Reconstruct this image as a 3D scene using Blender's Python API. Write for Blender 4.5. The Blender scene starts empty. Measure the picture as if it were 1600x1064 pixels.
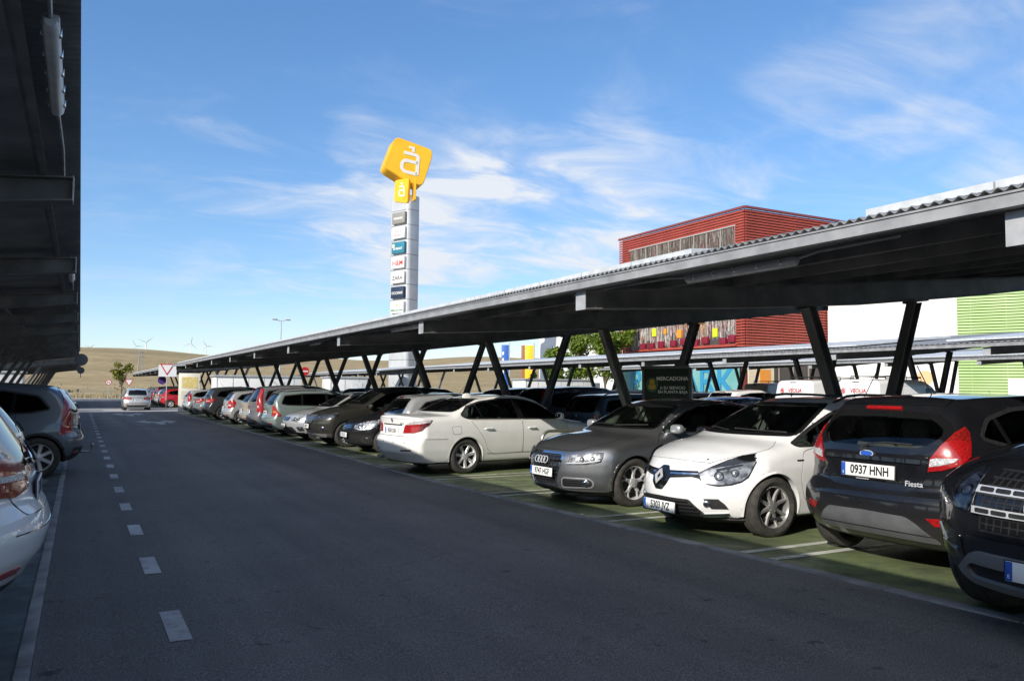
import bpy, bmesh, math, random
import numpy as np
from mathutils import Vector, Matrix
random.seed(7); np.random.seed(7)
SC = bpy.context.scene
COL = SC.collection
rad = math.radians

# ------------------------------------------------------------------ materials
MATS = {}
def nt(name):
    m = bpy.data.materials.new(name); m.use_nodes = True
    t = m.node_tree; b = t.nodes['Principled BSDF']
    MATS[name] = m
    return m, t, b
def simple(name, col, rough=.5, metal=0., coat=0., spec=.5, **kw):
    m, t, b = nt(name)
    b.inputs['Base Color'].default_value = (*col, 1)
    b.inputs['Roughness'].default_value = rough
    b.inputs['Metallic'].default_value = metal
    b.inputs['Coat Weight'].default_value = coat
    b.inputs['Coat Roughness'].default_value = .04
    b.inputs['Specular IOR Level'].default_value = spec
    return m
def node(t, typ, **kw):
    n = t.nodes.new(typ)
    for k, v in kw.items():
        if k in n.inputs: n.inputs[k].default_value = v
        else: setattr(n, k, v)
    return n
def ramp(t, fac, stops):
    r = t.nodes.new('ShaderNodeValToRGB')
    e = r.color_ramp.elements
    while len(e) < len(stops): e.new(.5)
    for i, (p, c) in enumerate(stops):
        e[i].position = p; e[i].color = (*c, 1) if len(c) == 3 else c
    t.links.new(fac, r.inputs[0]); return r
def noisy(name, c1, c2, scale=5., rough=.6, bump=0., detail=6., metal=0., coat=0., lo=.35, hi=.65, coords='Object', bscale=None):
    m, t, b = nt(name)
    tc = node(t, 'ShaderNodeTexCoord')
    n = node(t, 'ShaderNodeTexNoise', Scale=scale, Detail=detail)
    t.links.new(tc.outputs[coords], n.inputs['Vector'])
    r = ramp(t, n.outputs['Fac'], [(lo, c1), (hi, c2)])
    t.links.new(r.outputs[0], b.inputs['Base Color'])
    b.inputs['Roughness'].default_value = rough; b.inputs['Metallic'].default_value = metal
    b.inputs['Coat Weight'].default_value = coat
    if bump:
        n2 = node(t, 'ShaderNodeTexNoise', Scale=bscale or scale*6, Detail=4.)
        t.links.new(tc.outputs[coords], n2.inputs['Vector'])
        bp = node(t, 'ShaderNodeBump', Strength=bump, Distance=.01)
        t.links.new(n2.outputs['Fac'], bp.inputs['Height']); t.links.new(bp.outputs[0], b.inputs['Normal'])
    return m
def paint(name, col, metal=0., rough=.32, flake=0.):
    m, t, b = nt(name)
    tc = node(t, 'ShaderNodeTexCoord')
    n = node(t, 'ShaderNodeTexNoise', Scale=3.5, Detail=8., Roughness=.65)
    t.links.new(tc.outputs['Object'], n.inputs['Vector'])
    d = tuple(c*.93 + .004 for c in col)
    r = ramp(t, n.outputs['Fac'], [(.38, d), (.6, col)])
    # road dust thrown up along the sills and bumpers
    sx = node(t, 'ShaderNodeSeparateXYZ'); t.links.new(tc.outputs['Object'], sx.inputs[0])
    mr = node(t, 'ShaderNodeMapRange'); mr.interpolation_type = 'SMOOTHSTEP'; t.links.new(sx.outputs['Z'], mr.inputs['Value'])
    for k_, v_ in (('From Min', .62), ('From Max', .18), ('To Min', 0.), ('To Max', .34)): mr.inputs[k_].default_value = v_
    n5 = node(t, 'ShaderNodeTexNoise', Scale=7., Detail=9., Roughness=.7); t.links.new(tc.outputs['Object'], n5.inputs['Vector'])
    mm = node(t, 'ShaderNodeMath', operation='MULTIPLY'); t.links.new(mr.outputs[0], mm.inputs[0]); t.links.new(n5.outputs['Fac'], mm.inputs[1])
    mx = node(t, 'ShaderNodeMixRGB'); t.links.new(mm.outputs[0], mx.inputs[0]); t.links.new(r.outputs[0], mx.inputs[1]); mx.inputs[2].default_value = (.20, .175, .145, 1)
    t.links.new(mx.outputs[0], b.inputs['Base Color'])
    cwt = node(t, 'ShaderNodeMath', operation='SUBTRACT'); cwt.inputs[0].default_value = 1.; t.links.new(mm.outputs[0], cwt.inputs[1]); t.links.new(cwt.outputs[0], b.inputs['Coat Weight'])
    r2 = ramp(t, n.outputs['Fac'], [(.35, (.055,)*3), (.7, (.015,)*3)])
    t.links.new(r2.outputs[0], b.inputs['Coat Roughness'])
    b.inputs['Metallic'].default_value = metal; b.inputs['Roughness'].default_value = rough
    b.inputs['Coat Weight'].default_value = 1.0
    b.inputs['Coat IOR'].default_value = 1.5
    if metal < .1: b.inputs['Specular IOR Level'].default_value = .08
    return m
def mk_glass(name, tint, facing=.05):
    m = bpy.data.materials.new(name); m.use_nodes = True; MATS[name] = m
    t = m.node_tree; t.nodes.clear()
    o = node(t, 'ShaderNodeOutputMaterial')
    tr = node(t, 'ShaderNodeBsdfTransparent'); tr.inputs[0].default_value = (*tint, 1)
    gl = node(t, 'ShaderNodeBsdfGlossy'); gl.inputs['Roughness'].default_value = .015
    gl.inputs[0].default_value = (1, 1, 1, 1)
    fr = node(t, 'ShaderNodeFresnel'); fr.inputs[0].default_value = 1.5
    mx = node(t, 'ShaderNodeMixShader')
    t.links.new(fr.outputs[0], mx.inputs[0]); t.links.new(tr.outputs[0], mx.inputs[1]); t.links.new(gl.outputs[0], mx.inputs[2])
    t.links.new(mx.outputs[0], o.inputs[0])
    return m
GLASS = mk_glass('car_glass', (.66, .74, .70))
GLASSD = mk_glass('privacy_glass', (.12, .13, .14))
LENS = mk_glass('lamp_cover', (.9, .92, .95))
BLACK = noisy('black_plastic', (.012, .012, .013), (.022, .022, .023), 30, .55)
GLOSSB = simple('gloss_black', (.008, .008, .009), .12, 0, .6)
INTER = noisy('car_interior', (.045, .045, .046), (.075, .073, .07), 12, .8)
SEATM = noisy('seat_cloth', (.11, .11, .112), (.17, .168, .165), 40, .9)
RUBBER = noisy('tyre_rubber', (.026, .025, .023), (.052, .048, .042), 14, .82, .25, bscale=60)
RIM = simple('alloy_silver', (.60, .60, .605), .36, .45)
RIMD = simple('alloy_grey', (.34, .335, .33), .34, .6)
RIMBK = simple('brake_dark', (.03, .028, .027), .6, .4)
CHROME = simple('chrome', (.82, .83, .85), .08, 1.0)
SATIN = simple('satin_silver', (.42, .43, .45), .35, .6)
MIRROR = simple('mirror_glass', (.75, .78, .8), .03, 1.0)
def lens_red(name, c, s=90.):
    m, t, b = nt(name)
    tc = node(t, 'ShaderNodeTexCoord')
    v = node(t, 'ShaderNodeTexVoronoi', Scale=s)
    t.links.new(tc.outputs['Object'], v.inputs['Vector'])
    r = ramp(t, v.outputs['Distance'], [(.1, tuple(x*1.0 for x in c)), (.7, tuple(x*.5 for x in c))])
    t.links.new(r.outputs[0], b.inputs['Base Color'])
    b.inputs['Roughness'].default_value = .25; b.inputs['Coat Weight'].default_value = 1; b.inputs['Coat Roughness'].default_value = .02
    b.inputs['Subsurface Weight'].default_value = 0
    return m
RED = lens_red('red_lens', (.50, .012, .014))
REDD = lens_red('dark_red_lens', (.18, .006, .010))
CLEAR = lens_red('clear_lens', (.72, .72, .74), 60)
AMBER = lens_red('amber_lens', (.75, .22, .03))
HOUS = noisy('lamp_reflector', (.10, .10, .105), (.62, .62, .63), 16, .25, metal=.35, lo=.40, hi=.62)
BADGE = simple('badge_silver', (.62, .63, .65), .25, .35)
PLATEW = simple('plate_white', (.82, .82, .80), .4)
PLATEB = simple('plate_blue', (.02, .09, .42), .4)
INK = simple('plate_ink', (.02, .02, .022), .5)

# ------------------------------------------------------------------ object helpers
def link(name, mesh, mat=None, parent=None, loc=None):
    o = bpy.data.objects.new(name, mesh); COL.objects.link(o)
    if mat is not None and not mesh.materials:
        for m in (mat if isinstance(mat, (list, tuple)) else [mat]): mesh.materials.append(m)
    if parent is not None: o.parent = parent
    if loc is not None: o.location = loc
    return o
def smooth(me, ang=40):
    me.polygons.foreach_set('use_smooth', [True]*len(me.polygons))
    if ang: me.set_sharp_from_angle(angle=rad(ang))
def from_bm(name, bm, mat, parent=None, loc=None, ang=40, sm=True):
    me = bpy.data.meshes.new(name); bm.to_mesh(me); bm.free()
    if sm: smooth(me, ang)
    return link(name, me, mat, parent, loc)
def from_py(name, V, F, mat, parent=None, loc=None, ang=40, sm=True, fm=None):
    me = bpy.data.meshes.new(name); me.from_pydata([tuple(v) for v in V], [], [tuple(f) for f in F])
    if fm is not None: me.polygons.foreach_set('material_index', fm)
    me.update()
    if sm: smooth(me, ang)
    return link(name, me, mat, parent, loc)
def thing(name, label, cat, loc=(0, 0, 0), rz=0., group=None):
    o = bpy.data.objects.new(name, None); COL.objects.link(o); o.location = loc; o.rotation_euler = (0, 0, rz)
    o.empty_display_size = .2
    return tag(o, label, cat, group)
def tag(o, label, cat, group=None):
    o['label'] = label; o['category'] = cat
    if group: o['group'] = group
    return o
def struct(o): o['kind'] = 'structure'; return o
def copy_tree(o, parent=None):
    c = o.copy(); COL.objects.link(c)
    if parent is not None: c.parent = parent
    for ch in list(o.children): copy_tree(ch, c)
    return c
def add_box(bm, c, s, bevel=0., rot=None, seg=2):
    if not bevel and rot is None:
        vs = [bm.verts.new((c[0]+s[0]*x/2, c[1]+s[1]*y/2, c[2]+s[2]*z/2)) for x in (-1, 1) for y in (-1, 1) for z in (-1, 1)]
        for f in ((0, 1, 3, 2), (4, 6, 7, 5), (0, 4, 5, 1), (2, 3, 7, 6), (0, 2, 6, 4), (1, 5, 7, 3)): bm.faces.new([vs[i] for i in f])
        return vs
    r = bmesh.ops.create_cube(bm, size=1.0)
    vs = r['verts']
    bmesh.ops.scale(bm, vec=s, verts=vs)
    if bevel:
        es = list({e for v in vs for e in v.link_edges})
        r2 = bmesh.ops.bevel(bm, geom=es, offset=bevel, segments=seg, affect='EDGES', profile=.5)
        vs = list({v for f in r2['faces'] for v in f.verts} | {v for v in vs if v.is_valid})
    if rot is not None: bmesh.ops.rotate(bm, cent=(0, 0, 0), matrix=rot, verts=vs)
    bmesh.ops.translate(bm, vec=c, verts=vs)
    return vs
def box_obj(name, c, s, mat, parent=None, bevel=0., rot=None):
    bm = bmesh.new(); add_box(bm, c, s, bevel, rot); return from_bm(name, bm, mat, parent)
def bar(bm, a, b, w, h, up=(0, 0, 1)):
    """rectangular bar from a to b (w across, h along up)"""
    a, b = Vector(a), Vector(b); d = (b-a); L = d.length; d.normalize()
    u = Vector(up); s = d.cross(u).normalized(); u = s.cross(d).normalized()
    vs = [bm.verts.new(p + s*(sx*w/2) + u*(sz*h/2)) for p in (a, b) for sx, sz in ((-1, -1), (1, -1), (1, 1), (-1, 1))]
    for f in ((3, 2, 1, 0), (4, 5, 6, 7), (0, 1, 5, 4), (1, 2, 6, 5), (2, 3, 7, 6), (3, 0, 4, 7)): bm.faces.new([vs[i] for i in f])
def tube(bm, pts, r, n=8, close=False):
    pts = [Vector(p) for p in pts]; rings = []
    m = len(pts)
    rs = r if isinstance(r, (list, tuple)) else [r]*m
    prev = None
    for i, p in enumerate(pts):
        if close: t = (pts[(i+1) % m]-pts[i-1])
        else: t = (pts[min(i+1, m-1)]-pts[max(i-1, 0)])
        t.normalize()
        if prev is None:
            a = Vector((0, 0, 1)) if abs(t.z) < .9 else Vector((1, 0, 0))
            n1 = t.cross(a).normalized()
        else:
            n1 = (prev - t*prev.dot(t)).normalized()
        prev = n1; n2 = t.cross(n1)
        rings.append([bm.verts.new(p + (n1*math.cos(2*math.pi*k/n) + n2*math.sin(2*math.pi*k/n))*rs[i]) for k in range(n)])
    for i in range(m if close else m-1):
        A, B = rings[i], rings[(i+1) % m]
        for k in range(n): bm.faces.new((A[k], A[(k+1) % n], B[(k+1) % n], B[k]))
    if not close:
        bm.faces.new(rings[0][::-1]); bm.faces.new(rings[-1])
def lathe(bm, prof, n=40, axis='y', closed=False):
    """prof: list of (r, a) ; revolve around axis"""
    rings = []
    for r, a in prof:
        ring = []
        for k in range(n):
            th = 2*math.pi*k/n
            if axis == 'y': co = (r*math.cos(th), a, r*math.sin(th))
            elif axis == 'x': co = (a, r*math.cos(th), r*math.sin(th))
            else: co = (r*math.cos(th), r*math.sin(th), a)
            ring.append(bm.verts.new(co))
        rings.append(ring)
    for i in range(len(rings)-(0 if closed else 1)):
        A, B = rings[i], rings[(i+1) % len(rings)]
        for k in range(n): bm.faces.new((A[k], A[(k+1) % n], B[(k+1) % n], B[k]))
    return rings
def text_mesh(name, s, size, mat, parent=None, mtx=None, extr=.001, align='CENTER', sx=1., bold=0., space=1.):
    cu = bpy.data.curves.new(name, 'FONT'); cu.body = s; cu.size = size; cu.extrude = extr
    cu.align_x = align; cu.align_y = 'CENTER'; cu.offset = bold; cu.space_character = space; cu.resolution_u = 3
    o = bpy.data.objects.new(name, cu)
    me = o.to_mesh().copy(); o.to_mesh_clear(); me.name = name
    bpy.data.objects.remove(o); bpy.data.curves.remove(cu)
    me.transform(Matrix.Diagonal((sx, 1, 1, 1)))
    if mtx is not None: me.transform(mtx)
    me.materials.clear()
    ob = link(name, me, mat, parent)
    return ob
def frame(o, x, y):
    """matrix with local x,y axes mapped to x,y world vectors at origin o"""
    x = Vector(x).normalized(); y = Vector(y); z = x.cross(y).normalized(); y = z.cross(x)
    m = Matrix((x, y, z)).transposed().to_4x4(); m.translation = o
    return m

# ------------------------------------------------------------------ implicit car bodies
class Prof:
    def __init__(s, pts, sig=.03):
        p = sorted(pts); a = np.array(p, float)
        lo, hi = a[0, 0]-.6, a[-1, 0]+.6
        n = max(64, int((hi-lo)/.005)); g = np.linspace(lo, hi, n)
        x0, x1 = a[0], a[-1]
        v = np.interp(g, a[:, 0], a[:, 1])
        # linear extrapolation
        sl0 = (a[1, 1]-a[0, 1])/(a[1, 0]-a[0, 0]+1e-9); sl1 = (a[-1, 1]-a[-2, 1])/(a[-1, 0]-a[-2, 0]+1e-9)
        v = np.where(g < x0[0], x0[1]+sl0*(g-x0[0]), v); v = np.where(g > x1[0], x1[1]+sl1*(g-x1[0]), v)
        dx = g[1]-g[0]; k = int(3*sig/dx)
        if k > 0:
            w = np.exp(-.5*(np.arange(-k, k+1)*dx/sig)**2); w /= w.sum()
            vp = np.pad(v, k, mode='reflect', reflect_type='odd'); v = np.convolve(vp, w, 'valid')
        s.g, s.v = g, v; s.d = np.gradient(v, g)
    def __call__(s, x): return np.interp(x, s.g, s.v)
    def der(s, x): return np.interp(x, s.g, s.d)
def smax(a, b, k):
    h = np.maximum(k-np.abs(a-b), 0)/k
    return np.maximum(a, b) + h*h*k*.25
def sdpoly(P, X, Y):
    X, Y = np.broadcast_arrays(X, Y)
    d = np.full(X.shape, 1e9); ins = np.zeros(X.shape, bool)
    n = len(P)
    for i in range(n):
        x1, y1 = P[i]; x2, y2 = P[(i+1) % n]
        ex, ey = x2-x1, y2-y1; wx, wy = X-x1, Y-y1
        t = np.clip((wx*ex+wy*ey)/(ex*ex+ey*ey+1e-12), 0, 1)
        d = np.minimum(d, (wx-ex*t)**2+(wy-ey*t)**2)
        c = ((y1 <= Y) & (y2 > Y)) | ((y2 <= Y) & (y1 > Y))
        xi = x1 + (Y-y1)/(y2-y1+(1e-12 if y2 == y1 else 0))*ex
        ins ^= c & (X < xi)
    d = np.sqrt(d)
    return np.where(ins, -d, d)
def rp(P, r=.03, n=4):
    """round polygon corners"""
    out = []; m = len(P)
    for i in range(m):
        p = np.array(P[i], float); a = np.array(P[i-1], float); b = np.array(P[(i+1) % m], float)
        la, lb = np.linalg.norm(a-p), np.linalg.norm(b-p)
        rr = r[i] if isinstance(r, (list, tuple)) else r
        q = min(rr, la*.45, lb*.45)
        if q < 1e-4: out.append(tuple(p)); continue
        A = p+(a-p)/la*q; B = p+(b-p)/lb*q
        for k in range(n+1):
            t = k/n; out.append(tuple((1-t)**2*A+2*t*(1-t)*p+t*t*B))
    return out
def cat(P, n=5):
    """closed Catmull-Rom curve through the points"""
    out = []; m = len(P); P = [np.array(p, float) for p in P]
    for i in range(m):
        a, b, c, d = P[i-1], P[i], P[(i+1) % m], P[(i+2) % m]
        for k in range(n):
            t = k/n; out.append(tuple(.5*((2*b)+(-a+c)*t+(2*a-5*b+4*c-d)*t*t+(-a+3*b-3*c+d)*t**3)))
    return out
def inset(P, d):
    """offset polygon outward by d (neg = inward)"""
    P = [np.array(p, float) for p in P]; m = len(P)
    ar = sum(P[i][0]*P[(i+1) % m][1]-P[(i+1) % m][0]*P[i][1] for i in range(m))
    sg = 1 if ar > 0 else -1
    out = []
    for i in range(m):
        a, p, b = P[i-1], P[i], P[(i+1) % m]
        e1 = p-a; e2 = b-p
        n1 = np.array([e1[1], -e1[0]])/(np.linalg.norm(e1)+1e-9)*sg; n2 = np.array([e2[1], -e2[0]])/(np.linalg.norm(e2)+1e-9)*sg
        n = n1+n2; l = np.linalg.norm(n)
        if l < 1e-6: n = n1; k = 1
        else: n = n/l; k = 1/max(.5, n.dot(n1))
        out.append(tuple(p+n*d*k))
    return out

class Shape:
    def __init__(s, S):
        s.S = S; s.hw = S['W']/2; s.L = S['L']
        s.top = Prof(S['top'], S.get('topsig', .045))
        s.xf = Prof([(z, x) for x, z in S['front']], .025); s.xr = Prof([(z, x) for x, z in S['rear']], .02)
        s.half = Prof([(z, w) for w, z in S['half']], S.get('halfsig', .015))
        s.xm = S.get('xm', 0.); s.ax = S['axles']; s.ra = S['ra']
        s.nf, s.pf = S.get('nf', (.42, 2.6)); s.nr, s.pr = S.get('nr', (.25, 2.8))
        s.cw, s.cr = S.get('cw', .22), S.get('cr', .12)
        s.crown = S.get('crown', .05); s.belt = S['belt']; s.gt = S.get('gt', .10)
        s.zb = S.get('zb', .2)
    def F0(s, X, Y, Z):
        Y = np.abs(Y); yy = Y/s.hw; y2 = yy*yy
        t = np.clip((X-s.xm+.5)/1.0, 0, 1); t = t*t*(3-2*t)
        xs = X + y2*(-s.cr + (s.cw+s.cr)*t)
        sl = s.top.der(xs)
        f1 = (Z-(s.top(xs)-s.crown*y2))/np.sqrt(1+sl*sl)
        u = np.clip(np.abs(X-s.xm)/(s.L/2), 0, 1.1)
        fl = 0
        for a in s.ax:
            fl = fl + s.S.get('flare', .018)*np.exp(-((X-a)**2/(.40**2)))*np.exp(-((Z-.42)**2/(.30**2)))
        rt = s.S.get('rt', 0.)
        if rt: rt = rt*np.clip((s.xm-.3-X)/(s.L/2-.5), 0, 1)**2*np.clip((Z-.45)/.35, 0, 1)
        Wd = s.hw*s.half(Z)*(1-.045*u**3-rt) + fl - s.gt*np.maximum(Z-s.belt, 0)*u**2
        f2 = (Y-Wd)*.95
        f3 = X-(s.xf(Z)-s.nf*yy**s.pf); f4 = (s.xr(Z)+s.nr*yy**s.pr)-X
        f5 = s.zb + s.S.get('rake', .0)*np.abs(X)**4 - Z
        f = smax(f1, f2, s.S.get('k12', .07))
        f = smax(f, f3, s.S.get('kf', .07)); f = smax(f, f4, s.S.get('kr', .06))
        return smax(f, f5, .05)
    def arches(s, X, Y, Z):
        Y = np.abs(Y); a = None
        for x in s.ax:
            q = np.sqrt((X-x)**2+(Z-s.S['rw'])**2)-s.ra
            a = q if a is None else np.minimum(a, q)
        return np.maximum(a, (s.hw-.30)-Y)
    def F(s, X, Y, Z):
        f0 = s.F0(X, Y, Z); S = s.S
        cut = s.arches(X, Y, Z)
        if S.get('hollow', True):
            c0, c1 = S['cabin']
            cav = np.maximum(np.maximum(f0+.055, S.get('zfl', .42)-Z), np.maximum(X-c1, c0-X))
            cut = np.minimum(cut, cav)
            for P in S['swin']: cut = np.minimum(cut, sdpoly(P, X, Z) + 0*Y)
            if 'fwin' in S: cut = np.minimum(cut, np.maximum(sdpoly(S['fwin'], Y, Z)+0*X, s.xm+.1-X))
            if 'bwin' in S: cut = np.minimum(cut, np.maximum(sdpoly(S['bwin'], Y, Z)+0*X, X-(s.xm-.3)))
        return np.maximum(f0, -cut)
    def project(s, O, d, T=3.4, n=110):
        O = np.asarray(O, float); d = np.asarray(d, float)
        ts = np.linspace(0, T, n)
        Q = O[:, None, :] - d[None, None, :]*ts[None, :, None]
        v = s.F0(Q[..., 0], Q[..., 1], Q[..., 2])
        neg = v < 0
        i = np.where(neg.any(1), neg.argmax(1), v.argmin(1))
        lo = ts[np.maximum(i-1, 0)]; hi = ts[i]
        for _ in range(16):
            m = (lo+hi)/2; q = O-d*m[:, None]; w = s.F0(q[:, 0], q[:, 1], q[:, 2])
            lo = np.where(w > 0, m, lo); hi = np.where(w > 0, hi, m)
        return O-d*hi[:, None]
    def normal(s, P):
        e = .004; g = []
        for k in range(3):
            A = P.copy(); B = P.copy(); A[:, k] += e; B[:, k] -= e
            g.append(s.F0(A[:, 0], A[:, 1], A[:, 2])-s.F0(B[:, 0], B[:, 1], B[:, 2]))
        g = np.stack(g, 1); return g/(np.linalg.norm(g, axis=1, keepdims=True)+1e-9)
    def pt(s, view, a, b):
        d, ax, ay = VIEW(view)
        return s.project(np.array([ax*a+ay*b+d*3.2]), d)[0]

def mir(p):
    """the same outline point on the other side of the car"""
    if len(p) == 2: return (-p[0], p[1])
    if len(p) == 4: return ('p', p[1], -p[2], p[3])
    return p if p[0] == 's' else (p[0], -p[1], p[2])
def pp(L, sg=1):
    """points given by their place on the body"""
    return [('p', x, sg*y, z) for x, y, z in L]
def VIEW(v):
    e = np.eye(3)
    if v == 'L': return e[1], e[0], e[2]
    if v == 'R': return -e[1], e[0], e[2]
    if v == 'F': return e[0], e[1], e[2]
    if v == 'B': return -e[0], e[1], e[2]
    if v == 'T': return e[2], e[0], e[1]
    a = rad(v); return np.array([math.cos(a), math.sin(a), 0]), np.array([-math.sin(a), math.cos(a), 0]), e[2]

def nets(fn, lo, hi, c):
    ax = [np.arange(lo[k], hi[k]+c, c) for k in range(3)]
    X, Y, Z = ax[0][:, None, None], ax[1][None, :, None], ax[2][None, None, :]
    V = fn(X, Y, Z).astype(np.float32)
    neg = V < 0
    nx, ny, nz = V.shape
    cnt = np.zeros((nx-1, ny-1, nz-1), np.int8)
    sl = lambda i, j, k: (slice(i, nx-1+i), slice(j, ny-1+j), slice(k, nz-1+k))
    for i in (0, 1):
        for j in (0, 1):
            for k in (0, 1): cnt += neg[sl(i, j, k)]
    act = (cnt > 0) & (cnt < 8)
    I, J, K = np.nonzero(act)
    idx = np.full(act.shape, -1, np.int64); idx[act] = np.arange(len(I))
    acc = np.zeros((len(I), 3)); num = np.zeros(len(I))
    cor = [(a, b, d) for a in (0, 1) for b in (0, 1) for d in (0, 1)]
    for p in cor:
        for k in range(3):
            if p[k]: continue
            q = list(p); q[k] = 1
            a = V[I+p[0], J+p[1], K+p[2]]; b = V[I+q[0], J+q[1], K+q[2]]
            m = (a < 0) != (b < 0)
            t = np.where(m, a/(a-b+1e-12), 0)
            pos = np.zeros((len(I), 3)); pos[:, 0] = p[0]; pos[:, 1] = p[1]; pos[:, 2] = p[2]; pos[:, k] += t
            acc += pos*m[:, None]; num += m
    P = acc/num[:, None] + np.stack([I, J, K], 1)
    P = np.array(lo)+P*c
    Fc = []
    for k in range(3):
        a, b = (k+1) % 3, (k+2) % 3
        s0 = [slice(None)]*3; s1 = [slice(None)]*3
        s0[k] = slice(0, -1); s1[k] = slice(1, None)
        ch = neg[tuple(s0)] != neg[tuple(s1)]
        E = np.stack(np.nonzero(ch), 1)
        E = E[(E[:, a] > 0) & (E[:, b] > 0) & (E[:, a] < V.shape[a]-1) & (E[:, b] < V.shape[b]-1)]
        q = []
        for da, db in ((1, 1), (0, 1), (0, 0), (1, 0)):
            C = E.copy(); C[:, a] -= da; C[:, b] -= db
            q.append(idx[C[:, 0], C[:, 1], C[:, 2]])
        Q = np.stack(q, 1)
        fl = neg[E[:, 0], E[:, 1], E[:, 2]]
        Q = np.where(fl[:, None], Q, Q[:, ::-1])
        Fc.append(Q[(Q >= 0).all(1)])
    return P, np.concatenate(Fc)

class Car:
    """builds one vehicle in local coords: +x is the front, z=0 the ground"""
    def __init__(s, S, root, body_mat, cell=.022):
        s.S = S; s.sh = Shape(S); s.root = root; s.paint = body_mat
        lo = (-S['L']/2-.06, -S['W']/2-.06, S.get('zb', .2)-.06); hi = (S['L']/2+.06, S['W']/2+.06, S['H']+.05)
        P, Q = nets(s.sh.F, lo, hi, cell)
        for _ in range(1):
            f = s.sh.F(P[:, 0], P[:, 1], P[:, 2]); e = cell*.2; G = []
            for k in range(3):
                A = P.copy(); B = P.copy(); A[:, k] += e; B[:, k] -= e
                G.append((s.sh.F(A[:, 0], A[:, 1], A[:, 2])-s.sh.F(B[:, 0], B[:, 1], B[:, 2]))/(2*e))
            G = np.stack(G, 1); st = -(f/(np.sum(G*G, 1)+1e-6))[:, None]*G
            ln = np.linalg.norm(st, axis=1, keepdims=True); st *= np.minimum(1, cell*.45/(ln+1e-9))
            P = P+st
        C = P[Q].mean(1)
        ins = s.sh.F0(C[:, 0], C[:, 1], C[:, 2]) < -.012
        low = (C[:, 2] < S.get('clad', S.get('zb', .2)+.03))
        fm = np.where(ins | low, 1, 0)
        s.body = from_py('body', P, Q, [body_mat, INTER if S.get('hollow', True) else BLACK], root, ang=38, fm=fm)
    # ---- conforming patches
    def verts2(s, poly, view):
        d, ax, ay = VIEW(view); out = []
        for p in poly:
            if len(p) == 2: out.append((float(p[0]), float(p[1])))
            elif len(p) == 4:
                q = np.array(p[1:]); out.append((q @ ax, q @ ay))
            else:
                k, a, b = p
                vw = {'s': 'L', 'f': 'F', 'b': 'B'}[k]
                if isinstance(view, (int, float)):
                    if k == 's' and math.sin(rad(view)) < 0: vw = 'R'
                q = s.sh.pt(vw, a, b); out.append((q @ ax, q @ ay))
        return out
    def patch(s, name, poly, view, mat, off=.004, thick=.012, grid=.05, parent=None, hole=None, ang=50, raw=False):
        d, ax, ay = VIEW(view)
        poly = poly if raw else s.verts2(poly, view)
        bm = bmesh.new()
        if hole is None:
            vs = [bm.verts.new((p[0], p[1], 0)) for p in poly]
            try: bm.faces.new(vs)
            except ValueError: bm.free(); return None
        else:
            A = [bm.verts.new((p[0], p[1], 0)) for p in poly]; B = [bm.verts.new((p[0], p[1], 0)) for p in hole]; m = len(A)
            for i in range(m): bm.faces.new((A[i], A[(i+1) % m], B[(i+1) % m], B[i]))
        for k in (0, 1):
            lo = min(v.co[k] for v in bm.verts); hi = max(v.co[k] for v in bm.verts)
            n = int((hi-lo)/grid)
            for i in range(1, n+1):
                c = lo+(hi-lo)*i/(n+1); pc = [0, 0, 0]; pn = [0, 0, 0]; pc[k] = c; pn[k] = 1
                bmesh.ops.bisect_plane(bm, geom=bm.verts[:]+bm.edges[:]+bm.faces[:], plane_co=pc, plane_no=pn, dist=1e-5)
        bm.verts.ensure_lookup_table()
        uv = np.array([v.co[:2] for v in bm.verts])
        O = uv[:, :1]*ax+uv[:, 1:2]*ay+d*3.2
        P = s.sh.project(O, d); N = s.sh.normal(P)
        Q = P+N*off; Rr = P+N*(off-thick)
        bnd = [e for e in bm.edges if e.is_boundary]
        for i, v in enumerate(bm.verts): v.co = Q[i]
        mp = {}
        ids = {v: i for i, v in enumerate(bm.verts)}
        fe = [(e.verts[0], e.verts[1], e.link_faces[0]) for e in bnd]
        for a, b, f in fe:
            for v in (a, b):
                if v not in mp: mp[v] = bm.verts.new(Rr[ids[v]])
            bm.faces.new((a, b, mp[b], mp[a]))
        bmesh.ops.recalc_face_normals(bm, faces=bm.faces[:])
        # make sure the outside points outward
        bm.faces.ensure_lookup_table()
        f = max(bm.faces, key=lambda q: q.calc_area())
        c = np.array([f.calc_center_median()]); nn = s.sh.normal(c)[0]
        if Vector(nn).dot(f.normal) < 0: bmesh.ops.reverse_faces(bm, faces=bm.faces[:])
        return from_bm(name, bm, mat, parent or s.root, ang=ang)
    def both(s, name, poly, view, mat, **kw):
        """patch on left and its mirror on right"""
        a = s.patch(name, poly, view, mat, **kw)
        if view == 'L': b = s.patch(name, poly, 'R', mat, **kw)
        else:
            mp = [mir(p) for p in poly]
            if isinstance(view, str): b = s.patch(name, mp, view, mat, **kw)
            else: b = s.patch(name, mp, -view, mat, **kw)
        return a, b
    def panel(s, name, poly, view, mat=None, gap=.006, side=None, off=.0035, parent=None, both=False):
        """body panel with a dark shut line round it"""
        r = []
        for vw in ((view, 'R') if both else (view,)):
            s.patch('shut_line', inset(poly, gap), vw, GLOSSB, off=.0012, thick=.008, parent=s.body)
            r.append(s.patch(name, poly, vw, mat or s.paint, off=off, thick=.008, parent=parent))
        return r if both else r[0]
    def window(s, name, poly, view, mat=None, trim=.02, trimmat=None, off=-.004, out=.012):
        mat = mat or GLASS
        g = s.patch(name, inset(poly, out), view, mat, off=off, thick=0.006)
        if trim:
            s.patch('window_trim', inset(poly, trim*.6), view, trimmat or GLOSSB, off=.003, thick=.012, hole=inset(poly, -trim*.5), parent=g, raw=True)
        return g
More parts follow.
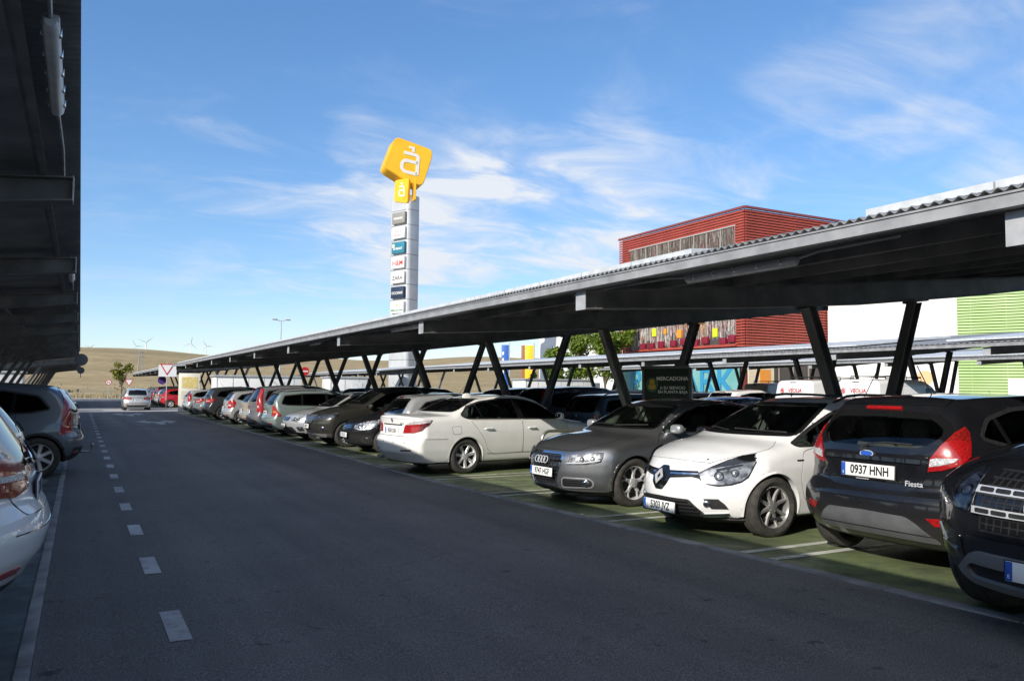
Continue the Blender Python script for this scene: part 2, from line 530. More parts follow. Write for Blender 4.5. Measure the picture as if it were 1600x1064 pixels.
    def strip(s, name, pts, view, w, mat, off=.006, thick=.012, parent=None):
        """thin conforming strip along a polyline"""
        P = [np.array(p, float) for p in s.verts2(pts, view)]; A = []; B = []
        for i, p in enumerate(P):
            t = P[min(i+1, len(P)-1)]-P[max(i-1, 0)]; t /= np.linalg.norm(t)+1e-9
            n = np.array([-t[1], t[0]]); ww = w[i] if isinstance(w, (list, tuple)) else w
            A.append(tuple(p+n*ww/2)); B.append(tuple(p-n*ww/2))
        return s.patch(name, A+B[::-1], view, mat, off=off, thick=thick, parent=parent, grid=.06, raw=True)
    def disc(s, name, view, a, b, r, mat, off=.01, depth=.02, parent=None, dome=0., n=24, sy=1.):
        """round lamp / emblem facing along the local normal"""
        d, ax, ay = VIEW(view)
        p = s.sh.pt(view, a, b); nn = s.sh.normal(p[None])[0]
        up = np.array([0, 0, 1.]) if view != 'T' else np.array([1., 0, 0]); x = np.cross(up, nn); x /= np.linalg.norm(x); y = np.cross(nn, x)
        bm = bmesh.new(); pr = [(r, -depth), (r, 0)]
        pr += [(r*math.cos(t), dome*math.sin(t)) for t in np.linspace(0, math.pi/2, 5)[1:-1]] if dome else []
        rings = lathe(bm, pr+[(r*.001, dome)], n, 'z'); bm.faces.new(rings[-1])
        M = Matrix((tuple(x), tuple(y*sy), tuple(nn))).transposed().to_4x4(); M.translation = Vector(p+nn*off)
        bm.transform(M); bmesh.ops.recalc_face_normals(bm, faces=bm.faces[:])
        return from_bm(name, bm, mat, parent or s.root)
    def frameat(s, view, a, b, off=.006, tilt=None):
        d, ax, ay = VIEW(view)
        p = s.sh.pt(view, a, b); nn = s.sh.normal(p[None])[0]
        if tilt is not None: nn = np.array([d[0]*math.cos(tilt), d[1]*math.cos(tilt), math.sin(tilt)])
        up = np.array([0, 0, 1.]); x = np.cross(up, nn); x /= np.linalg.norm(x); y = np.cross(nn, x)
        M = Matrix((tuple(x), tuple(y), tuple(nn))).transposed().to_4x4(); M.translation = Vector(p+nn*off)
        return M
    def plate(s, view, z, txt, y=0., off=.014, tilt=.05, frame_=True):
        M = s.frameat(view, y, z, off, tilt)
        bm = bmesh.new(); add_box(bm, (0, 0, 0), (.52, .112, .008), .003); bm.transform(M)
        o = from_bm('number_plate', bm, PLATEW, s.root)
        if frame_:
            bm = bmesh.new(); add_box(bm, (0, -.003, -.006), (.54, .132, .010), .003); bm.transform(M); from_bm('plate_frame', bm, BLACK, o)
        bm = bmesh.new(); add_box(bm, (-.238, 0, .001), (.042, .108, .008), .001); bm.transform(M); from_bm('country_band', bm, PLATEB, o)
        text_mesh('country_letter', 'E', .03, PLATEW, o, M @ Matrix.Translation((-.238, -.03, .0055)), .0006)
        if txt: text_mesh('plate_text', txt, .105, INK, o, M @ Matrix.Translation((.022, -.001, .0045)), .0008, sx=.80, bold=.0028, space=1.0)
        return o
    def wheels(s, n=10, style='Y', mat=None, steer=0., rimr=None, tw=.205, hub=None, cap=None):
        S = s.S; R = S['rw']; y = S['W']/2-.02-tw/2 - S.get('track', 0)
        out = []
        for ax in S['axles']:
            for sd in (1, -1):
                w = make_wheel(R, tw, rimr or R*.68, n, style, mat or RIM, s.root)
                w.location = (ax, sd*y, R)
                w.rotation_euler = (0, random.uniform(0, 1.2) if True else 0, (0 if sd > 0 else math.pi)+(steer if ax > 0 else 0))
                w.rotation_mode = 'ZXY'
                out.append(w)
        # lips round the arches
        for ax in S['axles']:
            for vw in ('L', 'R'):
                rr = s.sh.ra; th = np.linspace(rad(-14), rad(194), 40)
                zz = R+np.sin(th)*rr
                o = [(ax+math.cos(t)*(rr+S.get('lip', .022)), R+math.sin(t)*(rr+S.get('lip', .022))) for t in th]
                i = [(ax+math.cos(t)*(rr-.012), R+math.sin(t)*(rr-.012)) for t in th]
                s.patch('arch_lip', o+i[::-1], vw, S.get('lipmat') or s.paint, off=S.get('lipoff', .004), thick=.07, grid=.5, parent=s.body, raw=True)
        return out
    def mirrors(s, x, z, mat=None, size=(.12, .20, .13), out=.10, stalk=None):
        for sd in (1, -1):
            p = s.sh.pt('L' if sd > 0 else 'R', x, z)
            bm = bmesh.new(); c = Vector((p[0], p[1]+sd*out, p[2]+.05))
            bmesh.ops.create_uvsphere(bm, u_segments=20, v_segments=12, radius=.5)
            for v in bm.verts:
                q = v.co
                for k in range(3): q[k] = math.copysign(abs(q[k]*2)**.62, q[k])*.5
                if q.x < -.18: q.x = -.18-(q.x+.18)*-.12
                q.x *= 1-.25*(q.y*sd+.5)*.6
            bmesh.ops.scale(bm, vec=(size[0]*1.25, size[1], size[2]), verts=bm.verts); bmesh.ops.translate(bm, vec=c, verts=bm.verts)
            o = from_bm('wing_mirror', bm, mat or s.paint, s.root, ang=60)
            bm = bmesh.new(); bar(bm, (p[0], p[1]-sd*.02, p[2]+.01), (p[0]-.01, p[1]+sd*(out-.03), p[2]+.02), .05, .035); from_bm('mirror_arm', bm, stalk or BLACK, o)
            bm = bmesh.new(); add_box(bm, (c.x-size[0]*.25, c.y, c.z), (.006, size[1]*.78, size[2]*.72), .002); from_bm('mirror_glass', bm, MIRROR, o)
    def handle(s, x, z, mat=None, w=.17):
        r = []
        for vw, sd in (('L', 1), ('R', -1)):
            p = s.sh.pt(vw, x, z)
            bm = bmesh.new()
            s.disc('handle_cup', vw, x, z+.004, .038, BLACK, off=.001, depth=.004, sy=.7, parent=s.body)
            tube(bm, [(p[0]-w/2, p[1]+sd*.002, p[2]), (p[0]-w/2+.02, p[1]+sd*.03, p[2]), (p[0]+w/2-.02, p[1]+sd*.03, p[2]), (p[0]+w/2, p[1]+sd*.002, p[2])], [.012, .014, .014, .012], 8)
            r.append(from_bm('door_handle', bm, mat or s.paint, s.root))
        return r
    def seats(s, rows, zs=.50, ys=(.37, -.37), wheel_x=None, mat=None):
        for x, kind in rows:
            for y in (ys if kind == 'f' else (.42, 0, -.42)):
                bm = bmesh.new()
                w = .48 if kind == 'f' else .42
                add_box(bm, (x+.22, y, zs), (.5, w, .16), .05)
                add_box(bm, (x-.06, y, zs+.30), (.14, w, .62), .05, Matrix.Rotation(-.28, 3, 'Y'))
                add_box(bm, (x-.17, y, zs+.70), (.09, .27, .17), .04, Matrix.Rotation(-.2, 3, 'Y'))
                from_bm('seat', bm, mat or SEATM, s.root)
        if wheel_x:
            bm = bmesh.new(); c = Vector((wheel_x, .37, zs+.36)); M = Matrix.Rotation(rad(65), 3, 'Y')
            tube(bm, [c+M @ Vector((.18*math.cos(t), .18*math.sin(t), 0)) for t in np.linspace(0, 2*math.pi, 25)[:-1]], .014, 6, True)
            bar(bm, c+M @ Vector((0, .17, 0)), c+M @ Vector((0, -.17, 0)), .03, .05)
            from_bm('steering_wheel', bm, INTER, s.root)

def make_wheel(R, tw, rr, n, style, mat, parent):
    key = ('wheel', R, tw, rr, n, style, mat.name)
    if key not in MESHC:
        h = tw/2
        bm = bmesh.new()      # brake disc and barrel
        rg = lathe(bm, [(rr*.98, -h*.8), (rr*.98, h*.25), (rr*.80, h*.05), (rr*.80, -.0), (.05, -.0)], 36); bm.faces.new(rg[-1])
        bmesh.ops.recalc_face_normals(bm, faces=bm.faces[:])
        me0 = bpy.data.meshes.new('wheel'); bm.to_mesh(me0); bm.free(); me0.materials.append(RIMBK); smooth(me0)
        bm = bmesh.new()      # tyre
        pr = [(rr*.98, -h*.7), (rr+.012, -h*.92), (rr+(R-rr)*.45, -h*1.06), (R-.028, -h*1.0), (R-.010, -h*.86)]
        for g in (-.55, 0., .55):
            pr += [(R, h*(g-.09)), (R-.007, h*(g-.05)), (R-.007, h*(g+.05)), (R, h*(g+.09))]
        pr += [(R-.010, h*.86), (R-.028, h*1.0), (rr+(R-rr)*.45, h*1.06), (rr+.012, h*.92), (rr*.985, h*.8), (rr*.97, h*.5)]
        lathe(bm, pr, 56); bmesh.ops.recalc_face_normals(bm, faces=bm.faces[:])
        me1 = bpy.data.meshes.new('tyre'); bm.to_mesh(me1); bm.free(); me1.materials.append(RUBBER); smooth(me1, 35)
        bm = bmesh.new()      # rim with spokes
        lathe(bm, [(rr*.90, h*.2), (rr*.93, h*.55), (rr*.965, h*.80), (rr*1.0, h*.86), (rr*.995, h*.70)], 48)
        y1, y0 = h*.70, h*.52
        def spoke(t, w0, w1, r0=.045, r1=rr*.95, tilt=0.):
            q = []
            for r, w, y in ((r0, w0, y0+.012), ((r0+r1)/2, (w0+w1)/2, y0+.004), (r1, w1, y1)):
                tt = t+tilt*(r-r0)/(r1-r0)
                cx, cz = math.cos(tt), math.sin(tt); px, pz = -cz, cx
                q.append([bm.verts.new((cx*r+px*o, yy, cz*r+pz*o)) for o, yy in ((-w/2, y-.02), (-w/2*.6, y), (w/2*.6, y), (w/2, y-.02), (0, y-.035))])
            for A, B in zip(q, q[1:]):
                for k in range(5): bm.faces.new((A[k], A[(k+1) % 5], B[(k+1) % 5], B[k]))
        for k in range(n):
            t = 2*math.pi*k/n
            if style == 'I': spoke(t, .05, .03)
            elif style == 'W': spoke(t, .06, .07)
            elif style == 'V':
                spoke(t, .03, .022, tilt=.2); spoke(t, .03, .022, tilt=-.2)
            elif style == 'Y':
                spoke(t, .055, .045, r1=rr*.6); spoke(t, .03, .028, r0=rr*.5, tilt=.24); spoke(t, .03, .028, r0=rr*.5, tilt=-.24)
            elif style == 'T': spoke(t, .05, .085, tilt=.3)
        rg = lathe(bm, [(.066, h*.38), (.062, y0+.014), (.03, y0+.022), (.001, y0+.024)], 20)
        for k in range(5):
            t = 2*math.pi*k/5+.3; add_box(bm, (.045*math.cos(t), y0+.014, .045*math.sin(t)), (.014, .016, .014), .003)
        bmesh.ops.recalc_face_normals(bm, faces=bm.faces[:])
        me2 = bpy.data.meshes.new('rim'); bm.to_mesh(me2); bm.free(); me2.materials.append(mat); smooth(me2, 35)
        MESHC[key] = (me0, me1, me2)
    a, b, c = MESHC[key]
    w = link('wheel', a, None, parent); link('tyre', b, None, w); link('rim', c, None, w)
    return w
MESHC = {}
# ------------------------------------------------------------------ the individual cars
def pill(c, x0b, x1b, zb, x0t, x1t, zt, par=None):
    """black pillar trim between side windows, both sides"""
    for vw in ('L', 'R'):
        c.patch('pillar_trim', [(x0b, zb), (x1b, zb), (x1t, zt), (x0t, zt)], vw, GLOSSB, off=.002, thick=.02, parent=par or c.body)
def sidewin(c, P, mat=None, chrome=False, trim=.022):
    for vw in ('L', 'R'): c.window('window', P, vw, mat, trim, CHROME if chrome else BLACK)
def wiper(c, view, pts, mat=None):
    bm = bmesh.new(); P = []
    for a, b in pts:
        p = c.sh.pt(view, a, b); n = c.sh.normal(p[None])[0]; P.append(p+n*.022)
    tube(bm, P, .009, 6)
    return from_bm('wiper', bm, BLACK, c.root)
def ringlogo(c, M, r, n, dx, tr):
    bm = bmesh.new()
    for k in range(n):
        cx = (k-(n-1)/2)*dx
        tube(bm, [(cx+r*math.cos(t), r*math.sin(t), 0) for t in np.linspace(0, 2*math.pi, 25)[:-1]], tr, 6, True)
    bm.transform(M); return from_bm('emblem', bm, BADGE, c.root)
def polymesh(name, pts, h, mat, parent, M, bevel=0.):
    bm = bmesh.new(); f = bm.faces.new([bm.verts.new((p[0], p[1], 0)) for p in pts])
    r = bmesh.ops.extrude_face_region(bm, geom=[f]); bmesh.ops.translate(bm, vec=(0, 0, h), verts=[v for v in r['geom'] if isinstance(v, bmesh.types.BMVert)])
    if bevel:
        bmesh.ops.bevel(bm, geom=[e for e in bm.edges if all(v.co.z > h*.9 for v in e.verts)], offset=bevel, segments=2, affect='EDGES')
    bmesh.ops.recalc_face_normals(bm, faces=bm.faces[:]); bm.transform(M)
    return from_bm(name, bm, mat, parent, ang=30)
def grille_bars(c, parent, zs, y0, y1, h, mat, off=.008, view='F', name='grille_bar'):
    for z in zs: c.strip(name, [(y, z) for y in np.linspace(y0, y1, 7)], view, h, mat, off=off, thick=.02, parent=parent)
def headlight(c, poly, ang, bowls=(), r=.055, dark=None, off=.004, rim=0.):
    """reflector housing, bowls and a clear cover on each side; bowls: (kind,a,b) on the left side"""
    out = []
    for sd in (1, -1):
        pl = poly if sd > 0 else [mir(p) for p in poly]
        h = c.patch('headlight', pl, sd*ang, dark or HOUS, off=off, thick=.02)
        if rim: c.patch('lamp_rim', inset(c.verts2(pl, sd*ang), rim), sd*ang, GLOSSB, off=.002, thick=.02, parent=h, raw=True)
        cv = c.patch('lamp_cover', pl, sd*ang, LENS, off=off+.022, thick=.02, parent=h)
        for bw in bowls:
            if bw[0] == 'p':
                q = np.array([bw[1], sd*bw[2], bw[3]]); d_, ax_, ay_ = VIEW(sd*ang); rr = bw[4]
                c.disc('lamp_bowl', sd*ang, q @ ax_, q @ ay_, rr, GLOSSB, off=off+.002, depth=.01, parent=h, n=20); c.disc('bulb_lens', sd*ang, q @ ax_, q @ ay_, rr*.74, HOUS, off=off+.004, depth=.004, parent=h, dome=.012, n=20)
                continue
            k, a, b, rr = bw
            vw = {'s': 'L' if sd > 0 else 'R', 'f': 'F'}[k]
            c.disc('lamp_bowl', vw, a if k == 's' else a*sd, b, rr, GLOSSB, off=off+.002, depth=.01, parent=h, n=20)
            c.disc('bulb_lens', vw, a if k == 's' else a*sd, b, rr*.72, CHROME, off=off+.004, depth=.004, parent=h, dome=.012, n=20)
        out.append(h)
    return out
def taillight(c, poly, ang, mat=None, parts=(), off=.012):
    """red lens cluster each side; parts: (poly, mat)"""
    out = []
    for sd in (1, -1):
        fl = lambda P: P if sd > 0 else [mir(p) for p in P]
        t = c.patch('tail_light', fl(poly), sd*ang, mat or RED, off=off, thick=.03, grid=.04)
        for q, m in parts: c.patch('lens_section', fl(q), sd*ang, m, off=off+.003, thick=.006, parent=t, grid=.04)
        out.append(t)
    return out

def car_bmw(root):
    S = dict(L=4.96, W=1.846, H=1.468, rw=.325, ra=.375, axles=(1.56, -1.31), belt=1.0, xm=-.1, lip=.012,
        top=[(-2.55, 1.03), (-2.41, 1.075), (-2.1, 1.095), (-1.74, 1.105), (-1.0, 1.385), (-.62, 1.45), (-.15, 1.468), (.3, 1.44), (.58, 1.375), (1.26, 1.0), (1.7, .95), (2.2, .80), (2.45, .64)],
        front=[(2.24, .15), (2.35, .25), (2.41, .42), (2.42, .58), (2.40, .68), (2.36, .9), (2.36, 1.6)],
        rear=[(-2.24, .16), (-2.33, .26), (-2.39, .33), (-2.46, .40), (-2.485, .55), (-2.465, .655), (-2.40, .70), (-2.385, .92), (-2.42, 1.05), (-2.42, 1.6)],
        half=[(.90, .16), (.94, .25), (.955, .30), (.985, .46), (1.0, .66), (.993, .80), (.98, .88), (.955, .97), (.925, 1.02), (.72, 1.45), (.68, 1.6)],
        nr=(.24, 3.0), nf=(.45, 2.5), cr=.22, cw=.24, zb=.20, k12=.08, gt=.14, crown=.045,
        cabin=(-1.6, 1.12), zfl=.5,
        swin=[rp([(-1.40, 1.085), (-1.20, 1.235), (-.9, 1.335), (-.5, 1.383), (-.1, 1.39), (.2, 1.36), (.5, 1.27), (.78, 1.13), (.97, 1.02), (.95, 1.0), (-1.26, 1.02)], .06)],
        fwin=rp([(-.72, 1.06), (.72, 1.06), (.57, 1.36), (-.57, 1.36)], .05),
        bwin=rp([(-.66, 1.15), (.66, 1.15), (.53, 1.375), (-.53, 1.375)], .05))
    c = Car(S, root, paint('ivory_paint', (.82, .812, .78)), .022)
    sidewin(c, S['swin'][0]); c.window('windscreen', S['fwin'], 'F'); c.window('rear_window', S['bwin'], 'B', mk_glass('rear_glass', (.55, .62, .58)))
    pill(c, -.06, .06, 1.0, -.14, -.05, 1.40); pill(c, -.92, -.885, 1.01, -1.06, -1.03, 1.31)
    for vw in ('L', 'R'): c.strip('chrome_strip', [(-.08, 1.01), (-.155, 1.38)], vw, .012, CHROME, off=.006, parent=c.body)
    c.panel('door', rp([(-1.20, .985), (-.02, .985), (-.02, .36), (-.70, .34), (-.84, .44), (-.93, .66), (-1.08, .85)], .05), 'L', both=True)
    c.panel('door', rp([(.0, .985), (1.02, .985), (1.13, .85), (1.11, .42), (1.07, .34), (.0, .36)], .05), 'L', both=True)
    for vw in ('L', 'R'):
        c.strip('sill_line', [(-.85, .36), (1.1, .36)], vw, .006, GLOSSB, off=.0045, thick=.004, parent=c.body)
        c.strip('bumper_line', [(-2.22, .665), (-1.72, .655)], vw, .006, GLOSSB, off=.003, thick=.004, parent=c.body)
    c.panel('fuel_flap', rp([(-1.62, .88), (-1.42, .88), (-1.44, .74), (-1.60, .74)], .03), 'R')
    # boot lid and its lines
    c.panel('boot_lid', rp([(-.60, .70), (.60, .70), (.66, .80), (.70, 1.02), (-.70, 1.02), (-.66, .80)], .04), 'B')
    c.strip('chrome_strip', [(-.36, .905), (.36, .905)], 'B', .022, BLACK, off=.012)
    taillight(c, pp([(-2.373, .410, .755), (-2.362, .435, .864), (-2.355, .469, .912), (-2.332, .591, .960), (-2.279, .738, .984), (-2.15, .80, .995), (-2.015, .846, 1.0), (-2.130, .875, .908), (-2.216, .832, .815), (-2.294, .691, .770)]), 149, RED,
        [(pp([(-2.355, .472, .908), (-2.332, .591, .955), (-2.279, .738, .980), (-2.15, .80, .990), (-2.03, .843, .994), (-2.080, .865, .958), (-2.228, .809, .938), (-2.310, .634, .921)]), CLEAR),
         (pp([(-2.235, .80, .930), (-2.085, .866, .950), (-2.130, .872, .908), (-2.216, .829, .823), (-2.25, .78, .80)]), REDD)])
    c.plate('B', .79, '9550 DSH', tilt=.02, frame_=False)
    c.disc('emblem', 'B', 0, .98, .040, GLOSSB, off=.008, dome=.006)
    for k in range(4): pass
    M = c.frameat('B', 0, .98, .018); q = [polymesh('emblem_field', [(0, 0)]+[(.03*math.cos(t), .03*math.sin(t)) for t in np.linspace(a, a+math.pi/2, 7)], .001, m, c.root.children[-1], M) for a, m in ((0, PLATEB), (math.pi/2, PLATEW), (math.pi, PLATEB), (-math.pi/2, PLATEW))]
    text_mesh('model_badge', '530 d', .055, CHROME, c.root, c.frameat('B', -.36, .935, .010), .002)
    for sd in (1, -1): c.patch('reflector', rp([(sd*.42, .455), (sd*.70, .475), (sd*.70, .445), (sd*.44, .43)], .01), 'B', REDD, off=.004)
    for y in (-.55, -.2, .2, .55): c.disc('parking_sensor', 'B', y, .585, .012, BLACK, off=.003, n=12)
    bm = bmesh.new(); tube(bm, [(-2.30, .50, .27), (-2.40, .50, .27)], .035, 16); tube(bm, [(-2.30, .58, .27), (-2.40, .58, .27)], .035, 16); from_bm('exhaust_pipe', bm, RIMD, root)
    bm = bmesh.new(); p = c.sh.pt('T', -.75, 0); bmesh.ops.create_uvsphere(bm, u_segments=16, v_segments=10, radius=1)
    bmesh.ops.scale(bm, vec=(.11, .028, .06), verts=bm.verts); bmesh.ops.translate(bm, vec=(p[0], 0, p[2]+.005), verts=bm.verts); from_bm('roof_aerial', bm, c.paint, root)
    headlight(c, [('f', .45, .62), ('f', .45, .70), ('s', 1.9, .78), ('s', 1.88, .70), ('f', .75, .60)], 40, [('f', .58, .655, .05)])
    c.wheels(7, 'W', RIM); c.mirrors(.86, 1.0); c.handle(-.82, .83, w=.19); c.handle(.20, .83, w=.19)
    c.seats([(.05, 'f'), (-.85, 'r')], .42, wheel_x=.62)
    return c

def car_audi(root):
    S = dict(L=4.70, W=1.826, H=1.43, rw=.325, ra=.372, axles=(1.47, -1.34), belt=.98, xm=-.1, lip=.010,
        top=[(-2.45, 1.0), (-2.3, 1.05), (-1.85, 1.07), (-1.15, 1.335), (-.65, 1.41), (-.15, 1.43), (.27, 1.40), (.52, 1.345), (1.32, .965), (1.75, .915), (2.1, .82), (2.30, .70), (2.45, .52)],
        front=[(2.16, .14), (2.27, .20), (2.33, .30), (2.35, .45), (2.345, .60), (2.32, .69), (2.27, .78), (2.24, 1.6)],
        rear=[(-2.2, .16), (-2.30, .3), (-2.35, .5), (-2.33, .68), (-2.30, .95), (-2.33, 1.04), (-2.33, 1.6)],
        half=[(.90, .15), (.94, .24), (.985, .45), (1.0, .62), (.995, .72), (.985, .80), (.955, .93), (.925, .99), (.72, 1.40), (.68, 1.6)],
        nf=(.52, 2.3), cr=.2, cw=.24, zb=.19, k12=.09, gt=.14, crown=.055, cabin=(-1.6, 1.18), zfl=.5,
        swin=[rp([(-1.45, 1.06), (-1.15, 1.22), (-.8, 1.31), (-.3, 1.355), (.1, 1.34), (.42, 1.25), (.75, 1.09), (.93, .985), (.9, .97), (-1.35, 1.0)], .06)],
        fwin=rp([(-.73, 1.02), (.73, 1.02), (.57, 1.325), (-.57, 1.325)], .05), bwin=rp([(-.6, 1.12), (.6, 1.12), (.5, 1.33), (-.5, 1.33)], .05))
    c = Car(S, root, paint('graphite_paint', (.35, .355, .37), .88, .30), .022)
    sidewin(c, S['swin'][0], chrome=True); c.window('windscreen', S['fwin'], 'F', mk_glass('green_glass', (.70, .80, .70))); c.window('rear_window', S['bwin'], 'B')
    pill(c, -.10, .02, .98, -.18, -.08, 1.37); pill(c, -.95, -.92, .98, -1.05, -1.02, 1.28)
    c.panel('door', rp([(.02, .965), (1.0, .965), (1.09, .8), (1.07, .38), (.0, .36)], .05), 'L', both=True)
    c.panel('door', rp([(-1.2, .965), (-.01, .965), (-.01, .36), (-.75, .36), (-.95, .62)], .05), 'L', both=True)
    c.panel('bonnet', cat([(1.33, -.70), (1.40, -.30), (1.42, 0), (1.40, .30), (1.33, .70), (1.55, .70), (1.8, .67), (2.03, .58), (2.16, .42), (2.215, .2), (2.23, 0), (2.215, -.2), (2.16, -.42), (2.03, -.58), (1.8, -.67), (1.55, -.70)], 4), 'T')
    G = rp([(-.33, .695), (.33, .695), (.355, .64), (.31, .49), (.245, .285), (-.245, .285), (-.31, .49), (-.355, .64)], .03)
    g = c.patch('grille', G, 'F', GLOSSB, off=.003, thick=.02)
    c.patch('grille_frame', inset(G, .012), 'F', CHROME, off=.014, thick=.03, hole=inset(G, -.014), parent=g, raw=True)
    for z in np.linspace(.31, .665, 9):
        w = .235+(z-.285)/.355*.085
        grille_bars(c, g, [z], -w, w, .012, BLACK, .010)
    for y in np.linspace(-.21, .21, 7): c.strip('grille_bar', [(y, .30), (y, .68)], 'F', .010, BLACK, off=.009, thick=.015, parent=g)
    M = c.frameat('F', 0, .597, .035); ringlogo(c, M, .046, 4, .068, .007)
    c.plate('F', .445, '9747 HGF', off=.03)
    headlight(c, pp([(2.254, .430, .564), (2.222, .461, .638), (2.197, .470, .672), (2.12, .57, .70), (2.037, .676, .714), (1.927, .788, .721), (1.946, .798, .663), (1.970, .788, .612), (2.03, .73, .59), (2.116, .639, .576)]), 38, [('p', 2.13, .60, .632, .036), ('p', 2.03, .70, .645, .032)], rim=.006)
    c.both('headlight_strip', pp([(2.25, .435, .572), (2.12, .635, .584), (1.975, .785, .62), (1.975, .785, .634), (2.12, .635, .598), (2.245, .442, .586)]), 38, BADGE, off=.03)
    def intake(sd):
        I = rp([(sd*.345, .265), (sd*.37, .38), (sd*.69, .375), (sd*.715, .33), (sd*.69, .28)], .025)
        o = c.patch('air_intake', I, 'F', BLACK, off=.003, thick=.02)
        for z in (.295, .325, .352): c.strip('intake_slat', [(sd*.37, z), (sd*.52, z), (sd*.66, z-.002)], 'F', .010, GLOSSB, off=.012, parent=o)
        c.patch('intake_frame', inset(I, .014), 'F', SATIN, off=.010, thick=.02, hole=I, parent=o, raw=True)
        c.disc('fog_light', 'F', sd*.645, .325, .045, CHROME, off=.016, depth=.03, parent=o, dome=.01)
    intake(1); intake(-1)
    c.patch('front_splitter', [(-.80, .185), (.80, .185), (.82, .225), (.40, .225), (.25, .255), (-.25, .255), (-.40, .225), (-.82, .225)], 'F', BLACK, off=.012, thick=.04)
    for y in np.linspace(-.3, .3, 8): c.strip('intake_slat', [(y*.7, .19), (y*.7, .235)], 'F', .02, GLOSSB, off=.018, parent=c.body)
    c.wheels(5, 'Y', RIM); c.mirrors(.78, .97, SATIN); c.handle(.18, .80); c.handle(-.9, .80)
    c.seats([(.0, 'f'), (-.85, 'r')], .40, wheel_x=.55)
    wiper(c, 'F', [(-.6, 1.03), (-.1, 1.045), (.05, 1.05)]); wiper(c, 'F', [(.1, 1.03), (.6, 1.05)])
    return c

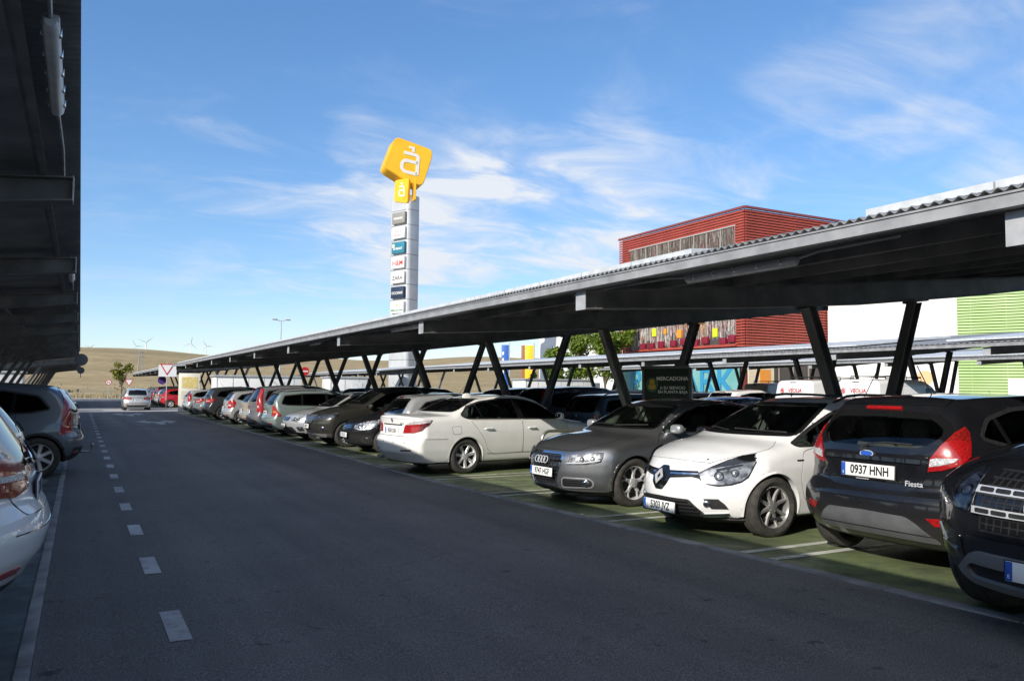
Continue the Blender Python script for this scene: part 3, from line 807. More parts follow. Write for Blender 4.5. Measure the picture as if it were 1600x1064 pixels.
def car_clio(root):
    S = dict(L=4.26, W=1.732, H=1.46, rw=.318, ra=.362, axles=(1.285, -1.30), belt=.98, xm=-.2, lip=.008,
        top=[(-2.25, .95), (-2.12, 1.08), (-1.86, 1.36), (-1.6, 1.41), (-1.0, 1.445), (-.4, 1.452), (.0, 1.44), (.28, 1.385), (1.18, 1.0), (1.5, .945), (1.8, .85), (2.0, .74), (2.2, .55)],
        front=[(1.93, .15), (2.05, .20), (2.11, .30), (2.13, .42), (2.12, .54), (2.075, .64), (2.02, .74), (2.0, 1.6)],
        rear=[(-1.95, .18), (-2.08, .3), (-2.13, .5), (-2.10, .65), (-2.05, .75), (-2.06, .95), (-2.05, 1.6)],
        half=[(.90, .15), (.94, .22), (.965, .36), (.975, .50), (.99, .62), (1.0, .72), (.985, .82), (.96, .93), (.93, 1.0), (.74, 1.42), (.70, 1.6)],
        nf=(.62, 2.1), cr=.1, cw=.26, zb=.19, k12=.10, gt=.10, crown=.06, cabin=(-1.9, 1.05), zfl=.5, flare=.03,
        swin=[rp([(-1.62, 1.09), (-1.45, 1.29), (-1.0, 1.345), (-.4, 1.365), (-.05, 1.345), (.25, 1.265), (.62, 1.11), (.95, .955), (.9, .935), (.3, .945), (-.6, .99), (-1.3, 1.03)], .05)],
        fwin=rp([(-.70, 1.045), (.70, 1.045), (.55, 1.365), (-.55, 1.365)], .05), bwin=rp([(-.58, 1.06), (.58, 1.06), (.5, 1.33), (-.5, 1.33)], .05))
    c = Car(S, root, paint('white_paint', (.82, .82, .82)), .020)
    sidewin(c, S['swin'][0], mk_glass('dark_green_glass', (.45, .52, .49))); c.window('windscreen', S['fwin'], 'F', trim=.03); c.window('rear_window', S['bwin'], 'B', GLASSD)
    pill(c, -.28, -.15, .96, -.32, -.22, 1.38); pill(c, .56, .59, .95, .50, .53, 1.17)
    c.panel('door', rp([(-.20, .96), (.55, .935), (.86, .88), (.92, .60), (.84, .36), (-.18, .34)], .06), 'L', both=True)
    c.panel('door', rp([(-.22, .96), (-1.15, 1.0), (-1.05, .7), (-.85, .42), (-.75, .34), (-.20, .34)], .05), 'L', both=True)
    BH = [(1.01, .63), (1.157, .726), (1.266, .762), (1.442, .735), (1.585, .668), (1.73, .584), (1.845, .482), (1.905, .36), (1.945, .2), (1.957, 0)]
    c.panel('bonnet', inset(BH+[(x, -y) for x, y in BH[-2::-1]]+[(1.2, -.36), (1.285, 0), (1.2, .36)], -.022), 'T', gap=.0032)
    GH = [(0, .708), (.05, .706), (.088, .663), (.406, .676), (.453, .595), (.37, .613), (.137, .588), (.116, .527), (.053, .459)]
    G = GH+[(-y, z) for y, z in GH[:0:-1]]
    g = c.patch('grille', rp(G, .012), 'F', GLOSSB, off=.006, thick=.02)
    for sd in (1, -1):
        c.strip('chrome_strip', [(sd*.12, .632), (sd*.28, .640), (sd*.42, .645)], 'F', .014, CHROME, off=.014, parent=g)
        c.strip('grille_bar', [(sd*.14, .607), (sd*.28, .618), (sd*.40, .626)], 'F', .010, BLACK, off=.014, parent=g)
    M = c.frameat('F', 0, .585, .03)
    bm = bmesh.new(); o = [bm.verts.new((x, y, 0)) for x, y in ((0, .092), (.066, 0), (0, -.092), (-.066, 0))]; i = [bm.verts.new((x, y, .0)) for x, y in ((0, .046), (.028, 0), (0, -.046), (-.028, 0))]
    ot = [bm.verts.new((x, y, .02)) for x, y in ((0, .07), (.046, 0), (0, -.07), (-.046, 0))]
    for a, b in ((o, ot), (ot, i)):
        for k in range(4): bm.faces.new((a[k], a[(k+1) % 4], b[(k+1) % 4], b[k]))
    bm.transform(M); from_bm('emblem', bm, BADGE, root, ang=10)
    HP = pp([(1.937, .418, .644), (1.835, .502, .713), (1.707, .605, .785), (1.560, .687, .836), (1.453, .736, .857), (1.498, .784, .794), (1.540, .775, .720), (1.593, .768, .639), (1.656, .736, .592), (1.736, .680, .562), (1.833, .594, .546), (1.906, .510, .560), (1.936, .453, .595)])
    headlight(c, HP, 45, [('p', 1.80, .575, .635, .052), ('p', 1.68, .68, .668, .042)], rim=.016, dark=noisy('lamp_grey', (.045, .045, .05), (.42, .42, .44), 13, .2, metal=.4))
    c.both('headlight_bezel', pp([(1.836, .503, .710), (1.709, .606, .780), (1.567, .693, .832), (1.465, .742, .851), (1.503, .779, .799), (1.594, .720, .780), (1.694, .638, .752), (1.792, .552, .720)]), 46, GLOSSB, off=.018)
    c.both('lamp_divider', pp([(1.80, .53, .70), (1.70, .62, .735), (1.60, .71, .765), (1.60, .715, .75), (1.70, .63, .715), (1.80, .54, .68)]), 46, GLOSSB, off=.014)
    LG = rp([(-.36, .385), (0, .395), (.36, .385), (.42, .31), (.47, .245), (.46, .20), (.36, .185), (0, .172), (-.36, .185), (-.46, .20), (-.47, .245), (-.42, .31)], .02)
    g2 = c.patch('lower_grille', LG, 'F', BLACK, off=.004, thick=.02)
    for z, w in ((.355, .35), (.32, .39), (.285, .42), (.25, .44), (.215, .44)): grille_bars(c, g2, [z], -w, w, .014, GLOSSB, .012)
    FI = pp([(1.940, .488, .401), (1.840, .600, .405), (1.790, .645, .354), (1.755, .665, .305), (1.875, .541, .299), (1.913, .511, .344)])
    c.both('fog_insert', FI, 43, BLACK, off=.004)
    for sd in (1, -1): c.disc('fog_light', 43*sd, sd*-.935, .35, .034, CHROME, off=.012, depth=.02, dome=.008)
    c.both('running_light', pp([(1.935, .424, .241), (1.741, .658, .267), (1.729, .659, .248), (1.762, .610, .224), (1.886, .40, .205)]), 43, CHROME, off=.012)
    c.patch('lower_lip', [(-.80, .165), (.80, .165), (.82, .195), (-.82, .195)], 'F', BLACK, off=.008, thick=.03)
    c.plate('F', .285, '5303 JVZ', off=.03)
    for sd, vw in ((1, 'L'), (-1, 'R')): c.strip('side_badge', [(.87, .79), (.97, .79)], vw, .016, GLOSSB, off=.004, parent=c.body)
    for sd in (1, -1):
        bm = bmesh.new(); P = [c.sh.pt('T', x, sd*.56) for x in np.linspace(-1.75, .05, 9)]
        h = [0, .045, .055, .055, .055, .055, .055, .045, 0]; tube(bm, [(p[0], p[1], p[2]+hh) for p, hh in zip(P, h)], .016, 8); from_bm('roof_rail', bm, BLACK, root)
    bm = bmesh.new(); p = c.sh.pt('T', -1.2, 0); tube(bm, [(p[0], 0, p[2]), (p[0]-.25, 0, p[2]+.34)], .005, 6); from_bm('roof_aerial', bm, BLACK, root)
    taillight(c, [('b', .55, .75), ('b', .55, .92), ('s', -1.75, .98), ('s', -1.72, .85), ('b', .7, .74)], 140)
    c.wheels(8, 'I', RIMD, tw=.205); c.mirrors(.66, .95, GLOSSB); c.handle(-.02, .83); c.handle(-1.0, .86)
    c.seats([(-.15, 'f'), (-.95, 'r')], .42, wheel_x=.40)
    wiper(c, 'F', [(.62, 1.05), (.2, 1.065), (.0, 1.07)]); wiper(c, 'F', [(-.05, 1.05), (-.5, 1.07)])
    c.disc('interior_mirror', 'F', 0, 1.33, .06, PLATEW, off=-.06, depth=.02, sy=.45)
    return c

def car_fiesta(root):
    S = dict(L=3.95, W=1.722, H=1.481, rw=.305, ra=.35, axles=(1.17, -1.30), belt=1.0, xm=-.2, lip=.008,
        top=[(-2.02, .80), (-1.90, .985), (-1.70, 1.30), (-1.60, 1.405), (-1.45, 1.435), (-1.0, 1.465), (-.5, 1.481), (-.05, 1.465), (.22, 1.40), (1.08, .99), (1.4, .93), (1.75, .80), (2.05, .6)],
        front=[(1.80, .15), (1.90, .25), (1.96, .4), (1.975, .55), (1.93, .68), (1.88, .8), (1.88, 1.6)],
        rear=[(-1.76, .20), (-1.86, .27), (-1.94, .36), (-1.975, .50), (-1.97, .60), (-1.93, .655), (-1.885, .69), (-1.875, .80), (-1.895, .90), (-1.88, 1.6)],
        half=[(.88, .18), (.93, .26), (.97, .42), (.99, .56), (1.0, .70), (.995, .80), (.975, .90), (.95, .98), (.92, 1.04), (.72, 1.44), (.68, 1.6)],
        rt=.15, nr=(.26, 2.6), nf=(.5, 2.3), cr=.16, cw=.25, zb=.20, k12=.09, gt=.13, crown=.05, cabin=(-1.78, .98), zfl=.5, flare=.03,
        swin=[rp([(-1.42, 1.115), (-1.25, 1.27), (-.9, 1.345), (-.5, 1.365), (-.1, 1.335), (.2, 1.25), (.55, 1.08), (.75, .975), (.7, .95), (-.3, .985), (-1.1, 1.04)], .07)],
        fwin=rp([(-.68, 1.05), (.68, 1.05), (.55, 1.37), (-.55, 1.37)], .05),
        bwin=rp([(-.41, 1.0), (.41, 1.0), (.52, 1.04), (.595, 1.12), (.585, 1.2), (.47, 1.285), (0, 1.30), (-.47, 1.285), (-.585, 1.2), (-.595, 1.12), (-.52, 1.04)], .05))
    c = Car(S, root, paint('black_paint', (.008, .0085, .011)), .020)
    sidewin(c, S['swin'][0], mk_glass('clear_side_glass', (.55, .60, .58)), trim=.03); c.window('windscreen', S['fwin'], 'F'); c.window('rear_window', S['bwin'], 'B', mk_glass('hatch_glass', (.60, .64, .60)), trim=.05, trimmat=GLOSSB)
    pill(c, -.40, -.30, .97, -.45, -.36, 1.38); pill(c, -1.12, -1.08, 1.03, -1.18, -1.14, 1.30)
    c.panel('door', rp([(-.35, .975), (.70, .94), (.82, .7), (.78, .36), (-.33, .36)], .05), 'L', both=True)
    c.panel('door', rp([(-.37, .975), (-1.22, 1.05), (-1.12, .75), (-.9, .45), (-.8, .36), (-.35, .36)], .05), 'L', both=True)
    # tailgate lower panel, bumper step, number plate recess
    c.panel('tailgate', rp([(-.37, .668), (.37, .668), (.45, .72), (.495, .84), (.50, .97), (-.50, .97), (-.495, .84), (-.45, .72)], .03), 'B', off=.006)
    rec = c.patch('plate_recess', rp([(-.44, .905), (.44, .905), (.34, .735), (-.34, .735)], .03), 'B', paint('black_recess', (.006, .0065, .008), rough=.4), off=.009, thick=.01)
    c.strip('grab_bar', [(-.46, .918), (0, .925), (.46, .918)], 'B', .030, c.paint, off=.026, thick=.03)
    c.plate('B', .812, '0937 HNH', off=.022, tilt=.04)
    M = c.frameat('B', 0, .955, .014)
    polymesh('emblem', [(.066*math.cos(t), .030*math.sin(t)) for t in np.linspace(0, 2*math.pi, 33)[:-1]], .006, BADGE, root, M)
    polymesh('emblem_field', [(.058*math.cos(t), .023*math.sin(t)) for t in np.linspace(0, 2*math.pi, 33)[:-1]], .002, PLATEB, root.children[-1], M @ Matrix.Translation((0, 0, .0055)))
    text_mesh('model_badge', 'Fiesta', .062, BADGE, root, c.frameat('B', -.40, .735, .012) @ Matrix.Shear('XY', 4, (.35, 0)), .002, bold=.001)
    text_mesh('dealer_text', 'Concesionario', .022, PLATEW, root, c.frameat('B', .05, .742, .020), .001)
    taillight(c, pp([(-1.820, .503, .848), (-1.817, .523, .950), (-1.763, .581, 1.056), (-1.657, .633, 1.161), (-1.556, .649, 1.207), (-1.534, .673, 1.160), (-1.578, .714, 1.060), (-1.635, .743, .971), (-1.727, .712, .912), (-1.783, .609, .866)]), 131, RED,
        [(pp([(-1.816, .527, .945), (-1.801, .564, .957), (-1.726, .700, .962), (-1.745, .685, .934), (-1.793, .597, .903), (-1.823, .520, .889)]), CLEAR),
         (pp([(-1.739, .605, 1.085), (-1.660, .638, 1.152), (-1.562, .656, 1.195), (-1.545, .675, 1.158), (-1.584, .701, 1.088), (-1.670, .661, 1.105)]), lens_red('grid_lens', (.34, .015, .012), 45))])
    ins = c.patch('bumper_insert', rp([(-.37, .478), (0, .490), (.37, .478), (.45, .425), (.52, .355), (.585, .272), (.3, .285), (0, .288), (-.3, .285), (-.585, .272), (-.52, .355), (-.45, .425)], .03), 'B', noisy('grey_plastic', (.12, .123, .13), (.155, .158, .165), 8, .45, metal=.2), off=.006, thick=.02)
    c.strip('bumper_crease', [(-.55, .335), (-.3, .345), (0, .348), (.3, .345), (.55, .335)], 'B', .006, BLACK, off=.008, parent=ins)
    c.both('reflector', pp([(-1.897, .526, .481), (-1.827, .687, .490), (-1.818, .680, .435), (-1.862, .581, .423)]), 155, RED, off=.006)
    c.disc('tow_cover', 'B', .05, .555, .025, c.paint, off=.004, depth=.006)
    c.patch('brake_light', rp([(-.175, 1.327), (.175, 1.327), (.17, 1.350), (-.17, 1.350)], .006), 'B', RED, off=.02, thick=.03)
    c.patch('roof_spoiler', [(-1.56, -.50), (-1.60, -.3), (-1.615, 0), (-1.60, .3), (-1.56, .50), (-1.40, .48), (-1.40, 0), (-1.40, -.48)], 'T', c.paint, off=.012, thick=.03)
    wiper(c, 'B', [(.04, 1.0), (.0, 1.03), (-.15, 1.05), (-.38, 1.045)]); c.disc('wiper_hub', 'B', .04, 1.0, .035, BLACK, off=.02, depth=.03)
    headlight(c, [('f', .45, .62), ('f', .45, .68), ('s', 1.2, .88), ('s', 1.25, .75), ('f', .7, .6)], 42, [('f', .6, .65, .05)])
    c.wheels(7, 'W', RIM); c.mirrors(.60, .97, c.paint); c.handle(-.2, .84); c.handle(-1.05, .87)
    c.seats([(-.30, 'f'), (-1.05, 'r')], .45, wheel_x=.30)
    bm = bmesh.new(); p = c.sh.pt('T', -1.0, 0); tube(bm, [(p[0], 0, p[2]), (p[0]-.2, 0, p[2]+.26)], .005, 6); from_bm('roof_aerial', bm, BLACK, root)
    return c

def car_gls(root):
    S = dict(L=5.13, W=1.96, H=1.85, rw=.385, ra=.44, axles=(1.67, -1.40), belt=1.18, xm=-.2, lip=.03, clad=.40, lipmat=BLACK,
        top=[(-2.6, 1.2), (-2.5, 1.45), (-2.3, 1.74), (-2.0, 1.81), (-.5, 1.85), (.15, 1.82), (.45, 1.73), (1.22, 1.22), (1.7, 1.16), (2.15, 1.06), (2.42, .95), (2.65, .76)],
        front=[(2.36, .24), (2.46, .34), (2.53, .46), (2.56, .62), (2.555, .80), (2.52, .93), (2.47, 1.03), (2.45, 1.9)],
        rear=[(-2.4, .25), (-2.5, .4), (-2.565, .6), (-2.5, .8), (-2.5, 1.9)],
        half=[(.90, .24), (.95, .36), (.985, .55), (1.0, .75), (.99, .95), (.97, 1.08), (.945, 1.18), (.92, 1.24), (.76, 1.8), (.72, 1.9)],
        nf=(.44, 2.7), cr=.1, cw=.25, zb=.26, k12=.09, gt=.08, crown=.10, cabin=(-2.3, 1.1), zfl=.7, flare=.03,
        swin=[rp([(-2.1, 1.28), (-1.95, 1.62), (-1.2, 1.7), (-.2, 1.71), (.25, 1.62), (.7, 1.36), (.92, 1.2), (-1.9, 1.22)], .06)],
        fwin=rp([(-.78, 1.29), (.78, 1.29), (.64, 1.70), (-.64, 1.70)], .05))
    c = Car(S, root, paint('deep_black_paint', (.006, .0065, .009)), .024)
    sidewin(c, S['swin'][0], GLASSD); c.window('windscreen', S['fwin'], 'F')
    pill(c, -.2, -.05, 1.2, -.25, -.12, 1.74)
    for a, b in ((-1.15, -.16), (-.14, 1.0)): c.panel('door', rp([(a, 1.16), (b, 1.16), (b+.02, .5), (a+.1, .48)], .06), 'L', both=True)
    c.panel('bonnet', [(1.25, -.72), (1.31, 0), (1.25, .72), (1.7, .76), (2.15, .70), (2.35, .52), (2.415, .25), (2.42, 0), (2.415, -.25), (2.35, -.52), (2.15, -.70), (1.7, -.76)], 'T')
    G = rp([(-.46, .965), (.46, .965), (.52, .93), (.505, .87), (.47, .76), (.42, .675), (.32, .622), (.16, .592), (-.16, .592), (-.32, .622), (-.42, .675), (-.47, .76), (-.505, .87), (-.52, .93)], .03)
    g = c.patch('grille', G, 'F', GLOSSB, off=.004, thick=.03)
    for z in np.linspace(.63, .98, 9): grille_bars(c, g, [z], -.44, .44, .008, BLACK, .008)
    for y in np.linspace(-.42, .42, 18): c.strip('grille_bar', [(y-.02, .64), (y+.02, .97)], 'F', .007, BLACK, off=.010, thick=.015, parent=g)
    for z in (.858, .750):
        for sd in (1, -1):
            lo = c.strip('grille_louvre', [(sd*y, z) for y in np.linspace(.11, .475, 7)], 'F', .038, BADGE, off=.030, thick=.03, parent=g)
            for y0, y1 in ((.13, .225), (.24, .335), (.35, .445)):
                c.patch('louvre_slot', rp([(sd*y0, z-.011), (sd*y1, z-.011), (sd*y1, z+.011), (sd*y0, z+.011)], .01), 'F', BLACK, off=.034, thick=.006, parent=lo)
    M = c.frameat('F', 0, .80, .05)
    bm = bmesh.new(); tube(bm, [(.12*math.cos(t), .12*math.sin(t), 0) for t in np.linspace(0, 2*math.pi, 33)[:-1]], .012, 8, True)
    for k in range(3):
        t = math.pi/2+k*2*math.pi/3
        V = [bm.verts.new(q) for q in ((.115*math.cos(t), .115*math.sin(t), 0), (.025*math.cos(t+1.05), .025*math.sin(t+1.05), 0), (0, 0, .02), (.025*math.cos(t-1.05), .025*math.sin(t-1.05), 0))]
        bm.faces.new((V[0], V[1], V[2])); bm.faces.new((V[0], V[2], V[3]))
    bm.transform(M); from_bm('emblem', bm, BADGE, root, ang=10)
    headlight(c, pp([(2.395, .665, .81), (2.38, .675, .88), (2.345, .665, .965), (2.33, .64, .985), (2.405, .567, .935), (2.459, .514, .865), (2.482, .502, .784), (2.473, .530, .735), (2.439, .605, .745)]), 25, [('p', 2.43, .585, .85, .045)], dark=noisy('lamp_dark', (.08, .08, .085), (.60, .60, .62), 14, .2, metal=.3), rim=.008)
    for sd in (1, -1):
        c.patch('air_intake', rp([(sd*.60, .42), (sd*.62, .58), (sd*.86, .64), (sd*.90, .46), (sd*.78, .40)], .04), 'F', GLOSSB, off=.006)
        c.strip('chrome_strip', [(sd*.66, .47), (sd*.78, .50), (sd*.86, .60)], 'F', .02, CHROME, off=.012)
    c.patch('lower_grille', rp([(-.58, .58), (.58, .58), (.60, .44), (-.60, .44)], .04), 'F', BLACK, off=.004)
    c.patch('bumper_guard', rp([(-.50, .50), (.50, .50), (.70, .35), (.64, .275), (-.64, .275), (-.70, .35)], .06), 'F', SATIN, off=.03, thick=.06, hole=rp([(-.54, .425), (.54, .425), (.60, .375), (.56, .325), (-.56, .325), (-.60, .375)], .06))
    c.patch('guard_mesh', rp([(-.52, .47), (.52, .47), (.66, .35), (.60, .29), (-.60, .29), (-.66, .35)], .04), 'F', BLACK, off=.008)
    c.plate('F', .43, '1195 HXR', off=.06)
    c.wheels(5, 'Y', RIM, tw=.26); c.mirrors(.75, 1.2); c.handle(-.0, 1.02); c.handle(-1.05, 1.02)
    c.seats([(-.1, 'f'), (-1.0, 'r')], .70, wheel_x=.5)
    return c
# ------------------------------------------------------------------ the other makes of car, from five basic bodies
KIND = dict(
 hatchback=dict(L=4.02, W=1.72, H=1.48, rw=.31, ra=.352, axles=(1.20, -1.30), belt=.98, xm=-.2, lip=.008,
    top=[(-2.05, .85), (-1.93, 1.0), (-1.66, 1.36), (-1.5, 1.42), (-.9, 1.465), (-.4, 1.48), (.0, 1.455), (.26, 1.39), (1.10, .99), (1.45, .92), (1.8, .79), (2.05, .6)],
    front=[(1.82, .17), (1.93, .26), (1.99, .4), (2.01, .55), (1.96, .68), (1.9, .8), (1.9, 1.6)],
    rear=[(-1.82, .2), (-1.93, .3), (-2.0, .42), (-2.01, .56), (-1.96, .66), (-1.92, .75), (-1.92, 1.6)],
    half=[(.89, .18), (.94, .26), (.975, .42), (.99, .56), (1.0, .70), (.99, .82), (.96, .93), (.93, 1.0), (.74, 1.43), (.70, 1.6)],
    nr=(.26, 2.6), nf=(.5, 2.3), cr=.14, cw=.24, zb=.2, k12=.085, gt=.12, crown=.05, cabin=(-1.8, 1.0), zfl=.5, flare=.025,
    swin=[(-1.50, 1.09), (-1.30, 1.27), (-.9, 1.35), (-.45, 1.365), (-.05, 1.335), (.24, 1.25), (.58, 1.07), (.80, .965), (.75, .945), (-.3, .975), (-1.2, 1.02)],
    fwin=[(-.69, 1.05), (.69, 1.05), (.55, 1.365), (-.55, 1.365)], bwin=[(-.57, 1.04), (.57, 1.04), (.51, 1.34), (-.51, 1.34)],
    pil=[(-.36, -.25, .96, -.42, -.32, 1.38), (-1.13, -1.09, 1.0, -1.2, -1.16, 1.30)], doors=(-1.2, -.30, .78), zd=.96, plz=.74),
 estate=dict(L=4.42, W=1.76, H=1.50, rw=.315, ra=.358, axles=(1.33, -1.33), belt=.99, xm=-.1, lip=.008,
    top=[(-2.25, .85), (-2.12, 1.03), (-1.86, 1.42), (-1.7, 1.46), (-1.0, 1.50), (-.4, 1.50), (.1, 1.475), (.38, 1.40), (1.22, .99), (1.6, .92), (2.0, .78), (2.25, .6)],
    front=[(2.02, .17), (2.13, .26), (2.19, .4), (2.21, .55), (2.16, .68), (2.1, .8), (2.1, 1.6)],
    rear=[(-2.03, .2), (-2.14, .3), (-2.2, .42), (-2.21, .56), (-2.17, .66), (-2.12, .75), (-2.11, 1.6)],
    half=[(.89, .18), (.94, .26), (.975, .42), (.99, .56), (1.0, .70), (.99, .82), (.965, .93), (.935, 1.01), (.78, 1.44), (.74, 1.6)],
    nr=(.24, 2.8), nf=(.48, 2.4), cr=.10, cw=.24, zb=.2, k12=.085, gt=.10, crown=.045, cabin=(-2.0, 1.1), zfl=.5, flare=.02,
    swin=[(-1.78, 1.06), (-1.66, 1.32), (-1.0, 1.385), (-.4, 1.39), (.05, 1.355), (.36, 1.25), (.7, 1.07), (.93, .975), (.88, .955), (-.3, .98), (-1.6, 1.02)],
    fwin=[(-.70, 1.05), (.70, 1.05), (.56, 1.375), (-.56, 1.375)], bwin=[(-.62, 1.04), (.62, 1.04), (.57, 1.38), (-.57, 1.38)],
    pil=[(-.30, -.18, .97, -.36, -.26, 1.41), (-1.16, -1.08, 1.0, -1.14, -1.06, 1.40)], doors=(-1.18, -.24, .9), zd=.965, plz=.80),
 mpv=dict(L=4.50, W=1.83, H=1.68, rw=.325, ra=.368, axles=(1.36, -1.40), belt=1.04, xm=0., lip=.008,
    top=[(-2.3, .9), (-2.17, 1.1), (-1.96, 1.55), (-1.8, 1.62), (-1.0, 1.675), (-.3, 1.68), (.25, 1.64), (.6, 1.53), (1.5, 1.06), (1.8, .96), (2.1, .80), (2.3, .6)],
    front=[(2.06, .18), (2.17, .27), (2.23, .42), (2.25, .58), (2.2, .70), (2.14, .85), (2.14, 1.8)],
    rear=[(-2.06, .2), (-2.18, .3), (-2.24, .45), (-2.25, .58), (-2.20, .70), (-2.17, .8), (-2.16, 1.8)],
    half=[(.89, .18), (.94, .28), (.975, .46), (.99, .60), (1.0, .76), (.99, .90), (.965, 1.0), (.94, 1.08), (.76, 1.60), (.72, 1.8)],
    nr=(.24, 2.8), nf=(.55, 2.2), cr=.12, cw=.30, zb=.21, k12=.10, gt=.09, crown=.05, cabin=(-2.0, 1.3), zfl=.52, flare=.02,
    swin=[(-1.80, 1.14), (-1.68, 1.46), (-1.0, 1.54), (-.3, 1.555), (.15, 1.52), (.52, 1.40), (.95, 1.16), (1.22, 1.03), (1.15, 1.0), (-.3, 1.04), (-1.6, 1.09)],
    fwin=[(-.74, 1.13), (.74, 1.13), (.57, 1.54), (-.57, 1.54)], bwin=[(-.62, 1.10), (.62, 1.10), (.56, 1.55), (-.56, 1.55)],
    pil=[(-.22, -.10, 1.02, -.28, -.18, 1.58), (-1.16, -1.08, 1.05, -1.18, -1.10, 1.55), (.72, .76, 1.03, .62, .66, 1.36)], doors=(-1.2, -.16, .95), zd=1.02, plz=.78),
 suv=dict(L=4.48, W=1.84, H=1.64, rw=.345, ra=.392, axles=(1.35, -1.33), belt=1.06, xm=-.1, lip=.03, clad=.36, lipblack=True,
    top=[(-2.3, .95), (-2.15, 1.12), (-1.88, 1.50), (-1.7, 1.58), (-1.0, 1.63), (-.4, 1.64), (.1, 1.61), (.38, 1.53), (1.16, 1.10), (1.55, 1.04), (1.95, .93), (2.2, .78), (2.35, .6)],
    front=[(2.03, .22), (2.14, .32), (2.21, .46), (2.24, .62), (2.22, .76), (2.16, .88), (2.13, 1.8)],
    rear=[(-2.05, .24), (-2.17, .36), (-2.23, .48), (-2.24, .64), (-2.18, .76), (-2.14, .85), (-2.12, 1.8)],
    half=[(.90, .22), (.95, .32), (.98, .48), (.99, .62), (1.0, .80), (.99, .92), (.965, 1.02), (.935, 1.09), (.75, 1.57), (.70, 1.8)],
    nr=(.26, 2.7), nf=(.46, 2.5), cr=.12, cw=.24, zb=.25, k12=.09, gt=.11, crown=.05, cabin=(-2.0, 1.05), zfl=.6, flare=.03,
    swin=[(-1.70, 1.17), (-1.52, 1.40), (-1.0, 1.49), (-.4, 1.51), (.05, 1.48), (.34, 1.38), (.68, 1.18), (.88, 1.06), (.84, 1.04), (-.3, 1.07), (-1.4, 1.11)],
    fwin=[(-.74, 1.15), (.74, 1.15), (.58, 1.50), (-.58, 1.50)], bwin=[(-.62, 1.13), (.62, 1.13), (.55, 1.49), (-.55, 1.49)],
    pil=[(-.32, -.20, 1.05, -.38, -.28, 1.53), (-1.16, -1.10, 1.08, -1.20, -1.14, 1.47)], doors=(-1.2, -.26, .86), zd=1.05, plz=.86),
 saloon=dict(L=4.50, W=1.77, H=1.46, rw=.32, ra=.362, axles=(1.38, -1.28), belt=.97, xm=-.1, lip=.008,
    top=[(-2.35, .95), (-2.2, 1.03), (-1.75, 1.06), (-1.05, 1.36), (-.6, 1.44), (-.1, 1.46), (.28, 1.43), (.52, 1.36), (1.28, .97), (1.65, .92), (2.05, .79), (2.28, .6)],
    front=[(2.06, .16), (2.17, .25), (2.23, .4), (2.25, .55), (2.21, .67), (2.14, .78), (2.12, 1.6)],
    rear=[(-2.06, .18), (-2.18, .3), (-2.24, .42), (-2.25, .56), (-2.2, .68), (-2.19, .9), (-2.21, 1.02), (-2.21, 1.6)],
    half=[(.90, .16), (.94, .25), (.985, .46), (1.0, .62), (.995, .76), (.98, .86), (.955, .94), (.925, 1.0), (.73, 1.43), (.68, 1.6)],
    nr=(.3, 2.6), nf=(.5, 2.3), cr=.2, cw=.24, zb=.2, k12=.09, gt=.14, crown=.05, cabin=(-1.5, 1.15), zfl=.5, flare=.02,
    swin=[(-1.38, 1.05), (-1.1, 1.23), (-.75, 1.33), (-.25, 1.375), (.12, 1.355), (.42, 1.26), (.74, 1.09), (.94, .975), (.9, .955), (-1.28, .985)],
    fwin=[(-.71, 1.03), (.71, 1.03), (.56, 1.35), (-.56, 1.35)], bwin=[(-.6, 1.11), (.6, 1.11), (.5, 1.355), (-.5, 1.355)],
    pil=[(-.12, 0., .96, -.2, -.1, 1.40), (-.95, -.91, .97, -1.05, -1.01, 1.28)], doors=(-1.15, -.06, .98), zd=.955, plz=.80),
)
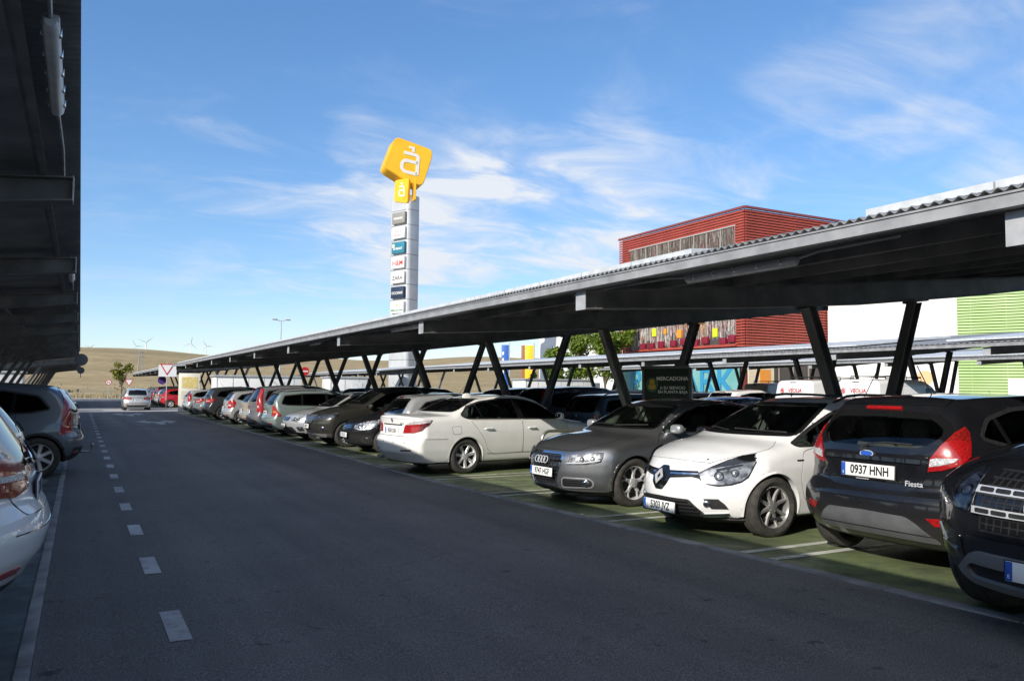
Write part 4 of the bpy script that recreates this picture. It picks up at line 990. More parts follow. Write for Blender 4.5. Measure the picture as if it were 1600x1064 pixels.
def gen_car(root, kind, pm, tail='low', face='plain', plate='', cell=.026, wheel=(7, 'W', RIM), glass=None, rails=False, detail=2, mods=None, tailmat=None):
    K = dict(KIND[kind]); K.update(mods or {})
    K['swin'] = [rp(K['swin'] if not isinstance(K['swin'][0], list) else K['swin'][0], .05)]; K['fwin'] = rp(K['fwin'], .05); K['bwin'] = rp(K['bwin'], .05)
    if K.get('lipblack'): K['lipmat'] = BLACK
    c = Car(K, root, pm, cell); L2 = K['L']/2; b = K['belt']; h = K['hw'] = K['W']/2
    sidewin(c, K['swin'][0], glass or GLASSD, trim=.025); c.window('windscreen', K['fwin'], 'F', trim=.03); c.window('rear_window', K['bwin'], 'B', glass or GLASSD, trim=.03, trimmat=GLOSSB)
    for p in K['pil']: pill(c, *p)
    zt = K['plz']
    if detail >= 2:
        a, m, f = K['doors']; zd = K['zd']; zs = .36 if kind != 'suv' else .44
        ra = K['axles'][1]+K['ra']+.05
        c.panel('door', rp([(m-.02, zd), (a, zd+.03), (max(a+.1, ra-.08), .72), (ra+.08, zs+.02), (m-.02, zs)], .05), 'L', both=True)
        c.panel('door', rp([(m, zd), (f, zd-.02), (f+.08, .7), (f+.02, zs+.02), (m, zs)], .05), 'L', both=True)
        c.handle(m-.02+.18, zd-.12); c.handle(a+.24, zd-.11)
        if kind != 'saloon': c.panel('tailgate', rp([(-.55, zt-.13), (.55, zt-.13), (.62, zt-.02), (.62, b), (-.62, b), (-.62, zt-.02)], .05), 'B')
    R = lambda a, z: ('b', a, z)
    Sx = lambda x, z: ('s', -L2+x, z)
    if tail == 'low':      # blocks low on the corners (estate)
        taillight(c, [R(h*.74, .66), R(h*.73, .98), R(h*.80, 1.02), Sx(.22, 1.03), Sx(.40, .72), Sx(.38, .66)], 138, tailmat, [([R(h*.77, .76), R(h*.77, .83), Sx(.26, .84), Sx(.31, .76)], AMBER)])
    elif tail == 'pillar':  # tall strips up the rear pillars
        zr = K['H']-.14
        taillight(c, [R(h*.80, b-.30), R(h*.76, b-.05), R(h*.70, zr-.15), Sx(.36, zr), Sx(.44, zr), Sx(.36, b+.05), Sx(.40, b-.32)], 135, tailmat, [([R(h*.80, b-.16), R(h*.80, b-.08), Sx(.24, b-.08), Sx(.26, b-.16)], CLEAR)])
    elif tail == 'wide':   # horizontal lamps reaching into the tailgate
        taillight(c, [R(h*.45, zt+.0), R(h*.42, zt+.12), R(h*.7, zt+.17), Sx(.46, zt+.18), Sx(.52, zt+.12), Sx(.34, zt+.0), R(h*.66, zt-.03)], 142, tailmat, [([R(h*.52, zt+.05), R(h*.52, zt+.08), Sx(.26, zt+.09), Sx(.26, zt+.06)], CLEAR)])
    elif tail == 'round':  # upright almond lamps
        taillight(c, [R(h*.66, b-.26), R(h*.62, b-.12), R(h*.70, b+.02), Sx(.36, b+.08), Sx(.46, b-.04), Sx(.40, b-.24), R(h*.76, b-.30)], 136, tailmat, [([R(h*.70, b-.2), R(h*.68, b-.12), Sx(.27, b-.12), Sx(.28, b-.2)], CLEAR)])
    elif tail == 'tall':   # upright slim lamps beside the window
        taillight(c, [R(h*.80, b-.22), R(h*.76, b), R(h*.70, b+.2), Sx(.34, b+.28), Sx(.42, b+.26), Sx(.42, b-.05), Sx(.36, b-.24)], 135, tailmat)
    c.plate('B', zt-.04 if kind != 'saloon' else .80, plate, off=.018, tilt=.03)
    c.disc('emblem', 'B', 0, zt+.13, .04, CHROME, off=.012, dome=.006)
    c.patch('brake_light', rp([(-.14, K['H']-.115), (.14, K['H']-.115), (.135, K['H']-.095), (-.135, K['H']-.095)], .005), 'B', REDD, off=.01)
    wiper(c, 'B', [(.0, K['bwin'][0][1]-.03), (-.1, K['bwin'][0][1]+.03), (-.35, K['bwin'][0][1]+.05)])
    c.strip('bumper_line', [(-h*.8, zt-.21), (0, zt-.215), (h*.8, zt-.21)], 'B', .006, GLOSSB, off=.003, thick=.004, parent=c.body)
    c.patch('bumper_insert', rp([(-.6, .27+K.get('inz', 0)), (.6, .27+K.get('inz', 0)), (.7, .36+K.get('inz', 0)), (-.7, .36+K.get('inz', 0))] if kind != 'suv' else [(-.7, .30), (.7, .30), (.76, .50), (-.76, .50)], .04), 'B', BLACK, off=.005)
    for sd in (1, -1): c.patch('reflector', rp([(sd*.55, K.get('refz', .40)), (sd*.72, K.get('refz', .40)), (sd*.72, K.get('refz', .40)+.035), (sd*.55, K.get('refz', .40)+.035)], .01), 'B', RED, off=.008)
    # front
    zg = .62 if kind != 'suv' else .76
    F_ = lambda a, z: ('f', a, z)
    Sf = lambda x, z: ('s', L2-x, z)
    if face == 'plain':
        headlight(c, [F_(h*.52, zg-.03), F_(h*.50, zg+.05), F_(h*.66, zg+.11), Sf(.52, zg+.18), Sf(.66, zg+.20), Sf(.62, zg+.10), Sf(.48, zg), F_(h*.74, zg-.06)], 42, [('f', h*.64, zg+.03, .05), ('f', h*.76, zg+.03, .045)])
        g = c.patch('grille', rp([(-.36, zg+.08), (.36, zg+.08), (.34, zg-.03), (-.34, zg-.03)], .03), 'F', GLOSSB, off=.005)
        grille_bars(c, g, [zg-.0, zg+.04], -.33, .33, .012, CHROME, .012)
        c.disc('emblem', 'F', 0, zg+.03, .055, CHROME, off=.02, dome=.008)
    elif face == 'big':
        headlight(c, [F_(h*.50, zg+.0), F_(h*.50, zg+.05), F_(h*.72, zg+.10), Sf(.52, zg+.15), Sf(.66, zg+.17), Sf(.60, zg+.09), Sf(.46, zg+.02), F_(h*.74, zg-.03), F_(h*.6, zg-.01)], 42, [('f', h*.62, zg+.03, .035), ('f', h*.76, zg+.04, .035)], dark=simple('lamp_smoke', (.2, .2, .21), .15, .8))
        G = rp([(-.40, zg+.11), (.40, zg+.11), (.44, zg-.02), (.36, zg-.13), (-.36, zg-.13), (-.44, zg-.02)], .04)
        g = c.patch('grille', G, 'F', GLOSSB, off=.005)
        c.patch('grille_frame', inset(G, .012), 'F', CHROME, off=.012, thick=.02, hole=inset(G, -.006), parent=g, raw=True)
        for z in np.linspace(zg-.11, zg+.08, 7): grille_bars(c, g, [z], -.38, .38, .009, SATIN, .010)
        c.disc('emblem', 'F', 0, zg+.02, .06, CHROME, off=.022, dome=.01)
    if face != 'none':
        c.patch('lower_grille', rp([(-.50, zg-.2), (.50, zg-.2), (.60, zg-.35), (-.60, zg-.35)], .04), 'F', BLACK, off=.005)
        for sd in (1, -1):
            c.patch('fog_insert', rp([(sd*.62, zg-.2), (sd*.78, zg-.19), (sd*.80, zg-.32), (sd*.66, zg-.33)], .03), 'F', BLACK, off=.005)
            c.disc('fog_light', 'F', sd*.71, zg-.26, .045, CHROME, off=.012, depth=.02, dome=.008)
        c.patch('lower_lip', rp([(-.74, .215), (.74, .215), (.78, .26), (-.78, .26)], .02) if kind != 'suv' else rp([(-.7, .27), (.7, .27), (.74, .35), (-.74, .35)], .02), 'F', SATIN if kind == 'suv' else BLACK, off=.008)
        c.plate('F', zg-.18 if face == 'plain' else zg-.21, plate, off=.025)
        wiper(c, 'F', [(.5, K['fwin'][0][1]), (.1, K['fwin'][0][1]+.02), (-.1, K['fwin'][0][1]+.02)])
    c.wheels(*wheel); c.mirrors(K['swin'][0][0][0] if False else K['doors'][2]-.12, K['zd']-.01)
    if rails:
        for sd in (1, -1):
            bm = bmesh.new(); P = [c.sh.pt('T', x, sd*h*.64) for x in np.linspace(-L2*.8, .05, 9)]
            tube(bm, [(p[0], p[1], p[2]+q) for p, q in zip(P, [0, .04, .045, .045, .045, .045, .045, .04, 0])], .016, 8); from_bm('roof_rail', bm, BLACK if rails == 'b' else SATIN, root)
    c.seats([(-.1, 'f'), (-.95, 'r')], .45 if kind not in ('suv', 'mpv') else .56, wheel_x=None)
    bm = bmesh.new(); p = c.sh.pt('T', -L2*.55, 0); tube(bm, [(p[0], 0, p[2]), (p[0]-.16, 0, p[2]+.2)], .005, 6); from_bm('roof_aerial', bm, BLACK, root)
    return c
def car_van(root):
    S = dict(L=4.38, W=1.81, H=1.84, rw=.32, ra=.365, axles=(1.36, -1.37), belt=1.05, xm=.3, lip=.01,
        top=[(-2.25, 1.75), (-2.1, 1.80), (-1.5, 1.835), (-.3, 1.84), (.3, 1.80), (.7, 1.66), (1.45, 1.10), (1.8, 1.0), (2.1, .86), (2.3, .62)],
        front=[(2.0, .18), (2.12, .3), (2.18, .45), (2.19, .6), (2.14, .74), (2.08, .9), (2.08, 1.9)],
        rear=[(-2.1, .22), (-2.16, .34), (-2.19, .45), (-2.19, .60), (-2.165, .68), (-2.15, 1.2), (-2.06, 1.7), (-2.02, 1.9)],
        half=[(.90, .2), (.95, .3), (.98, .5), (1.0, .75), (.99, 1.0), (.96, 1.2), (.86, 1.76), (.82, 1.9)],
        nr=(.12, 4.), nf=(.5, 2.3), cr=.02, cw=.25, zb=.22, k12=.14, gt=.0, crown=.04, cabin=(.0, 1.25), zfl=.55, kr=.08,
        swin=[rp([(.12, 1.10), (.14, 1.56), (.42, 1.55), (.72, 1.42), (1.15, 1.12), (1.1, 1.07)], .05)], fwin=rp([(-.72, 1.17), (.72, 1.17), (.6, 1.62), (-.6, 1.62)], .06))
    c = Car(S, root, paint('van_white_paint', (.80, .80, .80)), .026)
    sidewin(c, S['swin'][0], GLASSD); c.window('windscreen', S['fwin'], 'F')
    for y0, y1 in ((-.70, -.01), (.01, .70)): c.panel('rear_door', rp([(y0, .62), (y1, .62), (y1, 1.70), (y0+(.06 if y0 < -.5 else 0), 1.70) if False else (y0, 1.70)], .06), 'B')
    for vw in ('L', 'R'):
        c.panel('door', rp([(.08, 1.06), (1.2, 1.04), (1.15, .45), (.08, .42)], .05), vw)
        c.panel('side_door', rp([(-.95, 1.62), (.02, 1.64), (.02, .40), (-.95, .40)], .06), vw)
        c.patch('side_stripe', rp([(-.35, .62), (-.05, .95), (.02, 1.28), (.12, 1.28), (.1, .9), (-.15, .62)], .05), vw, simple('red_vinyl', (.55, .02, .03), .35), off=.007, thick=.004)
    taillight(c, [('b', .79, .72), ('b', .80, 1.05), ('s', -2.08, 1.06), ('s', -2.05, .72)], 140)
    rt = simple('red_letter', (.50, .03, .04), .4)
    text_mesh('van_lettering', 'VEOLIA', .17, rt, root, c.frameat('B', -.12, 1.47, .012), .002, bold=.003)
    M = c.frameat('B', .42, 1.47, .012); bm = bmesh.new()
    tube(bm, [(.075*math.cos(t), .075*math.sin(t), 0) for t in np.linspace(.2, 2*math.pi-.1, 22)], .012, 6); tube(bm, [(.03*math.cos(t), .03*math.sin(t), 0) for t in np.linspace(0, 2*math.pi, 12)[:-1]], .016, 6, True); bm.transform(M); from_bm('van_logo', bm, rt, root)
    c.disc('emblem', 'B', 0, 1.33, .05, CHROME, off=.01, dome=.01)
    c.patch('brake_light', rp([(-.12, 1.725), (.12, 1.725), (.12, 1.745), (-.12, 1.745)], .005), 'B', REDD, off=.01)
    c.patch('bumper_insert', rp([(-.86, .36), (.86, .36), (.86, .58), (-.86, .58)], .04), 'B', BLACK, off=.006)
    c.plate('B', .70, '4417 KBD', off=.02)
    headlight(c, [('f', .5, .68), ('f', .48, .80), ('s', 1.5, .98), ('s', 1.55, .86), ('f', .74, .64)], 42, [('f', .64, .74, .05)])
    bm = bmesh.new()
    for x in (-1.5, -.5, .2):
        p = c.sh.pt('T', x, .6); tube(bm, [(x, .62, p[2]-.01), (x, .62, p[2]+.09), (x, -.62, p[2]+.09), (x, -.62, p[2]-.01)], .014, 6)
    for y in (-.62, .62): tube(bm, [(-1.5, y, 1.92), (.2, y, 1.9)], .012, 6)
    from_bm('roof_rack', bm, BLACK, root)
    c.wheels(8, 'W', RIMD); c.mirrors(1.0, 1.08, BLACK, size=(.13, .2, .2))
    c.seats([(.35, 'f')], .55)
    return c
# ------------------------------------------------------------------ world, sun, camera
SUNV = Vector((-1.74, -.84, 1.0)).normalized()
def make_world():
    wd = bpy.data.worlds.new('World'); SC.world = wd; wd.use_nodes = True
    t = wd.node_tree; bg = t.nodes['Background']
    sk = node(t, 'ShaderNodeTexSky'); sk.sky_type = 'NISHITA'; sk.sun_disc = False
    sk.sun_elevation = math.asin(SUNV.z); sk.sun_rotation = math.atan2(SUNV.x, SUNV.y)
    sk.altitude = 100; sk.air_density = 1.0; sk.dust_density = .0; sk.ozone_density = 3.0
    tc = node(t, 'ShaderNodeTexCoord')
    # thin cirrus and added fill clouds: streaky noise limited to patches of sky (directions in world space)
    sep = node(t, 'ShaderNodeSeparateXYZ'); t.links.new(tc.outputs['Generated'], sep.inputs[0])
    dz = node(t, 'ShaderNodeMath', operation='ADD'); t.links.new(sep.outputs['Z'], dz.inputs[0]); dz.inputs[1].default_value = .16
    dv = node(t, 'ShaderNodeVectorMath', operation='DIVIDE')
    cmb = node(t, 'ShaderNodeCombineXYZ')
    for i in range(3): t.links.new(dz.outputs[0], cmb.inputs[i])
    t.links.new(tc.outputs['Generated'], dv.inputs[0]); t.links.new(cmb.outputs[0], dv.inputs[1])
    def streak(rotz, sc, scale, rough):
        mp = node(t, 'ShaderNodeMapping'); mp.inputs['Rotation'].default_value = (0, 0, rad(rotz)); mp.inputs['Scale'].default_value = sc
        t.links.new(dv.outputs[0], mp.inputs['Vector'])
        n = node(t, 'ShaderNodeTexNoise', Scale=scale, Detail=9., Roughness=rough, Distortion=.6); t.links.new(mp.outputs[0], n.inputs['Vector'])
        return n.outputs['Fac']
    total = None
    def add(a, b):
        m = node(t, 'ShaderNodeMath', operation='ADD'); m.use_clamp = True
        t.links.new(a, m.inputs[0]); t.links.new(b, m.inputs[1]); return m.outputs[0]
    def patchy(dirv, ang, fac, lo, hi, amt, stretch=None, ax=0.):
        d = Vector(dirv).normalized()
        vr = node(t, 'ShaderNodeVectorMath', operation='SUBTRACT'); t.links.new(tc.outputs['Generated'], vr.inputs[0]); vr.inputs[1].default_value = d
        # local axes: horizontal h, vertical v
        h = Vector((d.y, -d.x, 0)).normalized(); v = h.cross(d)
        hh = h*math.cos(ax)+v*math.sin(ax); vv = -h*math.sin(ax)+v*math.cos(ax)
        out = []
        for a, s in ((hh, ang[0]), (vv, ang[1])):
            dt = node(t, 'ShaderNodeVectorMath', operation='DOT_PRODUCT'); t.links.new(vr.outputs[0], dt.inputs[0]); dt.inputs[1].default_value = a/s
            sq = node(t, 'ShaderNodeMath', operation='MULTIPLY'); t.links.new(dt.outputs['Value'], sq.inputs[0]); t.links.new(dt.outputs['Value'], sq.inputs[1]); out.append(sq.outputs[0])
        sm_ = node(t, 'ShaderNodeMath', operation='ADD'); t.links.new(out[0], sm_.inputs[0]); t.links.new(out[1], sm_.inputs[1])
        mr = node(t, 'ShaderNodeMapRange'); mr.interpolation_type = 'SMOOTHSTEP'
        mr.inputs['From Min'].default_value = 1.0; mr.inputs['From Max'].default_value = 0.0; t.links.new(sm_.outputs[0], mr.inputs['Value'])
        r = node(t, 'ShaderNodeMapRange'); r.inputs['From Min'].default_value = lo; r.inputs['From Max'].default_value = hi; r.inputs['To Max'].default_value = amt
        r.interpolation_type = 'SMOOTHSTEP'
        # the mask lowers the noise threshold, so patches break up at their rims
        ad = node(t, 'ShaderNodeMath', operation='MULTIPLY_ADD'); t.links.new(mr.outputs[0], ad.inputs[0]); ad.inputs[1].default_value = .30; t.links.new(fac, ad.inputs[2])
        sb = node(t, 'ShaderNodeMath', operation='SUBTRACT'); t.links.new(ad.outputs[0], sb.inputs[0]); sb.inputs[1].default_value = .30
        t.links.new(sb.outputs[0], r.inputs['Value'])
        mm = node(t, 'ShaderNodeMath', operation='MULTIPLY'); t.links.new(r.outputs[0], mm.inputs[0]); t.links.new(mr.outputs[0], mm.inputs[1])
        return mm.outputs[0]
    s1 = streak(35, (1.0, 3.2, 1), 1.5, .62); s2 = streak(5, (1., 1.6, 1), 2.2, .6)
    for a in SKY_PATCHES:
        q = patchy(a[0], a[1], (s1, s2)[a[2]], a[3], a[4], a[5], ax=a[6])
        total = q if total is None else add(total, q)
    mix = node(t, 'ShaderNodeMixRGB'); t.links.new(total, mix.inputs[0])
    tint = node(t, 'ShaderNodeMixRGB', blend_type='MULTIPLY'); tint.inputs[0].default_value = 1.; tint.inputs[2].default_value = SKY_TINT
    hs = node(t, 'ShaderNodeHueSaturation'); hs.inputs['Saturation'].default_value = SKY_SAT; hs.inputs['Value'].default_value = SKY_VAL
    gm = node(t, 'ShaderNodeGamma'); gm.inputs['Gamma'].default_value = .78; t.links.new(sk.outputs[0], gm.inputs['Color']); t.links.new(gm.outputs[0], hs.inputs['Color'])
    t.links.new(hs.outputs[0], tint.inputs[1]); t.links.new(tint.outputs[0], mix.inputs[1]); mix.inputs[2].default_value = (*CLOUD, 1)
    t.links.new(mix.outputs[0], bg.inputs[0]); bg.inputs[1].default_value = SKY_STR
SKY_TINT = (1.0, 1.06, 1.20, 1); SKY_STR = .14; SKY_SAT = 1.25; SKY_VAL = 1.24; CLOUD = (5.0, 5.3, 5.8)
F_, TH_, PITCH, ROLL = 1244.4, rad(28.4), .0592, .0085
def cam_axes():
    F = Vector((math.sin(TH_)*math.cos(PITCH), math.cos(TH_)*math.cos(PITCH), math.sin(PITCH)))
    R0 = Vector((math.cos(TH_), -math.sin(TH_), 0)); U0 = R0.cross(F)
    return R0*math.cos(ROLL)+U0*math.sin(ROLL), U0*math.cos(ROLL)-R0*math.sin(ROLL), F
RR, UU, FF = cam_axes()
def pray(u, v):
    """viewing direction of a point of the photograph"""
    return FF + RR*((u-800)/F_) - UU*((v-532)/F_)
SKY_PATCHES = [
 (pray(770, 340), (.44, .15), 1, .22, .84, .78, .05), (pray(540, 345), (.18, .045), 1, .34, .78, .62, .0), (pray(850, 275), (.20, .10), 1, .30, .84, .55, .5),
 (pray(640, 410), (.30, .06), 1, .36, .80, .45, 0), (pray(960, 370), (.26, .07), 1, .34, .80, .62, .1), (pray(700, 300), (.16, .06), 1, .32, .8, .55, .4),
 (pray(1430, 60), (.36, .09), 0, .34, .86, .56, .30), (pray(1450, 190), (.32, .05), 0, .36, .80, .60, .22), (pray(1580, 255), (.14, .06), 0, .38, .80, .55, .4),
 ((-.75, -.75, .75), (1.15, 1.0), 1, .20, .60, .95, 0.), ((.35, -.75, .9), (.9, .7), 1, .25, .62, .9, 0.), ((-.2, .1, 1.), (.55, .5), 1, .34, .62, .6, 0.),  # unseen clouds behind and overhead, added as neutral fill for the shaded road
 (pray(565, 235), (.07, .09), 1, .36, .80, .55, .5), (pray(450, 280), (.14, .03), 1, .40, .82, .42, .05), (pray(345, 212), (.14, .035), 1, .40, .82, .36, .1), (pray(820, 8), (.34, .05), 1, .40, .84, .32, .1)]
def make_light():
    l = bpy.data.lights.new('sun', 'SUN'); l.energy = SUN_E; l.angle = rad(.5); l.color = (1., .94, .84)
    o = bpy.data.objects.new('sun', l); COL.objects.link(o)
    o.rotation_euler = (-SUNV).to_track_quat('-Z', 'Y').to_euler()
SUN_E = 4.6
def make_camera():
    cm = bpy.data.cameras.new('camera'); cm.sensor_width = 36; cm.lens = 36*F_/1600; cm.clip_end = 30000; cm.clip_start = .05
    o = bpy.data.objects.new('camera', cm); COL.objects.link(o)
    M = Matrix((RR, UU, -FF)).transposed().to_4x4(); M.translation = (0, 0, 1.54); o.matrix_world = M
    SC.camera = o
# ------------------------------------------------------------------ ground
GZ = [(-60, .25), (-12, .15), (0, .09), (3, .072), (5, .04), (7.2, .005), (12.3, -.062), (21.3, -.085), (52.5, -.198), (64, -.22), (125, -.42), (145, -.45), (6000, -.45)]
def gz(y): return float(np.interp(y, [a for a, _ in GZ], [b for _, b in GZ]))
def sheet(name, x0, x1, y0, y1, off, mat, parent=None, y1b=None):
    """horizontal sheet following the ground's long profile; off above the ground"""
    ys = sorted({y0, y1} | {k for k, _ in GZ if y0 < k < y1}); V = []; Fc = []
    for y in ys: V += [(x0, y, gz(y)+off), (x1, y, gz(y)+off)]
    for i in range(len(ys)-1): Fc.append((2*i, 2*i+1, 2*i+3, 2*i+2))
    return V, Fc
def sheets(name, rects, off, mat, parent=None):
    V = []; Fc = []
    for r in rects:
        if len(r) == 4 and not isinstance(r[0], tuple): v, f = sheet(name, *r, off, mat)
        else: v = [(p[0], p[1], gz(p[1])+off) for p in r]; f = [tuple(range(len(v)))]
        n = len(V); V += v; Fc += [tuple(i+n for i in q) for q in f]
    return from_py(name, V, Fc, mat, parent, sm=False)
def asphalt(name, base, seed=0.):
    m, t, b = nt(name)
    tc = node(t, 'ShaderNodeTexCoord')
    mp = node(t, 'ShaderNodeMapping'); mp.inputs['Location'].default_value = (seed, seed, 0); t.links.new(tc.outputs['Object'], mp.inputs['Vector'])
    def nz(s, d=6., r=.6):
        n = node(t, 'ShaderNodeTexNoise', Scale=s, Detail=d, Roughness=r); t.links.new(mp.outputs[0], n.inputs['Vector']); return n.outputs['Fac']
    big = ramp(t, nz(.35), [(.3, tuple(c*.80 for c in base)), (.7, tuple(c*1.18 for c in base))])
    fine = ramp(t, nz(110, 3., .7), [(.30, (.15,)*3), (.50, (.95,)*3), (.72, (2.6,)*3)])
    ml = node(t, 'ShaderNodeMixRGB', blend_type='MULTIPLY'); ml.inputs[0].default_value = .85
    t.links.new(big.outputs[0], ml.inputs[1]); t.links.new(fine.outputs[0], ml.inputs[2])
    # oil spots and darker repairs
    sp = ramp(t, nz(2.4, 4., .65), [(.64, (1, 1, 1)), (.74, (.45, .45, .45))])
    m2 = node(t, 'ShaderNodeMixRGB', blend_type='MULTIPLY'); m2.inputs[0].default_value = .8
    t.links.new(ml.outputs[0], m2.inputs[1]); t.links.new(sp.outputs[0], m2.inputs[2])
    dr = ramp(t, nz(6.5, 2., .5), [(.70, (1, 1, 1)), (.76, (.38, .37, .36))])
    mp2 = node(t, 'ShaderNodeMapping'); mp2.inputs['Scale'].default_value = (1.5, .035, 1); t.links.new(tc.outputs['Object'], mp2.inputs['Vector'])
    nt_ = node(t, 'ShaderNodeTexNoise', Scale=1.0, Detail=5., Roughness=.6); t.links.new(mp2.outputs[0], nt_.inputs['Vector'])
    tk = ramp(t, nt_.outputs['Fac'], [(.32, (.78, .78, .78)), (.66, (1.2, 1.19, 1.17))])
    for x_ in (dr, tk):
        m5 = node(t, 'ShaderNodeMixRGB', blend_type='MULTIPLY'); m5.inputs[0].default_value = .9; t.links.new(m2.outputs[0], m5.inputs[1]); t.links.new(x_.outputs[0], m5.inputs[2]); m2 = m5
    # hairline cracks, broken up by noise
    wv = node(t, 'ShaderNodeTexNoise', Scale=2.5, Detail=6.); t.links.new(mp.outputs[0], wv.inputs['Vector'])
    wm = node(t, 'ShaderNodeMixRGB'); wm.inputs[0].default_value = .12; t.links.new(mp.outputs[0], wm.inputs[1]); t.links.new(wv.outputs['Color'], wm.inputs[2])
    vc = node(t, 'ShaderNodeTexVoronoi', Scale=.42); vc.feature = 'DISTANCE_TO_EDGE'; t.links.new(wm.outputs[0], vc.inputs['Vector'])
    ck = ramp(t, vc.outputs['Distance'], [(.0, (.72, .72, .72)), (.0035, (1, 1, 1))]); cm_ = ramp(t, nz(.5, 3.), [(.48, (0, 0, 0)), (.56, (1, 1, 1))])
    m6 = node(t, 'ShaderNodeMixRGB', blend_type='MULTIPLY'); t.links.new(cm_.outputs[0], m6.inputs[0]); t.links.new(m2.outputs[0], m6.inputs[1]); t.links.new(ck.outputs[0], m6.inputs[2]); m2 = m6
    vo = node(t, 'ShaderNodeTexVoronoi', Scale=240.); t.links.new(mp.outputs[0], vo.inputs['Vector'])
    chip = ramp(t, vo.outputs['Color'], [(.86, (0, 0, 0)), (.93, (1, 1, 1))])
    m3 = node(t, 'ShaderNodeMixRGB', blend_type='MIX'); t.links.new(chip.outputs[0], m3.inputs[0]); t.links.new(m2.outputs[0], m3.inputs[1]); m3.inputs[2].default_value = tuple(c*2.4 for c in base)+(1,)
    t.links.new(m3.outputs[0], b.inputs['Base Color'])
    b.inputs['Roughness'].default_value = .82; b.inputs['Specular IOR Level'].default_value = .35
    bp = node(t, 'ShaderNodeBump', Strength=.5, Distance=.004)
    t.links.new(nz(160, 3.), bp.inputs['Height']); t.links.new(bp.outputs[0], b.inputs['Normal'])
    return m
def worn(name, col, under, lo=.40, hi=.58, scale=9., rough=.7, bump=.25):
    """paint worn through to what lies under it"""
    m, t, b = nt(name)
    tc = node(t, 'ShaderNodeTexCoord')
    n = node(t, 'ShaderNodeTexNoise', Scale=scale, Detail=9., Roughness=.72); t.links.new(tc.outputs['Object'], n.inputs['Vector'])
    n2 = node(t, 'ShaderNodeTexNoise', Scale=.8, Detail=5.); t.links.new(tc.outputs['Object'], n2.inputs['Vector'])
    r = ramp(t, n.outputs['Fac'], [(lo, under), (hi, col)])
    r2 = ramp(t, n2.outputs['Fac'], [(.28, (.55,)*3), (.50, (.95,)*3), (.72, (1.3,)*3)])
    ml = node(t, 'ShaderNodeMixRGB', blend_type='MULTIPLY'); ml.inputs[0].default_value = 1.
    t.links.new(r.outputs[0], ml.inputs[1]); t.links.new(r2.outputs[0], ml.inputs[2]); t.links.new(ml.outputs[0], b.inputs['Base Color'])
    rr = ramp(t, n.outputs['Fac'], [(.35, (min(1, rough+.15),)*3), (.65, (rough-.18,)*3)]); t.links.new(rr.outputs[0], b.inputs['Roughness'])
    n3 = node(t, 'ShaderNodeTexNoise', Scale=120., Detail=3.); t.links.new(tc.outputs['Object'], n3.inputs['Vector'])
    bp = node(t, 'ShaderNodeBump', Strength=bump, Distance=.004); t.links.new(n3.outputs['Fac'], bp.inputs['Height']); t.links.new(bp.outputs[0], b.inputs['Normal'])
    return m
LINES_Y = [-7.1, -4.6, -2.1, .4, 2.9, 5.39, 7.87, 10.58, 13.05, 15.5, 18.0, 20.5, 23.0, 25.5, 28.0, 30.5, 33.0, 35.5, 38.0, 40.5, 43.0, 45.5, 48.0, 50.5]
